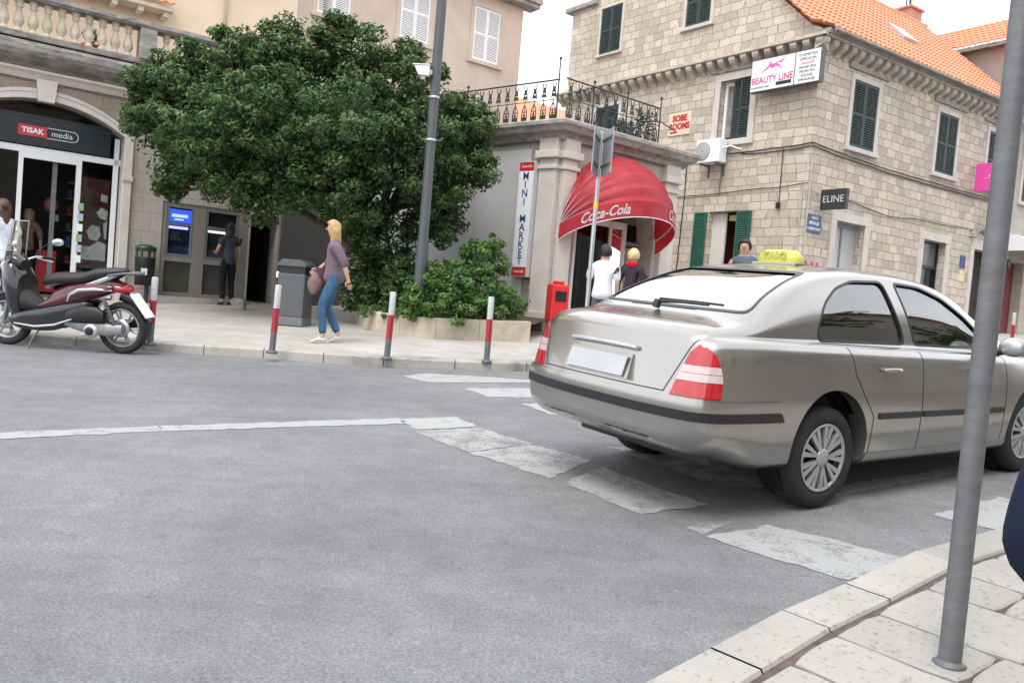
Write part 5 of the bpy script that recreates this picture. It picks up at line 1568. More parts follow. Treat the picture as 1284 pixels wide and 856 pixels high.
def lump_px(L):
    o = []
    for px, py, rpx, Y in L:
        p = at(px, py, Y); o.append(((p.x, p.y, p.z), rpx * Y / FPX))
    return o
big = lump_px([(215, 108, 52, 14.4), (300, 62, 34, 14.8), (330, 85, 60, 14.6), (390, 70, 52, 14.7), (455, 80, 56, 14.6), (350, 40, 22, 14.5), (430, 42, 26, 14.5), (520, 112, 56, 14.5), (568, 160, 46, 14.4), (198, 165, 42, 14.2),
               (262, 165, 68, 13.8), (345, 150, 80, 13.6), (435, 155, 78, 13.5), (520, 190, 66, 13.7), (215, 215, 34, 14.2), (290, 222, 46, 14.0), (365, 225, 52, 13.8), (445, 238, 56, 13.7), (545, 225, 52, 14.0), (578, 208, 40, 14.5), (600, 190, 22, 14.5),
               (330, 150, 80, 15.4), (440, 150, 80, 15.4), (230, 150, 55, 15.2), (530, 170, 60, 15.4), (480, 285, 44, 14.4), (540, 275, 36, 14.8), (455, 335, 36, 14.8), (500, 345, 38, 14.9), (560, 255, 34, 15.0), (240, 70, 24, 14.6), (170, 130, 22, 14.3), (205, 240, 14, 14.1), (250, 85, 34, 14.5), (192, 115, 30, 14.3), (590, 140, 28, 14.5), (500, 75, 30, 14.6), (605, 225, 20, 14.4), (560, 290, 24, 14.6), (425, 268, 34, 14.0), (330, 255, 26, 14.0), (270, 190, 48, 16.0), (340, 195, 52, 16.2), (400, 215, 50, 15.6)])  # final lumps added unseen behind the crown, to shade the cash machines
bark = mat('grey_brown_bark', (.13, .105, .08), .9, var=.3, scale=6, bump=.6, bscale=25, stretch=(1, 1, .3))
tp = at(470, 385, 15.2)
tb = Vector((tp.x, tp.y, gz(tp.x, tp.y) + .2))
tree = thing('evergreen_tree', 'broad dense dark evergreen tree hiding the building front above the cash machines', 'tree', M=Matrix.Translation(tb))
mb = MB()
top = tb + Vector((-.4, -.2, 1.9))
mb.tube([tb, tb + Vector((-.08, 0, .6)), tb + Vector((-.25, -.1, 1.3)), top], [.26, .20, .17, .15], n=12)
for (c, r) in big[::2]:
    c = Vector(c); mid = top.lerp(c, .5) + Vector((random.uniform(-.2, .2), random.uniform(-.2, .2), .3))
    mb.tube([tb + Vector((-.2, -.05, 1.1)) if random.random() < .4 else top, mid, c], [.10, .06, .02], n=7)
mb.build('trunk', bark, tree)
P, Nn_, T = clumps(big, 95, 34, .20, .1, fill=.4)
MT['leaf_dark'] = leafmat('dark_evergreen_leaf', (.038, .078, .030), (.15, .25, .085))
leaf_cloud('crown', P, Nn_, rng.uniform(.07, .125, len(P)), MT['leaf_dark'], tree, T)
# a few dry orange leaves under the crown
oc = at(345, 238, 13.9)
P = np.array([at(random.choice((262, 272, 300, 306)) + random.gauss(0, 5), 232 + random.gauss(0, 5), 13.9 + random.uniform(-.1, .1))[:] for _ in range(60)])
nn = rng.normal(size=(60, 3)); nn /= np.linalg.norm(nn, axis=1)[:, None]
leaf_cloud('dry_leaves', P, nn, rng.uniform(.06, .1, 60), mat('dry_orange_leaf', (.42, .16, .05), .6, var=.3, scale=10), tree, rng.uniform(0, 1, 60))

# planter kerb of pale stone blocks with soil
pb = [gnd(*p, .115) for p in ((447, 398), (452, 410), (470, 416), (500, 421), (545, 425), (600, 427), (664, 429))]
pb = [Vector((p.x, p.y, 0)) for p in pb]
pb = [Vector((-3.3, 17.0, 0)), Vector((-2.85, 14.9, 0))] + pb[1:]
pm_ = mat('cream_planter_stone', (.50, .43, .33), .85, var=.14, scale=3, bump=.25, dirt=(.24, .21, .17, .6), dscale=2)
pl = thing('planter', 'low curved planter of cream stone blocks with soil around the tree and bush', 'planter', M=Matrix.Translation((pb[4].x, pb[4].y, gz(pb[4].x, pb[4].y))))
pr_ = resample(pb, .62); pi_ = offset_line(pr_, .17)
mb = MB()
for i in range(len(pr_) - 1):
    a, b__, c, d = pr_[i], pr_[i + 1], pi_[i + 1], pi_[i]
    t = (b__ - a).normalized() * .003; a = a + t; b__ = b__ - t; c = c - t; d = d + t
    L = lambda p, z: Vector((p.x, p.y, gz(p.x, p.y) + z))
    h = .44; e = .012; n_ = (d - a).normalized() * e
    mb.add([L(a, .05), L(b__, .05), L(c, .05), L(d, .05), L(a, h - e), L(b__, h - e), L(c, h), L(d, h), L(a + n_, h), L(b__ + n_, h)],
           [(0, 1, 5, 4), (1, 2, 6, 9, 5), (3, 0, 4, 8, 7), (2, 3, 7, 6), (4, 5, 9, 8), (8, 9, 6, 7)], smooth=False)
mb.build('stone_edging', pm_, pl)
mb = MB()
so_ = [p for p in pi_] + [MF.P(.3, -.1, 0), MS.P(-3.5, 0, 0)]
mb.poly([(p.x, p.y, gz(p.x, p.y) + .36) for p in so_]); o = mb.build('soil', mat('dark_soil', (.06, .045, .032), .95, var=.4, scale=10, bump=.5), pl, recalc=False)
bm = bmesh.new(); bm.from_mesh(o.data); bmesh.ops.triangulate(bm, faces=bm.faces[:]); bm.to_mesh(o.data); bm.free()

def bush(name, label, L, per, nsub, rsub, m, sz, base, group=None, fill=.3):
    lp = lump_px(L)
    t = thing(name, label, 'bush', M=Matrix.Translation(base), group=group)
    mb = MB()
    for c, r in lp:
        mb.tube([base, base.lerp(Vector(c), .6) + Vector((random.uniform(-.1, .1), 0, -.05)), Vector(c)], [.03, .018, .006], n=5)
    mb.build('stem', bark, t)
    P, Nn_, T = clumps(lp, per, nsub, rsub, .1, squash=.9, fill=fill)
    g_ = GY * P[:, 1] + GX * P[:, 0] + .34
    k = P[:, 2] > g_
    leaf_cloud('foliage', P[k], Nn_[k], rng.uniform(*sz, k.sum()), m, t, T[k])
    return t
MT['leaf_mid'] = leafmat('fresh_green_leaf', (.05, .12, .03), (.19, .34, .09))
b0 = at(585, 398, 13.2); b0.z = gz(b0.x, b0.y) + .36
bush('bush', 'fresh green leafy bush in the planter beside the lamp post', [(540, 375, 32, 12.95), (585, 365, 40, 13.1), (620, 375, 32, 13.3), (560, 345, 26, 13.1), (605, 330, 30, 13.4), (618, 308, 16, 13.4), (590, 318, 18, 13.4), (640, 385, 18, 13.5), (520, 385, 20, 12.9), (575, 385, 30, 12.95)],
     60, 110, .10, MT['leaf_mid'], (.05, .085), b0)
b1 = at(465, 392, 13.7); b1.z = gz(b1.x, b1.y) + .36
bush('bush', 'low bright ground shrub at the left end of the planter', [(470, 392, 14, 13.4), (490, 390, 14, 13.2), (455, 388, 10, 13.8), (505, 392, 12, 13.0)], 50, 130, .07, MT['leaf_mid'], (.04, .08), b1)
b2 = at(500, 370, 14.3); b2.z = gz(b2.x, b2.y) + .36
bush('bush', 'dark shrub filling the planter behind the lamp post', [(470, 360, 26, 14.3), (505, 365, 28, 14.0), (495, 335, 24, 14.4), (535, 350, 22, 14.2), (450, 375, 18, 14.4), (520, 385, 18, 13.8)], 60, 100, .14, MT['leaf_dark'], (.07, .12), b2)

# ================================================================== street furniture
def std(px, py, z=.115):
    p = gnd(px, py, z); return p
BG = 'red and grey banded bollards along the far kerb'
def bollard():
    t = thing('bollard', '', 'bollard', (0, 0, 0), group=BG)
    mb = MB(); mb.lathe([(.0, -.02), (.065, -.02), (.065, .012), (.042, .02), (.038, .02)], n=16); mb.build('base', MT['grey_metal'], t)
    mb = MB(); mb.lathe([(.038, .0), (.038, .245)], n=16); mb.build('post', MT['grey_metal'], t)
    mb = MB(); mb.lathe([(.039, .245), (.039, .53)], n=16); mb.build('red_band', MT['bollard_red'], t)
    mb = MB(); mb.lathe([(.038, .53), (.038, .80), (.034, .812), (0, .815)], n=16); mb.build('top_band', MT['bollard_white'], t)
    return t
b0_ = bollard()
spots = [((188, 431), 'bollard behind the rear wheel of the scooter'), ((341, 441), 'bollard in front of the tall grey litter bin'), ((485, 449), 'bollard in front of the left end of the planter'), ((610, 453), 'bollard in front of the green bush, nearest the taxi'), ((1268, 436), 'distant bollard at the far right edge beyond the taxi')]
for i, (p, lab) in enumerate(spots):
    o = b0_ if i == 0 else copy_tree(b0_)
    o.location = std(*p) if i < 4 else gnd(*p, .11); o.rotation_euler = (random.uniform(-.02, .02), random.uniform(-.01, .03), 0)
    o['label'] = 'red and grey ' + lab
# lamp post
lp = at(526.3, 353.6, 12.95); lpb = Vector((lp.x, lp.y, gz(lp.x, lp.y) + .36))
lam = thing('lamp_post', 'tall dark grey lamp post rising from the planter with a white camera box on it', 'lamp post', M=Matrix.Translation(lpb))
mb = MB(); mb.tube([lpb, lpb + Vector((0, 0, 1.2)), lpb + Vector((.0, 0, 1.25)), lpb + Vector((0, 0, 8.5))], [.095, .095, .082, .07], n=16); mb.build('post', MT['lamp_metal'], lam)
mb = MB(); mb.tube([lpb + Vector((0, 0, 8.5)), lpb + Vector((.3, -.3, 8.9)), lpb + Vector((1.0, -1.0, 9.0))], .05, n=8); mb.build('arm', MT['lamp_metal'], lam)
mb = MB(); mb.ell(lpb + Vector((1.2, -1.2, 8.98)), (.3, .3, .1)); mb.build('lamp_head', MT['lamp_metal'], lam)
def lz(px, py): return at(px, py, lpb.y).z - lpb.z
for z in (lz(548, 125), lz(541, 178)):
    mb = MB(); mb.lathe([(.084, z), (.088, z), (.088, z + .04), (.084, z + .04)], lpb, n=16); mb.build('clamp_band', MT['bright_steel'], lam)
z = lz(541, 176)
mb = MB()
for sx in (-1, 1): mb.tube([lpb + Vector((.08 * sx, -.02, z)), lpb + Vector((.15 * sx, -.03, z + .0)), lpb + Vector((.19 * sx, -.03, z + .05))], .012, n=6)
mb.build('hook', MT['grey_metal'], lam)
for (px, py, h), m in (((537, 227, .16), 'white'), ((529, 304, .15), 'white')):
    z = lz(px, py); mb = MB(); mb.lathe([(.0865, z - h / 2), (.0865, z + h / 2)], lpb, n=10, a0=radians(150), a1=radians(235)); k = mb.build('sticker', MT[m], lam)
z = lz(529, 304); mb = MB(); mb.lathe([(.090, z - .04), (.090, z - .02)], lpb, n=10, a0=radians(155), a1=radians(230)); mb.build('sticker_print', MT['red'], lam)
# projector / camera box on the post
z = lz(541, 92)
cbx = thing('camera_box', 'white box shaped camera fixed to the lamp post in front of the tree', 'camera', M=Matrix.Translation(lpb + Vector((-.2, -.05, z))))
mb = MB(Matrix.Translation(lpb + Vector((-.19, -.1, z)))); mb.hexa([(-.07, -.06, -.07), (.10, -.06, -.08), (.10, .06, -.08), (-.07, .06, -.07), (-.13, -.07, .06), (.10, -.07, .07), (.10, .07, .07), (-.13, .07, .06)]); mb.build('casing', MT['white'], cbx)
mb = MB(Matrix.Translation(lpb + Vector((-.19, -.1, z)))); mb.hexa([(-.17, -.08, .065), (.12, -.08, .075), (.12, .08, .075), (-.17, .08, .065), (-.15, -.07, .085), (.10, -.07, .095), (.10, .07, .095), (-.15, .07, .085)]); mb.box(.08, .14, -.02, .08, -.05, .02); mb.box(-.03, .04, -.03, .03, -.13, -.07); mb.build('hood', MT['grey_panel'], cbx)
# traffic sign pole seen from its back and edge
sp_ = at(738, 360, 11.6); spb = Vector((sp_.x, sp_.y, gz(sp_.x, sp_.y) + .1))
tsn = thing('traffic_sign', 'thin grey pole with two road signs back to back in front of the minimarket awning', 'traffic sign', M=Matrix.Translation(spb))
tz = at(757, 168, 11.6)
dx = (tz.x - at(738, 375, 11.6).x)
ht = tz.z - spb.z
mb = MB(); mb.tube([spb, spb + Vector((0, 0, ht + .03))], .03, n=12); mb.build('pole', MT['bright_steel'], tsn)
for az_, sgn in ((-14, -1), (12, 1)):
    a = radians(az_)
    # plates edge-on to the viewer, fanning out from the pole
    dv = Vector((sin(a), -cos(a), 0)) if sgn < 0 else Vector((sin(a), -cos(a), 0))
    mb = MB(Matrix.Translation(spb + Vector((.035 * sgn, -.02, ht - .6))) @ Matrix.Rotation(atan2(dv.y, dv.x), 4, 'Z'))
    mb.box(.0, .42, -.008, .008, 0, .62, .006); mb.build('sign_plate', mat('grey_sign_back', (.34, .36, .38), .4, metal=.2), tsn)
    mb = MB(Matrix.Translation(spb + Vector((.035 * sgn, -.02, ht - .6))) @ Matrix.Rotation(atan2(dv.y, dv.x), 4, 'Z'))
    for zz in (.12, .48):
        mb = MB(mb.M); mb.box(.0, .40, -.02, .02, zz, zz + .03); mb.build('mounting_rail', MT['grey_metal'], tsn)
z = at(744, 257, 11.6).z - spb.z
mb = MB(); mb.lathe([(.032, z - .05), (.032, z + .05)], spb, n=12); mb.build('yellow_sticker', mat('yellow_sticker', (.62, .55, .08), .5), tsn)
# foreground pole
fp = std(1190, 833, .10)
pf = thing('sign_pole', 'thick scratched galvanised pole standing in the near pavement beside the kerb', 'pole', M=Matrix.Translation(fp))
topx = at(1262, 10, fp.y)
mb = MB(); mb.tube([fp - Vector((0, 0, .05)), fp + Vector((.004, 0, 1.2)), fp + Vector((.01, 0, 2.7))], .0375, n=28); mb.build('tube', MT['pole_metal'], pf)
mb = MB(); mb.lathe([(.038, .0), (.052, .0), (.055, .006), (.045, .012), (.038, .02)], fp, n=28); mb.build('collar', MT['grey_metal'], pf)
# tall grey litter bin
lb = std(367, 408)
lbt = thing('litter_bin', 'tall dark grey litter bin with a slot under its lid beside the walking woman', 'litter bin', M=Matrix.Translation(lb) @ Matrix.Rotation(radians(-8), 4, 'Z'))
bgm = mat('dark_grey_bin_metal', (.085, .09, .095), .5, var=.12, scale=5)
Mx = Matrix.Translation(lb) @ Matrix.Rotation(radians(-8), 4, 'Z')
mb = MB(Mx); mb.box(-.23, .23, -.2, .2, .14, .84, .02); mb.build('body', bgm, lbt)
mb = MB(Mx); mb.box(-.235, .235, -.205, .205, 0, .14, .015); mb.build('base', mat('mid_grey_bin_base', (.14, .145, .15), .5), lbt)
mb = MB(Mx); mb.box(-.22, .22, -.17, .17, .84, .96, .004); mb.build('slot', MT['black'], lbt)
mb = MB(Mx); mb.prism([(-.24, .96), (.24, .96), (.24, 1.0), (.16, 1.07), (-.16, 1.07), (-.24, 1.0)], -.21, .21, 'xz'); mb.build('lid', bgm, lbt)
mb = MB(Mx); mb.box(-.28, -.235, -.15, -.10, .76, .86, .005); mb.build('paper_cup', MT['white'], lbt)
# small dark bin by the shop wall
sb = A.P(-1.45, .30, A.g(-1.45, .3) + .115)
sbt = thing('litter_bin', 'small black and green litter bin against the wall between the shop and the cash machines', 'litter bin', M=Matrix.Translation(sb))
mb = MB(Matrix.Translation(sb)); mb.lathe([(.0, .35), (.17, .35), (.19, .88), (.19, .9), (.0, .9)], n=18); mb.build('body', MT['black'], sbt)
mb = MB(Matrix.Translation(sb)); mb.lathe([(.0, 1.02), (.18, 1.02), (.20, 1.06), (.19, 1.10), (.10, 1.14), (0, 1.15)], n=18)
for a in range(4): mb.box(-.02 + .17 * cos(a * pi / 2), .02 + .17 * cos(a * pi / 2), -.02 + .17 * sin(a * pi / 2), .02 + .17 * sin(a * pi / 2), .88, 1.04)
mb.build('lid', mat('dark_green_plastic', (.01, .05, .035), .4), sbt)
mb = MB(Matrix.Translation(sb)); mb.box(-.03, .03, .1, .16, 0, .5); mb.build('post', MT['black_metal'], sbt)
mb = MB(Matrix.Translation(sb)); mb.box(.02, .14, -.20, -.185, .55, .68); mb.build('label_plate', MT['grey_panel'], sbt)
# red post box like machine by the market door
rm = at(698, 385, 14.7); rmb = Vector((rm.x, rm.y, gz(rm.x, rm.y) + .115))
rbt = thing('letter_box', 'red box with a dark window beside the minimarket door', 'letter box', M=Matrix.Translation(rmb))
Mx = Matrix.Translation(rmb) @ Matrix.Rotation(radians(20), 4, 'Z')
zt = at(697, 352, rmb.y).z - rmb.z
MT['post_red'] = mat('bright_red_plastic', (.62, .03, .03), .35, var=.08)
mb = MB(Mx); mb.box(-.17, .17, -.14, .14, .25, zt - .06, .04); mb.build('body', MT['post_red'], rbt)
mb = MB(Mx); mb.box(-.08, .08, -.1, .1, zt - .06, zt + .0, .02); mb.build('cap', MT['post_red'], rbt)
mb = MB(Mx); mb.box(-.10, .11, -.152, -.14, zt - .36, zt - .18, .004); mb.build('window', MT['black'], rbt)
mb = MB(Mx); mb.box(-.03, .03, -.03, .03, .0, .26); mb.build('leg', MT['black_metal'], rbt)
# block of stone near the cash machines
sbk = std(299, 388)
mb = MB(Matrix.Translation(sbk)); mb.box(-.13, .13, -.12, .12, -.02, .22, .06)
tag(mb.build('stone_block', MT['stone_cornice']), 'small grey stone block on the pavement right of the cash machines', 'stone')

# ================================================================== the silver taxi
def apply_boolean(me, cutters, op):
    """exact boolean of mesh me with meshes, returns a new mesh"""
    o = bpy.data.objects.new('work', me); COL.objects.link(o)
    tmp = [o]
    for c in cutters:
        co = bpy.data.objects.new('cut', c); COL.objects.link(co); tmp.append(co)
        md = o.modifiers.new('b', 'BOOLEAN'); md.operation = op; md.object = co; md.solver = 'EXACT'
    bpy.context.view_layer.update()
    dg = bpy.context.evaluated_depsgraph_get()
    r = bpy.data.meshes.new_from_object(o.evaluated_get(dg))
    for t in tmp: bpy.data.objects.remove(t)
    return r

cr, cf_ = gnd(1014, 636), gnd(1254, 581)
nrm = Vector((-GX, -GY, 1)).normalized()
hd_az = radians(56)
fx = Vector((sin(hd_az), cos(hd_az), 0)); fx = (fx - nrm * fx.dot(nrm)).normalized()
fy = nrm.cross(fx).normalized()
CS = 1.005
base_c = Vector((cr.x, cr.y, gz(cr.x, cr.y))) + fy * (.75 * CS) + Vector((.01, .03, .005))
MC = Matrix(((fx.x * CS, fy.x * CS, nrm.x * CS, base_c.x), (fx.y * CS, fy.y * CS, nrm.y * CS, base_c.y), (fx.z * CS, fy.z * CS, nrm.z * CS, base_c.z), (0, 0, 0, 1)))
car = thing('car', 'silver grey sedan taxi with a yellow roof sign crossing the zebra bars, seen from behind', 'car', M=MC)

ST = [  # x, W, zb, zsh, zt, yg(top side edge), zg
    (-1.16, .800, .36, .945, 1.005, .62, .990),
    (-1.04, .830, .34, .950, 1.035, .65, 1.018),
    (-.88, .850, .30, .953, 1.058, .665, 1.035),
    (-.76, .858, .26, .955, 1.082, .665, 1.055),
    (-.60, .862, .22, .955, 1.140, .655, 1.115),
    (-.35, .865, .21, .950, 1.245, .625, 1.215),
    (-.05, .866, .20, .944, 1.355, .59, 1.322),
    (.25, .866, .20, .938, 1.420, .565, 1.376),
    (.60, .866, .20, .930, 1.448, .555, 1.398),
    (1.0, .866, .20, .922, 1.450, .555, 1.398),
    (1.35, .866, .20, .914, 1.424, .56, 1.374),
    (1.62, .865, .20, .908, 1.362, .575, 1.312),
    (1.90, .863, .20, .900, 1.235, .60, 1.19),
    (2.18, .858, .20, .890, 1.080, .645, 1.050),
    (2.36, .853, .20, .880, .995, .70, .965),
    (2.65, .845, .20, .860, .950, .70, .920),
    (2.95, .830, .20, .825, .895, .68, .870),
    (3.18, .795, .21, .770, .830, .64, .800),
    (3.32, .740, .23, .700, .745, .56, .72),
    (3.38, .690, .26, .64, .66, .50, .65)]
SA = np.array(ST)
def sample(x):
    xs_ = SA[:, 0]
    i = int(np.clip(np.searchsorted(xs_, x) - 1, 0, len(xs_) - 2))
    t = (x - xs_[i]) / (xs_[i + 1] - xs_[i])
    def tang(k):
        if k == 0: return (SA[1] - SA[0]) / (xs_[1] - xs_[0])
        if k == len(xs_) - 1: return (SA[-1] - SA[-2]) / (xs_[-1] - xs_[-2])
        a = (SA[k] - SA[k - 1]) / (xs_[k] - xs_[k - 1]); b__ = (SA[k + 1] - SA[k]) / (xs_[k + 1] - xs_[k])
        return np.where(a * b__ <= 0, 0, 2 * a * b__ / (a + b__ + 1e-12) if True else 0)
    h = xs_[i + 1] - xs_[i]
    a, b__, m0, m1 = SA[i], SA[i + 1], tang(i) * h, tang(i + 1) * h
    return (2 * t**3 - 3 * t**2 + 1) * a + (t**3 - 2 * t**2 + t) * m0 + (-2 * t**3 + 3 * t**2) * b__ + (t**3 - t**2) * m1

def ring(x, NP=5):
    _, W, zb, zsh, zt, yg, zg = sample(x)
    yb = min(W - .105, max(yg + .02, W - .105)); zb2 = min(zsh + .035, zg + .0)
    ctrl = [(0, zb), (W * .5, zb), (W - .13, zb), (W - .035, zb + .05), (W - .010, zb + (.56 - zb) * .42), (W - .001, zb + (.56 - zb) * .75), (W, .62), (W - .012, .76), (W - .028, zsh - .06), (W - .052, zsh - .012), (W - .09, zsh + .012)]
    # greenhouse or deck edge
    up = zg - (zsh + .03)
    k_ = max(0.0, min(1.0, (up - .01) / .16)); k_ = k_ * k_ * (3 - 2 * k_)
    y0, z0 = W - .115, zsh + .021
    A_ = [(y0 + (yg + .03 - y0) * t + .022 * sin(pi * t), z0 + (zg - .03 - z0) * t) for t in (.0, .33, .66)] + [(yg + .022, zg - .022), (yg - .02, zg + .004)]
    B_ = [(y0 + (yg + .03 - y0) * t, z0 + (zg - z0) * t * .8) for t in (.0, .33, .66)] + [(yg + .01, zg - .004), (yg - .03, zg)]
    ctrl += [(a[0] * k_ + b[0] * (1 - k_), a[1] * k_ + b[1] * (1 - k_)) for a, b in zip(A_, B_)]
    ctrl += [(yg * .72, zt - (zt - zg) * .32), (yg * .38, zt - (zt - zg) * .08), (0, zt)]
    o = []
    C_ = [Vector((a, b__)) for a, b__ in ctrl]
    for i in range(len(C_) - 1):
        p0, p1, p2, p3 = C_[max(i - 1, 0)], C_[i], C_[i + 1], C_[min(i + 2, len(C_) - 1)]
        if i == 0: p0 = Vector((-C_[1].x, C_[1].y))
        if i + 2 >= len(C_): p3 = Vector((-C_[-2].x, C_[-2].y))
        d1, d2, d3 = max((p1 - p0).length, 1e-4) ** .5, max((p2 - p1).length, 1e-4) ** .5, max((p3 - p2).length, 1e-4) ** .5
        m1 = (p1 - p0) / d1 - (p2 - p0) / (d1 + d2) + (p2 - p1) / d2
        m2 = (p2 - p1) / d2 - (p3 - p1) / (d2 + d3) + (p3 - p2) / d3
        m1 *= d2; m2 *= d2
        for k in range(NP):
            t = k / NP
            o.append((2 * t**3 - 3 * t**2 + 1) * p1 + (t**3 - 2 * t**2 + t) * m1 + (-2 * t**3 + 3 * t**2) * p2 + (t**3 - t**2) * m2)
    o.append(C_[-1])
    return o

def car_shell(off=0.0, x_lo=-1.16, x_hi=3.38, shrink=0.0):
    xs_ = list(np.linspace(x_lo + .16, x_hi - .16, 66))
    R = .085
    head_ = [x_lo + R * (1 - cos(a)) for a in np.linspace(0, pi / 2, 7)]
    tail_ = [x_hi - R * (1 - cos(a)) for a in np.linspace(pi / 2, 0, 7)]
    allx = sorted(set([round(v, 5) for v in head_ + xs_ + tail_]))
    rows = []
    def warp(x, y, z):
        a = max(0.0, min(1.0, (-.30 - x) / .83)); a = a * a * (3 - 2 * a)
        yy = min(1, abs(y) / .86)
        x2 = x + a * (.125 * yy ** 3.0)
        # rear panel leans: deck edge forward, bumper back
        zz = max(0, z - .60); x2 += a * (.10 * (zz / .38) ** 1.1 if z > .60 else 0)
        zl = max(0, .42 - z); x2 += a * zl * .35
        b__ = max(0.0, min(1.0, (x - 2.5) / .88)); b__ = b__ * b__ * (3 - 2 * b__)
        x2 -= b__ * (.22 * yy ** 2.4)
        x2 -= b__ * max(0, z - .55) * .25
        return (x2, y, z)
    for x in allx:
        dx = min(x - x_lo, x_hi - x)
        inset = 0
        if dx < R: inset = R - sqrt(max(0, R * R - (R - dx) ** 2))
        r = ring(x)
        zc = .62
        row = []
        for p in r:
            y = p.x * (1 - inset / .8); z = p.y
            if z > zc: z -= inset * .55 * min(1, (z - zc) / .25)
            else: z += inset * .55 * min(1, (zc - z) / .25)
            row.append((x, y, z))
        rows.append(row)
    bm = bmesh.new()
    def addrow(row):
        n = len(row)
        full = [(x, y, z) for x, y, z in row] + [(x, -y, z) for x, y, z in row[-2:0:-1]]
        return full
    loops = []
    # end caps as shrinking rows in y
    caps0 = [[(rows[0][i][0], rows[0][i][1] * s_, rows[0][i][2]) for i in range(len(rows[0]))] for s_ in (0.0, .25, .5, .75, .9)]
    caps1 = [[(rows[-1][i][0], rows[-1][i][1] * s_, rows[-1][i][2]) for i in range(len(rows[-1]))] for s_ in (.9, .75, .5, .25, 0.0)]
    allrows = caps0 + rows + caps1
    vr = []
    for row in allrows:
        vr.append([bm.verts.new(warp(*p)) for p in addrow(row)])
    n = len(vr[0])
    for i in range(len(vr) - 1):
        for k in range(n):
            try: bm.faces.new((vr[i][k], vr[i][(k + 1) % n], vr[i + 1][(k + 1) % n], vr[i + 1][k]))
            except ValueError: pass
    bmesh.ops.remove_doubles(bm, verts=bm.verts[:], dist=1e-5)
    bmesh.ops.dissolve_degenerate(bm, edges=bm.edges[:], dist=1e-5)
    bmesh.ops.recalc_face_normals(bm, faces=bm.faces[:])
    if off:
        bm.normal_update()
        mv = {v: v.normal.copy() for v in bm.verts}
        for v, nn in mv.items(): v.co += nn * off
    for f in bm.faces: f.smooth = True
    me = bpy.data.meshes.new('shell'); bm.to_mesh(me); bm.free()
    return me

def cutter(poly, a, b__, ax, rnd=0.0, seg=4):
    if rnd:
        o = []
        n = len(poly)
        for i in range(n):
            p0, p1, p2 = Vector(poly[i - 1]), Vector(poly[i]), Vector(poly[(i + 1) % n])
            d0 = (p0 - p1); d2 = (p2 - p1)
            r = min(rnd, d0.length * .45, d2.length * .45)
            s_, e_ = p1 + d0.normalized() * r, p1 + d2.normalized() * r
            for k in range(seg + 1):
                t = k / seg
                o.append(tuple((1 - t) ** 2 * s_ + 2 * t * (1 - t) * p1 + t * t * e_))
        poly = o
    mb = MB(); mb.prism(poly, a, b__, ax)
    return mb.mesh('cutter', [], None, True)
def cylcut(c, r, y0, y1):
    mb = MB(); n = 40
    mb.prism([(c[0] + r * cos(2 * pi * i / n), c[1] + r * sin(2 * pi * i / n)) for i in range(n)], y0, y1, 'xz')
    return mb.mesh('cutter', [], None, True)
def boxcut(*a):
    mb = MB(); mb.box(*a); return mb.mesh('cutter', [], None, True)

WBASE = 2.512
def clip(off, planes, th=.012, lo=0):
    """piece of the body skin kept inside a set of half spaces, given thickness inwards"""
    me = car_shell(off)
    bm = bmesh.new(); bm.from_mesh(me)
    for co, no in planes:
        g = bm.verts[:] + bm.edges[:] + bm.faces[:]
        bmesh.ops.bisect_plane(bm, geom=g, dist=1e-6, plane_co=co, plane_no=no, clear_outer=True)
    bmesh.ops.recalc_face_normals(bm, faces=bm.faces[:])
    bm.normal_update()
    # outward orientation
    c = Vector((1.0, 0, .6)); s_ = sum((f.normal.dot(f.calc_center_median() - c) * f.calc_area() for f in bm.faces))
    if s_ < 0: bmesh.ops.reverse_faces(bm, faces=bm.faces[:])
    bm.normal_update()
    if th:
        nv_ = {v: v.normal.copy() for v in bm.verts}
        ret = bmesh.ops.extrude_face_region(bm, geom=bm.faces[:])
        # extruded copies become the outer skin; originals sink inwards
        outer = {v for v in ret['geom'] if isinstance(v, bmesh.types.BMVert)}
        for v in bm.verts:
            if v not in outer: v.co -= nv_[v] * th
        bmesh.ops.recalc_face_normals(bm, faces=bm.faces[:])
    r = bpy.data.meshes.new('piece'); bm.to_mesh(r); bm.free(); bpy.data.meshes.remove(me)
    return r
def pl_xz(p, q):      # keep the left of the line p->q seen in (x, z)
    d = Vector((q[0] - p[0], 0, q[1] - p[1])); return (Vector((p[0], 0, p[1])), Vector((d.z, 0, -d.x)))
def poly_planes(P, ax):
    o = []
    c = sum((Vector(p) for p in P), Vector((0, 0))) / len(P)
    for i in range(len(P)):
        p, q = Vector(P[i]), Vector(P[(i + 1) % len(P)]); d = q - p; n = Vector((d.y, -d.x))
        if (c - p).dot(n) > 0: n = -n
        if ax == 'xz': o.append((Vector((p.x, 0, p.y)), Vector((n.x, 0, n.y))))
        else: o.append((Vector((0, p.x, p.y)), Vector((0, n.x, n.y))))
    return o
def ypl(s_): return (Vector((0, 0, 0)), Vector((0, -s_, 0)))
SW_R = [(-.06, .976), (-.05, 1.06), (.06, 1.195), (.22, 1.295), (.42, 1.350), (.76, 1.364), (.86, .968)]
SW_F = [(.98, .965), (.895, 1.364), (1.20, 1.352), (1.46, 1.288), (1.72, 1.165), (2.02, .955)]
RW = [(-.635, 1.108), (-.49, 1.380), (.49, 1.380), (.635, 1.108)]
WS = [(-.69, 1.03), (-.50, 1.335), (.50, 1.335), (.69, 1.03)]
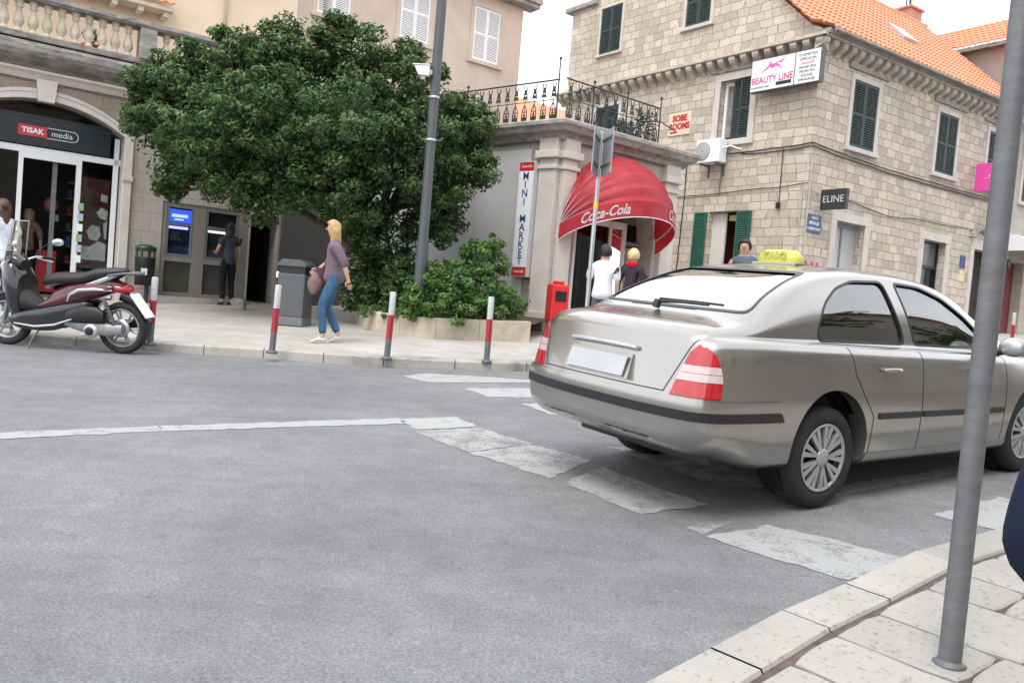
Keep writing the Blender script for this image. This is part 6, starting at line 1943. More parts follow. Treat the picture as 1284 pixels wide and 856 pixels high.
# body paint
m_, n_, b_ = new_mat('silver_beige_car_paint')
b_.inputs['Base Color'].default_value = (.36, .345, .325, 1)
b_.inputs['Metallic'].default_value = .82; b_.inputs['Roughness'].default_value = .34
b_.inputs['Coat Weight'].default_value = .8; b_.inputs['Coat Roughness'].default_value = .06
fl = N(n_, 'ShaderNodeTexNoise', Scale=260.0, Detail=2.0); n_.links.new(coords(n_), fl.inputs['Vector'])
du_ = N(n_, 'ShaderNodeTexNoise', Scale=2.5, Detail=5.0); n_.links.new(coords(n_), du_.inputs['Vector'])
mr_ = N(n_, 'ShaderNodeMapRange'); mr_.inputs['To Min'].default_value = .18; mr_.inputs['To Max'].default_value = .30; n_.links.new(du_.outputs['Fac'], mr_.inputs['Value']); n_.links.new(mr_.outputs['Result'], b_.inputs['Roughness'])
rp_ = N(n_, 'ShaderNodeValToRGB'); rp_.color_ramp.elements[0].color = (.31, .293, .272, 1); rp_.color_ramp.elements[1].color = (.41, .393, .37, 1); n_.links.new(fl.outputs['Fac'], rp_.inputs['Fac']); n_.links.new(rp_.outputs['Color'], b_.inputs['Base Color'])
MT['car_paint'] = m_
MT['trim'] = mat('black_rubbing_strip', (.014, .014, .018), .38, var=.15, scale=5)
MT['car_glass'] = glass('tinted_car_glass', (.60, .70, .67), 1.0, 1.6, .14)
MT['rear_glass'] = glass('boosted_mirror_rear_glass', (.45, .55, .56), 1.0, 1.7, .34)  # pane mirrors more than plain glass, standing in for a brighter sky

shell = car_shell()
def hexcut(x0, x1, y0, y1, z0, z1, xt0, xt1, yt):
    mb = MB(); mb.hexa([(x0, -y0, z0), (x1, -y1, z0), (x1, y1, z0), (x0, y0, z0), (xt0, -yt, z1), (xt1, -yt, z1), (xt1, yt, z1), (xt0, yt, z1)]); return mb.mesh('cutter', [], None, True)
cab_low = boxcut(-.45, 2.05, -.79, .79, .52, .921)
cab_up = hexcut(-.52, 1.98, .70, .70, .915, 1.385, .32, 1.30, .515)
wells = []
for wx in (0.0, WBASE):
    for s_ in (-1, 1):
        wells.append(cylcut((wx, .325), .365, s_ * .60 if s_ > 0 else -1.0, 1.0 if s_ > 0 else -.60))
cuts = [cutter(SW_R, -1, 1, 'xz', .05), cutter(SW_F, -1, 1, 'xz', .05), cutter(RW, -.75, .36, 'yz', .07), cutter(WS, 1.45, 2.4, 'yz', .06)]
body = apply_boolean(shell, wells, 'DIFFERENCE')
for c_ in (cab_low, cab_up): body = apply_boolean(body, [c_], 'DIFFERENCE')
for c_ in cuts: body = apply_boolean(body, [c_], 'DIFFERENCE')
print('CAR BODY', len(body.polygons), sum(p.area for p in body.polygons))
def put(name, me, m, parent=car, smooth_angle=32):
    me = me.copy() if me.users else me
    me.materials.clear()
    for q in (m if isinstance(m, list) else [m]): me.materials.append(q)
    me.polygons.foreach_set('material_index', [0] * len(me.polygons))
    for p in me.polygons: p.use_smooth = True
    bm = bmesh.new(); bm.from_mesh(me)
    for e in bm.edges:
        if len(e.link_faces) == 2 and e.calc_face_angle(0) > radians(smooth_angle): e.smooth = False
    bm.to_mesh(me); bm.free()
    o = link(name, me, parent)
    return o
put('body', body, MT['car_paint'])
def ribbon(p, q, wd=.007):
    p, q = Vector(p), Vector(q); d = (q - p).normalized(); n = Vector((-d.y, d.x)) * wd / 2; e = d * wd * .4
    return [tuple(p + n - e), tuple(q + n + e), tuple(q - n + e), tuple(p - n - e)]
for s_ in (-1, 1):
    for q in ([(.94, .27), (.94, .925)], [(2.06, .30), (2.06, .90)], [(.40, .52), (.30, .64), (.20, .78), (.15, .94)], [(.40, .52), (.40, .27)]):
        for a, b__ in zip(q, q[1:]):
            put('door_gap', clip(.0012, poly_planes(ribbon(a, b__), 'xz') + [ypl(s_)], 0), MT['trim'])
for q in ([(-.665, .955), (-.55, .66)], [(.665, .955), (.55, .66)], [(-.55, .655), (.55, .655)]):
    for a, b__ in zip(q, q[1:]):
        put('tailgate_gap', clip(.0012, poly_planes(ribbon(a, b__), 'yz') + [(Vector((-.95, 0, 0)), Vector((1, 0, 0)))], 0), MT['trim'])
# glazing: a thin layer just under the skin
def layer(o_out, o_in, cut_list):
    a = car_shell(o_out); b__ = car_shell(o_in)
    r = apply_boolean(a, [b__], 'DIFFERENCE')
    return apply_boolean(r, cut_list, 'INTERSECT')
g_side = layer(-.012, -.017, [cutter(SW_R, -1, 1, 'xz', .05)])
def split_y(me, s_):
    bm = bmesh.new(); bm.from_mesh(me)
    bmesh.ops.delete(bm, geom=[v for v in bm.verts if v.co.y * s_ < 0], context='VERTS')
    r = bpy.data.meshes.new('half'); bm.to_mesh(r); bm.free(); return r
for s_ in (-1, 1):
    put('rear_side_window', split_y(g_side, s_), MT['car_glass'])
g_f = layer(-.012, -.017, [cutter(SW_F, -1, 1, 'xz', .05)])
for s_ in (-1, 1): put('front_side_window', split_y(g_f, s_), MT['car_glass'])
put('rear_window', layer(-.006, -.011, [cutter(RW, -.78, .38, 'yz', .07)]), MT['rear_glass'])
put('windscreen', layer(-.006, -.011, [cutter(WS, 1.45, 2.4, 'yz', .06)]), MT['car_glass'])
# black seals round the windows
def frame_cut(poly, d):
    c = sum((Vector(p) for p in poly), Vector((0, 0))) / len(poly)
    n = len(poly); o = []
    for i in range(n):
        p0, p1, p2 = Vector(poly[i - 1]), Vector(poly[i]), Vector(poly[(i + 1) % n])
        a = (p1 - p0).normalized(); b__ = (p2 - p1).normalized()
        na, nb = Vector((a.y, -a.x)), Vector((b__.y, -b__.x))
        if (p1 - c).dot(na) < 0: na = -na
        if (p1 - c).dot(nb) < 0: nb = -nb
        m__ = (na + nb); m__ = m__ / max(.4, m__.length_squared / 2) if m__.length > 0 else m__
        o.append(tuple(p1 + m__ * d))
    return o
sk = apply_boolean(car_shell(.003), [car_shell(-.02)], 'DIFFERENCE')
for poly, ax, lo, hi in ((SW_R, 'xz', -1, 1), (SW_F, 'xz', -1, 1), (RW, 'yz', -.78, .38)):
    r = apply_boolean(sk.copy(), [cutter(frame_cut(poly, .008 if ax == 'xz' else .003), lo, hi, ax, .055)], 'INTERSECT')
    r = apply_boolean(r, [cutter(frame_cut(poly, -.006 if ax == 'xz' else -.010), lo - .1, hi + .1, ax, .05)], 'DIFFERENCE')
    if ax == 'xz':
        for s_ in (-1, 1): put('window_seal', split_y(r.copy(), s_), MT['trim'])
    else: put('window_seal', r, MT['trim'])
# rear bumper with ledge and black strip, wrapping to the wheel arches
bo = put('rear_bumper', clip(.026, poly_planes([(-1.5, .275), (-.405, .275), (-.405, .50), (-.50, .632), (-1.5, .632)], 'xz'), .016), MT['car_paint'])
put('bumper_strip', clip(.036, poly_planes([(-1.5, .520), (-.50, .520), (-.53, .572), (-1.5, .572)], 'xz'), .02), MT['trim'], bo)
for a, b__ in ((.46, .92), (.96, 2.04)):
    for s_ in (-1, 1): put('side_strip', clip(.012, poly_planes([(a, .500), (b__, .500), (b__, .538), (a, .538)], 'xz') + [ypl(s_)], .015), MT['trim'])
def hbox(name, parent, c, sx, sy, sz, m, bev=.01, rot=None):
    mb = MB((ROOTM[car.name]) @ Matrix.Translation(c) @ (rot or Matrix.Identity(4))); mb.smooth = True
    mb.box(-sx, sx, -sy, sy, -sz, sz, bev); return mb.build(name, m, parent)
for s_ in (-1, 1):
    for hx in (.56, 1.64):
        mb = MB(MC); y = s_ * .862
        mb.tube([(hx - .09, y, .806), (hx - .06, y + s_ * .022, .812), (hx, y + s_ * .028, .814), (hx + .06, y + s_ * .022, .812), (hx + .09, y, .806)], [.012, .014, .015, .014, .012], n=10)
        mb.build('door_handle', MT['car_paint'], car)
# sill
for s_ in (-1, 1): put('sill', clip(.012, poly_planes([(.37, .20), (2.14, .20), (2.14, .28), (.37, .28)], 'xz') + [ypl(s_)], .02), MT['car_paint'])
# tail lights wrap round the corners: red, clear, red bands
red_l = mat('red_lamp_lens', (.42, .008, .014), .12, var=.12, scale=14, coat=1.0)
clr_l = mat('clear_lamp_lens', (.55, .43, .43), .12, var=.1, scale=18, coat=1.0)
orl = mat('deep_red_lens', (.34, .006, .01), .15, var=.2, scale=14, coat=1.0)
for s_ in (-1, 1):
    tl_root = link('tail_light', MB().mesh('tail_light', [red_l]), car)
    def tlp(z0, z1, y0, y1, x0, x1, m, nm, off=.010):
        P = [(s_ * y0, z0), (s_ * 1.2, z0), (s_ * 1.2, z1), (s_ * y1, z1)]
        put(nm, clip(off, poly_planes(P, 'yz') + poly_planes([(-1.6, z0), (x0, z0), (x1, z1), (-1.6, z1)], 'xz'), .02), m, tl_root)
    tlp(.648, .728, .600, .616, -.96, -.945, red_l, 'red_lens')
    tlp(.731, .772, .617, .627, -.945, -.945, clr_l, 'clear_lens')
    tlp(.775, .815, .628, .638, -.945, -.95, clr_l, 'clear_lens')
    tlp(.817, .880, .639, .656, -.95, -.965, red_l, 'red_lens')
    tlp(.880, .922, .656, .690, -.965, -.995, red_l, 'red_lens')
    tlp(.640, .928, .590, .686, -.955, -.985, orl, 'lamp_seal', .004)
# number plate, handle trim, wiper, aerial, mirrors
mb = MB(MC)
def back_x(y, z):
    # rear surface position of the shell at height z
    a = 1.0; yy = min(1, abs(y) / .86)
    x = -1.16
    a_ = 1.0
    x2 = x + (.125 * yy ** 3.0)
    if z > .60: x2 += .10 * ((z - .60) / .38) ** 1.1
    return x2
mb.hexa([(back_x(0, .66) - .02, -.30, .68), (back_x(0, .66) + .02, -.30, .68), (back_x(0, .66) + .02, .30, .68), (back_x(0, .66) - .02, .30, .68),
         (back_x(0, .84) - .012, -.28, .82), (back_x(0, .84) + .02, -.28, .82), (back_x(0, .84) + .02, .28, .82), (back_x(0, .84) - .012, .28, .82)])
mb.build('plate_recess', MT['car_paint'], car)
mb = MB(MC); x0 = back_x(0, .69) - .028; x1 = back_x(0, .81) - .022
mb.hexa([(x0 - .008, -.26, .692), (x0, -.26, .692), (x0, .26, .692), (x0 - .008, .26, .692), (x1 - .008, -.26, .805), (x1, -.26, .805), (x1, .26, .805), (x1 - .008, .26, .805)])
mb.build('number_plate', mat('blank_number_plate', (.42, .43, .46), .4, var=.06), car)
mb = MB(MC); xh = back_x(0, .87) - .012
mb.tube([(xh, -.30, .86), (xh - .012, -.2, .865), (xh - .014, 0, .867), (xh - .012, .2, .865), (xh, .30, .86)], .014, n=8); mb.build('tailgate_handle', MT['bright_steel'], car)
mb = MB(MC); mb.cyl((-.715, -.02, 1.09), (-.70, -.02, 1.135), .025, n=10)
mb.tube([(-.70, -.02, 1.13), (-.68, -.20, 1.138), (-.675, -.42, 1.135)], [.014, .011, .008], n=6); mb.tube([(-.685, -.02, 1.147), (-.665, -.3, 1.147), (-.66, -.52, 1.143)], .008, n=6)
mb.build('rear_wiper', MT['trim'], car)
for s_ in (-1, 1):
    mb = MB(MC @ Matrix.Translation((1.93, s_ * .93, .985))); mb.ell((0, 0, 0), (.07, .10, .07), 14, 10); mo = mb.build('door_mirror', MT['car_paint'], car)
    mb = MB(MC); mb.tube([(1.93, s_ * .82, .93), (1.93, s_ * .88, .95)], .022, n=8); mb.build('mirror_arm', MT['trim'], mo)
    mb = MB(MC @ Matrix.Translation((1.885, s_ * .935, .985))); mb.ell((0, 0, 0), (.03, .085, .057), 14, 8); mb.build('mirror_glass', MT['bright_steel'], mo)
    # head lights, away from the viewer
    mb = MB(MC @ Matrix.Translation((3.16, s_ * .60, .66))); mb.ell((0, 0, 0), (.10, .16, .075), 14, 8); mb.build('headlight', clr_l, car)
# underbody and cabin
mb = MB(MC); mb.box(-.75, 3.1, -.60, .60, .20, .32, .02); mb.build('underbody', MT['black'], car)
intm = mat('dark_grey_upholstery', (.03, .03, .032), .8, var=.3, scale=9)
mb = MB(MC)
mb.box(.05, .55, -.64, .64, .35, .62, .05); mb.box(.02, .20, -.62, .62, .55, 1.0, .05)
mb.build('rear_seat', intm, car)
for s_ in (-1, 1):
    mb = MB(MC); mb.box(1.0, 1.5, s_ * .38 - .24, s_ * .38 + .24, .35, .60, .05); mb.box(.98, 1.12, s_ * .38 - .23, s_ * .38 + .23, .55, 1.08, .05); mb.box(1.0, 1.09, s_ * .38 - .12, s_ * .38 + .12, 1.10, 1.25, .04); mb.build('front_seat', intm, car)
    mb = MB(MC); mb.box(.05, .14, s_ * .38 - .12, s_ * .38 + .12, 1.0, 1.13, .04); mb.build('headrest', intm, car)
mb = MB(MC); mb.box(-.62, .0, -.60, .60, .90, .93, .01); mb.build('parcel_shelf', intm, car)
mb = MB(MC); mb.box(1.95, 2.25, -.66, .66, .70, .96, .05); mb.build('dashboard', intm, car)
mb = MB(MC); mb.lathe([(.17, -.012), (.185, 0), (.17, .012), (.155, 0), (.17, -.012)], (1.80, .38, .92), (-.85, 0, .5), 24); mb.build('steering_wheel', intm, car)
# wheels
hub_m = mat('silver_wheel_cover', (.42, .43, .44), .35, metal=.5, var=.12, scale=10)
def wheel(x, s_):
    root = link('wheel', MB().mesh('wheel', [MT['rubber']]), car)
    c = (x, s_ * .722, .315)
    ax = (0, s_, 0)
    mb = MB(MC)
    mb.lathe([(.20, -.10), (.235, -.102), (.29, -.10), (.308, -.085), (.316, -.05), (.317, 0), (.316, .05), (.308, .08), (.29, .098), (.235, .102), (.215, .092), (.205, .08)], c, ax, 48)
    mb.build('tyre', MT['rubber'], root)
    mb = MB(MC)
    mb.lathe([(.0, .045), (.20, .045), (.212, .088), (.216, .092), (.208, .097), (.19, .080), (.15, .072)], c, ax, 40); mb.build('rim', MT['trim'], root)
    mb = MB(MC)
    mb.lathe([(.0, .098), (.03, .100), (.055, .096), (.06, .088), (.0, .088)], c, ax, 24)
    base = MC
    for k in range(9):
        a = 2 * pi * k / 9
        for off_ in (-.14, .14):
            def P_(r, an, h): return (c[0] + r * cos(an), c[1] + s_ * h, c[2] + r * sin(an))
            w1, w2 = .30, .115
            V = [P_(.05, a + off_ * .3 - w1 * .45, .094), P_(.05, a + off_ * .3 + w1 * .45, .094), P_(.196, a + off_ + w2 * .75, .096), P_(.196, a + off_ - w2 * .75, .096)]
            V2 = [(x_, y_ - s_ * .022, z_) for x_, y_, z_ in V]
            mb.hexa(V2 + V)
    mb.lathe([(.190, .088), (.198, .099), (.208, .099), (.213, .090)], c, ax, 40)
    mb.build('wheel_cover', hub_m, root)
for x in (0, WBASE):
    for s_ in (-1, 1): wheel(x, s_)
for wx in (0.0, WBASE):
    for s_ in (-1, 1):
        mb = MB(MC); mb.lathe([(.0, -.16), (.362, -.16), (.362, .0)], (wx, s_ * .75, .325), (0, s_, 0), 32); mb.build('wheel_housing', MT['black'], car)
# mud marks on the rear bumper corner are in the paint; taxi sign
tx = link('taxi_sign', MB().mesh('taxi_sign', [MT['white']]), car)
mb = MB(MC @ Matrix.Translation((.46, 0, 1.436)))
rows = []
for i in range(9):
    t = i / 8
    z = .012 + .09 * t
    k = (1 - (t ** 3) * .32)
    rows.append([(.075 * k * cos(a) * (1.0), .18 * k * np.sign(sin(a)) * abs(sin(a)) ** .55, z) for a in np.linspace(0, 2 * pi, 33)[:-1]])
rows.append([(0, 0, .106)] * 32)
mb.grid(rows, close=True); mb.build('yellow_cover', mat('translucent_yellow_plastic', (.50, .50, .09), .4, var=.06), tx)
mb = MB(MC @ Matrix.Translation((.46, 0, 1.436))); mb.box(-.08, .08, -.19, .19, -.005, .014, .006); mb.build('base', MT['car_paint'], tx)
Tm = MC @ Matrix.Translation((.46 - .074, 0, 1.494)) @ Matrix(((0, 0, -1, 0), (-1, 0, 0, 0), (0, 1, 0, 0), (0, 0, 0, 1)))
text('lettering', 'TAXI', .07, Tm, mat('faint_olive_lettering', (.45, .42, .10), .5), tx, bold=.003, sx=1.3)

# the body rides a little high at the tail on its springs; the wheels stay on the road
def ride(o):
    for ch in o.children:
        if ch.name.split('.')[0] in ('wheel',): continue
        if ch.type == 'MESH':
            for v in ch.data.vertices: v.co.z += .048 - .021 * v.co.x
            ch.data.update()
        ride(ch)
ride(car)

# ================================================================== unseen house and trees added to mirror in the taxi and darken its side
RF = Frame((28.0, 13.0), 55.5 + 180)
rh = thing('stone_house', 'unseen pale stone house added beside the street to mirror in the taxi', 'house', M=Matrix.Translation(RF.P(0, 0, -1)))
RFh = [(2 + k * 3.4, 3.1 + k * 3.4, z, z + 1.7) for k in range(9) for z in (2.0, 5.2)]
mb = MB(); wall(mb, RF, 0, 33, -3, 8.5, RFh, depth=.2); mb.build('wall', MT['ashlar'], rh)
for (a, b__, c, d) in RFh:
    mb = MB(); mb.quad(RF.P(a, -.15, c), RF.P(b__, -.15, c), RF.P(b__, -.15, d), RF.P(a, -.15, d)); mb.build('window', MT['green_shutter'], rh)
mb = MB(); mb.quad(RF.P(-.3, .4, 8.4), RF.P(33.3, .4, 8.4), RF.P(33.3, -4, 10.6), RF.P(-.3, -4, 10.6)); mb.build('roof', MT['tile'], rh)
def added_street_tree(x, y, h, r, lab):
    b_ = Vector((x, y, gz(x, y) + .1))
    t = thing('added_street_tree', lab, 'tree', M=Matrix.Translation(b_))
    mb = MB(); mb.tube([b_, b_ + Vector((.1, 0, h * .35)), b_ + Vector((0, .1, h * .6))], [.18, .13, .08], n=8)
    L = []
    for k in range(9):
        a = k * 2.4; c = b_ + Vector((cos(a) * r * .6, sin(a) * r * .6, h * .62 + random.uniform(-.5, .9)))
        L.append((tuple(c), r * .5)); mb.tube([b_ + Vector((0, 0, h * .4)), c], [.06, .02], n=5)
    mb.build('trunk', bark, t)
    P, Nn_, T = clumps(L, 26, 9, .22, .1); leaf_cloud('crown', P, Nn_, rng.uniform(.12, .2, len(P)), MT['leaf_dark'], t, T)
added_street_tree(11.5, 4.6, 5.6, 1.9, 'unseen leafy tree added on the near pavement to mirror in the taxi')
added_street_tree(16.5, 8.6, 5.2, 1.8, 'smaller unseen leafy tree added beyond the first to mirror in the taxi')

# ================================================================== people
def grow(name, verts, edges, mats, parent, M, root=0, sub=2, region=None):
    """one continuous skin grown round a skeleton; verts = [(pos, rx, ry)]"""
    me = bpy.data.meshes.new(name)
    me.from_pydata([tuple(v[0]) for v in verts], edges, [])
    o = bpy.data.objects.new('grow', me); COL.objects.link(o)
    md = o.modifiers.new('s', 'SKIN'); md.use_smooth_shade = True; md.branch_smoothing = .6
    for i, v in enumerate(verts):
        d = me.skin_vertices[0].data[i]; d.radius = (v[1], v[2]); d.use_root = (i == root)
    ss = o.modifiers.new('u', 'SUBSURF'); ss.levels = sub; ss.render_levels = sub
    bpy.context.view_layer.update()
    r = bpy.data.meshes.new_from_object(o.evaluated_get(bpy.context.evaluated_depsgraph_get()))
    bpy.data.objects.remove(o)
    return r

def join_meshes(name, parts, mats, parent, M):
    bm = bmesh.new()
    for me, mi in parts:
        k = len(bm.faces); bm.from_mesh(me); bm.faces.ensure_lookup_table()
        for f in bm.faces[k:]: f.material_index = mi; f.smooth = True
    me = bpy.data.meshes.new(name)
    me_m = ROOTM[parent.name].inverted() @ M
    bmesh.ops.transform(bm, matrix=me_m, verts=bm.verts[:])
    bm.to_mesh(me); bm.free()
    for m in mats: me.materials.append(m)
    return link(name, me, parent)

def person(label, feet, az, h=1.7, top=None, pants=None, hair=None, shoes=None, legs=None, arms=None, lean=0.0, sleeve=1.0, hairlen=.12, female=False, coat=0.0, skin='skin', group=None, head_turn=0.0, bulk=1.0, cat='person'):
    """local +x is the way the person faces; legs / arms = (left, right) joint positions for a 1.7 m body"""
    M = Matrix.Translation(feet) @ Matrix.Rotation(radians(90 - az), 4, 'Z') @ Matrix.Scale(h / 1.7, 4)
    t = thing('person', label, cat, M=Matrix.Translation(feet) @ Matrix.Rotation(radians(90 - az), 4, 'Z'), group=group)
    V3 = Vector
    sw = .165 if female else .19
    hipw = .092
    L = lean
    pel = V3((0, 0, .93)); waist = V3((L * .25, 0, 1.06)); chest = V3((L * .6 + .01, 0, 1.25)); nb = V3((L * .95 - .005, 0, 1.42)); nk = V3((L * 1.05 + .012, 0, 1.485)); hc = V3((L * 1.15 + .035, 0, 1.585))
    if legs is None: legs = (((.02, .095, .50), (-.03, .10, .08)), ((.02, -.095, .50), (-.03, -.10, .08)))
    if arms is None: arms = (((-.02, .225, 1.13), (.03, .235, .89)), ((-.02, -.225, 1.13), (.03, -.235, .89)))
    b = bulk
    verts = [(pel, .09 * b, .08 * b), (waist, .09, .075), (chest, .10, .085), (nb, .064, .062), (nk, .060, .060), (hc - V3((-.005, 0, .045)), .072, .078), (hc + V3((0, 0, .015)), .094, .100), (hc + V3((-.006, 0, .075)), .070, .080), (hc + V3((.048, 0, -.058)), .036, .042)]
    edges = [(0, 1), (1, 2), (2, 3), (3, 4), (4, 5), (5, 6), (6, 7), (5, 8)]
    tv = [(V3((0, 0, .82 - coat)), .172 * b, .145 * b), (V3((0, 0, .95)), .160 * b, .132 * b), (waist, (.142 if not female else .128) * b, .114 * b), (chest, (.172 if not female else .150) * b, .128 * b), (nb - V3((0, 0, .02)), .125, .105), (nb + V3((0, 0, .05)), .084, .082)]
    te = [(0, 1), (1, 2), (2, 3), (3, 4), (4, 5)]
    pv = [(pel + V3((0, 0, .09)), .118 * b, .10), (pel - V3((0, 0, .02)), .135 * b, .118)]; pe = [(0, 1)]
    hands = []
    feetm = []
    for s_, (kn, an) in zip((1, -1), legs):
        hip = V3((0, s_ * hipw, .88)); kn = V3(kn); an = V3(an)
        i = len(verts); verts += [(hip, .068, .066), (hip.lerp(kn, .5), .060, .060), (kn, .050, .052), (kn.lerp(an, .45), .052, .05), (an, .037, .037)]
        d = (an - kn).normalized(); fwd = V3((1, 0, 0)); fwd = (fwd - d * fwd.dot(d) * .75).normalized()
        verts += [(an + fwd * .07 - V3((0, 0, .035)), .035, .026), (an + fwd * .14 - V3((0, 0, .05)), .032, .018)]
        edges += [(0, i)] + [(i + k, i + k + 1) for k in range(6)]
        i = len(pv); pv += [(hip - V3((0, 0, .01)), .095 * b, .092), (hip.lerp(kn, .5), .088 * b, .084), (kn, .068, .067), (kn.lerp(an, .5), .062, .060), (an + (kn - an) * .06, .056, .056)]
        pe += [(1, i)] + [(i + k, i + k + 1) for k in range(4)]
        heel = an - fwd * .045 + V3((0, 0, -.05)); 
        fs = [(heel, .035, .028), (an + fwd * .03 - V3((0, 0, .045)), .046, .034), (an + fwd * .10 - V3((0, 0, .055)), .045, .026), (an + fwd * .17 - V3((0, 0, .062)), .036, .018), (an + V3((0, 0, .01)), .045, .045)]
        feetm.append((fs, [(0, 1), (1, 2), (2, 3), (1, 4)]))
    for s_, (el, wr) in zip((1, -1), arms):
        sh = V3((L * .85 - .005, s_ * sw, 1.385)); el = V3(el); wr = V3(wr)
        i = len(verts); verts += [(sh - V3((0, 0, .03)), .036, .036), (sh.lerp(el, .5), .043, .042), (el, .038, .038), (el.lerp(wr, .4), .038, .036), (wr, .026, .023)]
        edges += [(3, i)] + [(i + k, i + k + 1) for k in range(4)]
        d = (wr - el).normalized(); pal = wr + d * .055
        i2 = len(verts); verts += [(pal, .030, .020)]; edges += [(i2 - 1, i2)]
        side = V3((1, 0, 0)); side = (side - d * side.dot(d)).normalized(); nn = d.cross(side)
        for k, (off, ln) in enumerate(((.028, .068), (.010, .078), (-.009, .073), (-.026, .056))):
            p0 = pal + side * off + d * .012; p1 = p0 + d * ln * .5 + nn * s_ * .006; p2 = p0 + d * ln * .92 + nn * s_ * .022
            hands.append([(p0, .0095), (p1, .0088), (p2, .0068)])
        p0 = wr + side * .026 + d * .02; p1 = p0 + side * .022 + d * .03; p2 = p1 + d * .03 + side * .004
        hands.append([(p0, .011), (p1, .010), (p2, .008)])
        i = len(tv)
        if sleeve > 0:
            e_ = el if sleeve >= 1 else sh.lerp(el, max(.3, sleeve * 1.0))
            tv += [(sh + V3((0, 0, -.012)), .096 * (1 if not female else .94), .094), (sh.lerp(e_, .55), .072, .070), (e_, .060, .058)]
            te += [(4, i), (i, i + 1), (i + 1, i + 2)]
            if sleeve > 1:
                q = el.lerp(wr, sleeve - 1); tv += [(q, .048, .046)]; te += [(i + 2, i + 3)]
    bodym = grow('body', verts, edges, None, t, M)
    mb = MB()
    for f in hands: mb.tube([p for p, _ in f], [r for _, r in f], n=8)
    # face: nose, ears, eyes, mouth
    ta = radians(head_turn)
    def HP(x, y, z): return hc + Matrix.Rotation(ta, 3, 'Z') @ V3((x, y, z))
    mb.add([HP(.074, -.008, .028), HP(.074, .008, .028), HP(.100, 0, -.012), HP(.074, -.016, -.018), HP(.074, .016, -.018)], [(0, 1, 2), (0, 2, 3), (1, 4, 2), (3, 2, 4)], smooth=True)
    for s_ in (-1, 1):
        c = HP(-.004, s_ * .088, .0); mb.ell(c, (.016, .009, .028), 8, 6)
    headm = mb.mesh('face', [], None)
    mb = MB()
    for s_ in (-1, 1): mb.ell(HP(.074, s_ * .031, .020), (.005, .009, .0045), 8, 6)
    mb.ell(HP(.078, 0, -.046), (.006, .020, .004), 8, 5)
    dk = mb.mesh('eyes', [], None)
    join_meshes('body', [(bodym, 0), (headm, 0), (dk, 1)], [MT[skin], MT['hair_dark']], t, M)
    if top: join_meshes('top', [(grow('top', tv, te, None, t, M), 0)], [top], t, M)
    if pants: join_meshes('trousers', [(grow('pants', pv, pe, None, t, M), 0)], [pants], t, M)
    if shoes:
        for fs, fe in feetm: join_meshes('shoe', [(grow('shoe', fs, fe, None, t, M, sub=2), 0)], [shoes], t, M)
    if hair:
        mb = MB(); rows = []; n = 28; nr = 11
        for i in range(nr):
            u = i / (nr - 1); row = []
            for k in range(n):
                a = 2 * pi * k / n; back = (1 - cos(a)) / 2
                sm_ = max(0.0, min(1.0, (back - .12) / .35)); sm_ = sm_ * sm_ * (3 - 2 * sm_)
                thm = radians(58 + 52 * sm_ + 14 * back)
                if hairlen > .05:
                    if u < .62: th = thm * u / .62 if thm * u / .62 < radians(95) else radians(95); dz = 0
                    else: th = min(thm, radians(95)); dz = (u - .62) / .38 * (hairlen + .05) * sm_
                else: th = thm * u; dz = 0
                j = .003 * sin(k * 7.1 + i) + random.uniform(-.002, .002)
                inw = 1 - .22 * (dz / .25) if dz else 1
                row.append(HP(-.010 + (.112 + j) * sin(th) * cos(a) * inw - dz * .12, (.104 + j) * sin(th) * sin(a) * inw, .014 + (.124 + j) * cos(th) - dz))
            rows.append(row)
        mb.grid(rows, close=True)
        rows2 = [rows[-1], [p + (hc - p) * .18 for p in rows[-1]]]
        mb.grid(rows2, close=True)
        join_meshes('hair', [(mb.mesh('h', [], None), 0)], [hair], t, M)
    return t, M

def hairmat(name, c):
    return mat(name, c, .5, var=.35, scale=9, stretch=(60, 60, 6), bump=.3, bscale=4)
MT['hair_dark'] = hairmat('dark_hair', (.012, .009, .008))
MT['hair_brown'] = hairmat('brown_hair', (.06, .028, .015)); MT['hair_blonde'] = hairmat('blonde_hair', (.46, .30, .13)); MT['hair_light'] = hairmat('light_blonde_hair', (.60, .46, .24))
def cloth(name, c, var=.16, scale=7, checks=None):
    return mat(name, c, .9, var=var, scale=scale, bump=.5, bscale=14, spec=.15)
purple = cloth('greyish_purple_knit', (.17, .125, .165)); denim = cloth('blue_denim', (.05, .105, .19), var=.3); whitec = cloth('white_shirt_cloth', (.72, .72, .76), var=.05)
navy = cloth('navy_jacket_nylon', (.012, .017, .038), var=.3, scale=4); darkc = cloth('charcoal_jacket', (.04, .035, .045)); redc = cloth('red_scarf_cloth', (.50, .02, .025)); blackc = cloth('black_trousers', (.015, .015, .018)); greyt = cloth('grey_blue_shirt', (.09, .11, .15))
pinkbag = cloth('dusky_pink_bag', (.22, .14, .14), var=.25); shoe_w = mat('off_white_shoes', (.55, .55, .52), .6); shoe_b = mat('black_shoes', (.015, .015, .015), .5)
palechk = mat('pale_checked_shirt', (.58, .62, .72), .9, var=.28, scale=14)

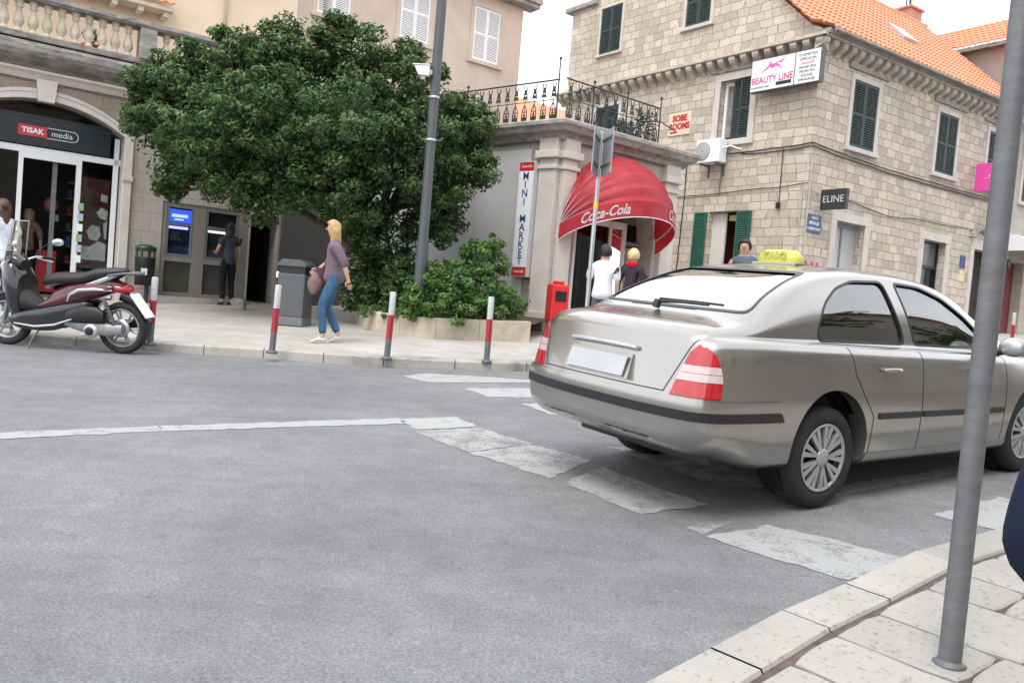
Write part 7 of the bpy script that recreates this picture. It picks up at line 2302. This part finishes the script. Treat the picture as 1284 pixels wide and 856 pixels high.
# 1 walking woman
wf = std(413, 430)
wo, WM = person('walking woman with long fair hair, purple top, blue jeans and white shoes', wf, 255, h=1.66, top=purple, pants=denim, hair=MT['hair_blonde'], shoes=shoe_w,
       legs=(((.15, .08, .50), (.10, .085, .09)), ((.07, -.08, .49), (-.12, -.085, .12))), arms=(((-.11, .21, 1.13), (-.18, .21, .90)), ((.06, -.21, 1.15), (.22, -.17, 1.02))), sleeve=1.35, hairlen=.17, female=True, lean=.03)
bg_ = thing('handbag', 'dusky pink and brown shoulder bag with a jacket held by the walking woman', 'bag', M=WM @ Matrix.Translation((.25, -.12, .86)))
mb = MB(WM @ Matrix.Translation((.06, -.03, .22)) @ Matrix.Scale(.74, 4)); mb.smooth = True
rows = []
for i in range(9):
    u = i / 8; z = 1.02 - .42 * u; rx = .05 + .10 * sin(pi * min(1, u * .95 + .05)); ry = .045 + .05 * sin(pi * u)
    rows.append([(.22 + .06 * u + rx * cos(a), -.13 + ry * sin(a), z) for a in np.linspace(0, 2 * pi, 15)[:-1]])
mb.grid(rows, close=True); mb.build('bag_body', pinkbag, bg_)
mb = MB(WM); mb.tube([(.18, -.15, 1.0), (.10, -.17, 1.2), (.0, -.15, 1.40), (-.04, -.12, 1.38)], .010, n=6); mb.build('strap', pinkbag, bg_)
mb = MB(WM)
rows = [[(.15 + .10 * cos(a) + .02 * sin(3 * a), -.14 + .08 * sin(a), 1.05 - .14 * u + .02 * cos(2 * a)) for a in np.linspace(0, 2 * pi, 13)[:-1]] for u in (0, .5, 1)]
mb.grid(rows, close=True); mb.build('folded_jacket', cloth('plum_jacket', (.10, .05, .06)), bg_)
# 2 man in white shirt, 3 fair haired woman, at the market
def feet_at(px, Y, dz=.115):
    p = at(px, 400, Y); p = at(px + (400 - 400), 400, Y); x = p.x; return Vector((x, Y, gz(x, Y) + dz))
def topfit(px, pyhead, Y):
    f = feet_at(px, Y); z = at(px, pyhead, Y).z; return f, (z - f.z)
f, hh = topfit(752, 311, 12.3)
person('man in loose white shirt with short black hair at the minimarket door', f, 10, h=hh * 1.03, top=whitec, pants=greyt, hair=MT['hair_dark'], shoes=shoe_b, sleeve=1.0, hairlen=-.02, bulk=1.35, lean=.04)
f, hh2 = topfit(787, 312, 13.0)
p3, M3 = person('fair haired woman with a red scarf and dark jacket right of the man in white', f, 25, h=hh2, top=darkc, pants=blackc, hair=MT['hair_light'], shoes=shoe_b, sleeve=1.9, hairlen=.03, female=True, bulk=1.05)
mb = MB(M3); mb.lathe([(.07, 1.39), (.095, 1.41), (.098, 1.45), (.085, 1.49), (.068, 1.50)], n=18); mb.build('scarf', redc, p3)
# 4 man by the house
f, hh = topfit(926, 300, 14.5)
person('man with short dark hair facing the street between the stone house and the taxi roof', f, 205, h=hh, top=greyt, pants=blackc, hair=MT['hair_dark'], shoes=shoe_b, sleeve=1.9, hairlen=-.02)
# 5 dark figure at the cash machine
f = std(276, 383)
person('dark dressed person with black hair using the grey cash machine in the shade', A.P(.12, .42, A.g(.12, .42) + .115), 324 - 10, h=1.68, top=cloth('dark_grey_blue_top', (.05, .06, .08)), pants=blackc, hair=MT['hair_dark'], shoes=shoe_b, sleeve=.6, hairlen=.10, female=True,
       arms=(((.06, .22, 1.13), (.26, .16, 1.08)), ((.02, -.22, 1.13), (.10, -.22, .92))))
# 6 woman at the left edge behind the scooter
f, hh = topfit(-3, 250, 11.2)
person('woman with long brown hair and a pale checked shirt behind the scooter handlebars', f, 300, h=hh, top=palechk, pants=denim, hair=MT['hair_brown'], shoes=shoe_w, sleeve=.7, hairlen=.2, female=True)
# 7 figure inside the shop
fi = A.P(-3.28, -1.5, 0); zt_ = A.at(50, 264, -1.5)[1]
person('shopper with fair hair and a brown patterned top standing inside the news shop', Vector((fi.x, fi.y, zt_ - 1.62)), 330, h=1.62, top=mat('brown_patterned_top', (.20, .13, .10), .9, var=.5, scale=18), pants=blackc, hair=hairmat('tan_hair', (.26, .19, .11)), shoes=shoe_b, sleeve=1.2, hairlen=.08, female=True)
bal = thing('balloon', 'pink balloon hanging inside the news shop', 'balloon', M=Matrix.Translation(A.P(-3.0, -1.6, 2.9)))
uu, zz = A.at(64, 257, -1.6)
mb = MB(Matrix.Translation(A.P(uu, -1.6, zz))); mb.ell((0, 0, 0), (.13, .13, .15), 16, 10); mb.cyl((0, 0, -.15), (0, 0, -.18), .012, .02, 8); mb.build('balloon_skin', mat('pink_rubber', (.45, .10, .25), .4), bal)
mb = MB(Matrix.Translation(A.P(uu, -1.6, zz))); mb.tube([(0, 0, -.17), (.01, 0, -.5), (0, .01, -.9)], .003, n=4); mb.build('string', MT['white'], bal)
# 8 person at the right edge, only the crook of a navy sleeve reaches into the picture
ex = at(1266, 712, .95)
pf_ = Vector((ex.x + .415, ex.y + .03, gz(ex.x + .415, ex.y) + .104))
el_z = (ex.z - pf_.z) / (1.75 / 1.7)
person('person in a navy jacket at the right edge, only the bent elbow in view', pf_, 8, h=1.75, top=navy, pants=blackc, hair=MT['hair_brown'], shoes=shoe_b, sleeve=1.95, hairlen=.0, bulk=1.0,
       arms=(((-.03, .335, el_z), (.12, .17, el_z - .04)), ((-.02, -.235, 1.12), (.05, -.24, .88))), coat=.06)

# ================================================================== scooter at the kerb
s_r, s_f = gnd(155, 443), gnd(8, 431)
saz = atan2(s_f.x - s_r.x, s_f.y - s_r.y)
sx_ = Vector((sin(saz), cos(saz), 0)); sx_ = (sx_ - nrm * sx_.dot(nrm)).normalized(); sy_ = nrm.cross(sx_).normalized()
sb_ = Vector((s_r.x, s_r.y, gz(s_r.x, s_r.y)))
MSc = Matrix(((sx_.x, sy_.x, nrm.x, sb_.x), (sx_.y, sy_.y, nrm.y, sb_.y), (sx_.z, sy_.z, nrm.z, sb_.z), (0, 0, 0, 1))) @ Matrix.Rotation(radians(-3), 4, 'X')
scoot = thing('scooter', 'black and maroon motor scooter with a silver tail fairing parked at the kerb', 'scooter', M=MSc)
blk = mat('glossy_black_fairing', (.014, .014, .016), .18, var=.2, scale=6, coat=.6)
mar = mat('dark_maroon_fairing', (.075, .012, .018), .2, var=.15, coat=.7)
seatm = mat('black_vinyl_seat', (.02, .02, .022), .42, var=.2, scale=12)
silv = mat('silver_plastic_trim', (.55, .56, .57), .25, metal=.5, var=.08)
alu = mat('cast_aluminium_cover', (.30, .30, .30), .45, metal=.5, var=.25, scale=12)
chrome = mat('chrome', (.65, .66, .68), .12, metal=.9, var=.05)
def loft(mb, secs, n=16, pw=2.6, cap=True):
    """secs = [(x, z centre, half height, half width, y offset)] superellipse sections along x"""
    rows = []
    for x, zc, hh_, hw, *yo in secs:
        yo = yo[0] if yo else 0
        r = []
        for k in range(n):
            a = 2 * pi * k / n; c, s = cos(a), sin(a)
            r.append((x, yo + hw * np.sign(c) * abs(c) ** (2 / pw), zc + hh_ * np.sign(s) * abs(s) ** (2 / pw)))
        rows.append(r)
    mb.grid(rows, close=True)
    if cap:
        for r in (rows[0], rows[-1]): mb.poly(r)
def side_shell(mb, poly, y, th, bulge=.03):
    """a fairing: outline in (x, z), domed outwards from the centre plane on both sides"""
    n = len(poly); c = sum((Vector(p) for p in poly), Vector((0, 0))) / n
    for s_ in (-1, 1):
        rows = []
        for k, f in ((0, 0), (1.0, 0), (.92, .5), (.7, .85), (.35, 1.0), (.02, 1.03)):
            kk = 1 if k == 0 else k
            rows.append([(c.x + (p[0] - c.x) * kk, s_ * ((y - th) if k == 0 else y + bulge * f), c.y + (p[1] - c.y) * kk) for p in poly])
        mb.grid(rows, close=True)
def smooth_poly(P, k=5):
    o = []; n = len(P)
    for i in range(n):
        p0, p1, p2, p3 = [Vector(P[(i + j) % n]) for j in (-1, 0, 1, 2)]
        for q in range(k):
            t = q / k
            o.append(tuple(.5 * ((2 * p1) + (-p0 + p2) * t + (2 * p0 - 5 * p1 + 4 * p2 - p3) * t * t + (-p0 + 3 * p1 - 3 * p2 + p3) * t ** 3)))
    return o
def swheel(x, r, w_, nsp):
    root = link('wheel', MB().mesh('wheel', [MT['rubber']]), scoot)
    mb = MB(MSc); k = r
    mb.lathe([(k - .085, -w_ * .55), (k - .06, -w_ * .9), (k - .03, -w_), (k - .008, -w_ * .7), (k, 0), (k - .008, w_ * .7), (k - .03, w_), (k - .06, w_ * .9), (k - .085, w_ * .55)], (x, 0, r), (0, 1, 0), 44); mb.build('tyre', MT['rubber'], root)
    mb = MB(MSc); q = k - .085
    mb.lathe([(q - .018, -.035), (q + .006, -.045), (q + .006, .045), (q - .018, .035), (q - .018, -.035)], (x, 0, r), (0, 1, 0), 40)
    mb.lathe([(0, -.05), (.045, -.05), (.045, .05), (0, .05)], (x, 0, r), (0, 1, 0), 20)
    for i in range(nsp):
        a = 2 * pi * i / nsp + .2
        for d_ in (-.13, .13):
            mb.tube([(x + .04 * cos(a), 0, r + .04 * sin(a)), (x + (q - .012) * cos(a + d_), .0, r + (q - .012) * sin(a + d_))], [.014, .010], n=6)
    mb.build('rim', alu, root)
    mb = MB(MSc); mb.lathe([(.06, .045), (.11, .045), (.11, .05), (.06, .05)], (x, 0, r), (0, 1, 0), 28); mb.build('brake_disc', MT['bright_steel'], root)
swheel(0, .31, .062, 6); swheel(1.50, .31, .055, 6)
# body core
mb = MB(MSc)
loft(mb, [(-.02, .80, .05, .07), (.10, .80, .09, .11), (.35, .74, .13, .14), (.60, .66, .16, .15), (.80, .58, .15, .14), (.92, .52, .10, .12)], pw=3)
mb.build('tail_body', mar, scoot)
mb = MB(MSc); side_shell(mb, smooth_poly([(.02, .80), (.20, .83), (.45, .79), (.72, .68), (1.02, .52), (.92, .50), (.66, .56), (.36, .66), (.15, .73)]), .135, .05, .035); mb.build('side_fairing', mar, scoot)
# lower black skirt and floorboard
mb = MB(MSc); side_shell(mb, smooth_poly([(.35, .60), (.62, .58), (.95, .50), (1.30, .42), (1.38, .30), (1.22, .23), (.85, .23), (.66, .30), (.45, .42)]), .13, .06, .045); mb.build('lower_skirt', blk, scoot)
mb = MB(MSc); loft(mb, [(.78, .42, .05, .16), (1.0, .38, .05, .17), (1.25, .38, .05, .16), (1.35, .42, .05, .14)], pw=4); mb.build('floorboard', MT['black'], scoot)
mb = MB(MSc)
for s_ in (-1, 1): mb.tube([(.52, s_ * .19, .40), (.75, s_ * .20, .315), (1.0, s_ * .20, .28), (1.28, s_ * .18, .30)], [.010, .014, .014, .008], n=8)
mb.build('skirt_trim', silv, scoot)
# leg shield and front apron
mb = MB(MSc); loft(mb, [(1.22, .62, .26, .19), (1.30, .68, .34, .21), (1.38, .74, .34, .18), (1.46, .78, .28, .12), (1.52, .82, .18, .06)], pw=2.8); mb.build('leg_shield', blk, scoot)
mb = MB(MSc); loft(mb, [(1.02, .48, .07, .09), (1.12, .52, .10, .13), (1.24, .56, .15, .18)], pw=2.5); mb.build('inner_shield', MT['black'], scoot)
mb = MB(MSc); loft(mb, [(1.24, .98, .06, .10), (1.32, 1.02, .10, .13), (1.42, 1.02, .10, .11), (1.48, .99, .06, .07)], pw=2.3); mb.build('handlebar_cowl', blk, scoot)
mb = MB(MSc)
rows = []
for i in range(9):
    a = -.95 + 1.9 * i / 8
    rows.append([(1.31 + .13 * cos(a) - .10 * t, .22 * sin(a) * (1 - .25 * t), 1.04 + .46 * t) for t in (0, .3, .6, .85, 1.0)])
mb.grid(rows); mb.build('windshield', glass('clear_windshield', (.75, .78, .8), 1.0, 1.45), scoot)
mb = MB(MSc); mb.tube([(1.31 + .13 * cos(a) - .10, .22 * sin(a) * .75, 1.50) for a in np.linspace(-.95, .95, 9)], .006, n=6)
for s_ in (-1, 1):
    mb.tube([(1.31 + .13 * cos(.95) - .10 * t, s_ * .22 * sin(.95) * (1 - .25 * t), 1.04 + .46 * t) for t in (0, .3, .6, .85, 1.0)], .006, n=6)
mb.build('windshield_edge', silv, scoot)
mb = MB(MSc @ Matrix.Translation((1.50, 0, .95))); mb.ell((0, 0, 0), (.05, .08, .07)); mb.build('headlight', clr_l, scoot)
# handlebar, grips, levers, mirrors
for s_ in (-1, 1):
    hb = link('handlebar', MB().mesh('handlebar', [chrome]), scoot)
    mb = MB(MSc); mb.tube([(1.30, s_ * .08, 1.04), (1.26, s_ * .20, 1.07), (1.20, s_ * .30, 1.06)], .012, n=8); mb.build('bar', chrome, hb)
    mb = MB(MSc); mb.tube([(1.22, s_ * .26, 1.065), (1.15, s_ * .38, 1.04)], [.017, .019], n=10); mb.build('grip', MT['rubber'], hb)
    mb = MB(MSc); mb.tube([(1.27, s_ * .24, 1.05), (1.24, s_ * .33, 1.02), (1.20, s_ * .42, 1.0)], .007, n=6); mb.build('lever', chrome, hb)
    mr2 = link('mirror', MB().mesh('mirror', [chrome]), scoot)
    mb = MB(MSc); mb.tube([(1.27, s_ * .20, 1.08), (1.20, s_ * .27, 1.20), (1.13, s_ * .33, 1.24)], .006, n=6); mb.build('mirror_stalk', MT['black'], mr2)
    mb = MB(MSc @ Matrix.Translation((1.08, s_ * .36, 1.25)) @ Matrix.Rotation(radians(25 * s_), 4, 'Z')); mb.ell((0, 0, 0), (.035, .075, .045), 14, 8); mb.build('mirror_shell', silv, mr2)
# seat: rider dip and raised pillion
mb = MB(MSc); loft(mb, [(1.00, .80, .03, .06), (.94, .82, .07, .10), (.80, .85, .075, .14), (.60, .865, .07, .16), (.42, .885, .065, .155), (.30, .93, .07, .145), (.12, .965, .055, .13), (-.02, .985, .035, .10), (-.07, .99, .012, .06)], pw=2.6); mb.build('seat', seatm, scoot)
mb = MB(MSc); side_shell(mb, smooth_poly([(-.05, .965), (.06, .945), (.26, .87), (.42, .80), (.30, .80), (.10, .875)], 4), .115, .04, .02); mb.build('seat_trim', silv, scoot)
mb = MB(MSc)
for s_ in (-1, 1):
    mb.tube([(.60, s_ * .165, .60), (.56, s_ * .172, .68), (.44, s_ * .175, .745), (.25, s_ * .17, .765), (.05, s_ * .13, .76)], [.008, .018, .024, .022, .012], n=10)
mb.build('tail_blade', silv, scoot)
mb = MB(MSc); mb.tube([(.10, .13, .93), (-.08, .12, .965), (-.22, .09, .97), (-.27, 0, .97), (-.22, -.09, .97), (-.08, -.12, .965), (.10, -.13, .93)], .016, n=8)
mb.box(-.24, -.10, -.07, .07, .955, .975, .006); mb.build('luggage_rack', MT['grey_metal'], scoot)
mb = MB(MSc); loft(mb, [(.10, .785, .045, .13), (.0, .78, .055, .12), (-.09, .77, .05, .085), (-.13, .765, .02, .04)], pw=2.6); mb.build('tail_light', red_l, scoot)
# rear mudguard and plate
mb = MB(MSc); mb.tube([(.02, 0, .70), (-.14, 0, .64), (-.26, 0, .50), (-.33, 0, .40)], [.07, .055, .05, .045], n=8, sx=.3); mb.build('rear_mudguard', blk, scoot)
mb = MB(MSc)
p0, p1 = Vector((-.10, 0, .69)), Vector((-.30, 0, .42)); d = (p1 - p0).normalized(); n2 = Vector((-d.z, 0, d.x)) * -1
o_ = n2 * .055 if n2.x < 0 else -n2 * .055
mb.hexa([p0 + o_ + Vector((0, -.09, 0)), p0 + o_ + Vector((0, .09, 0)), p1 + o_ + Vector((0, .09, 0)), p1 + o_ + Vector((0, -.09, 0)), p0 + o_ * 1.2 + Vector((0, -.09, 0)), p0 + o_ * 1.2 + Vector((0, .09, 0)), p1 + o_ * 1.2 + Vector((0, .09, 0)), p1 + o_ * 1.2 + Vector((0, -.09, 0))])
mb.build('number_plate', MT['white'], scoot)
# engine side
mb = MB(MSc); loft(mb, [(.14, .44, .06, .035, .15), (.22, .46, .10, .05, .16), (.42, .46, .11, .055, .16), (.58, .43, .08, .045, .15), (.64, .41, .04, .03, .14)], pw=2.6); mb.build('air_box', MT['black'], scoot)
mb = MB(MSc); loft(mb, [(-.06, .30, .06, .04, .10), (.10, .29, .075, .045, .12), (.32, .31, .085, .05, .13), (.55, .35, .075, .05, .12), (.72, .37, .05, .04, .11)], pw=3)
mb.build('transmission_case', alu, scoot)
mb = MB(MSc); mb.lathe([(0, .025), (.055, .025), (.07, .015), (.085, .012), (.088, -.02)], (.30, .175, .275), (0, 1, 0), 28); mb.build('clutch_cover', silv, scoot)
mb = MB(MSc); mb.lathe([(0, .0), (.05, .0), (.05, .01), (.02, .014), (0, .014)], (.30, .203, .275), (0, 1, 0), 20); mb.build('clutch_vent', MT['black'], scoot)
mb = MB(MSc); mb.tube([(.02, .12, .33), (.16, .13, .66)], .022, n=10)
for k in range(9): mb.lathe([(.026, -.006), (.036, 0), (.026, .006)], (.04 + k * .0125, .122 + k * .001, .37 + k * .029), (.14, .01, .33), 14)
mb.build('shock_absorber', MT['grey_metal'], scoot)
mb = MB(MSc); loft(mb, [(-.25, .36, .05, .045, -.16), (.0, .34, .055, .05, -.17), (.25, .31, .05, .045, -.17), (.4, .28, .03, .03, -.15)], pw=2.2); mb.build('exhaust', MT['black'], scoot)
# front fork and mudguard
mb = MB(MSc)
for s_ in (-1, 1): mb.tube([(1.50, s_ * .075, .31), (1.42, s_ * .075, .62)], [.022, .02], n=8)
mb.build('front_fork', alu, scoot)
mb = MB(MSc)
rows = [[(1.50 + (.335 + .01 * (1 - abs(k - 2) / 2)) * cos(a), (k - 2) * .04, .31 + (.335 + .02 * (1 - abs(k - 2) / 2)) * sin(a)) for k in range(5)] for a in np.linspace(radians(20), radians(160), 14)]
mb.grid(rows); mb.build('front_mudguard', blk, scoot)
mb = MB(MSc); mb.tube([(.98, .12, .26), (1.04, .20, .12), (1.06, .25, .0)], .012, n=7); mb.tube([(1.06, .25, .01), (1.10, .27, .0)], .014, n=6); mb.build('side_stand', MT['grey_metal'], scoot)
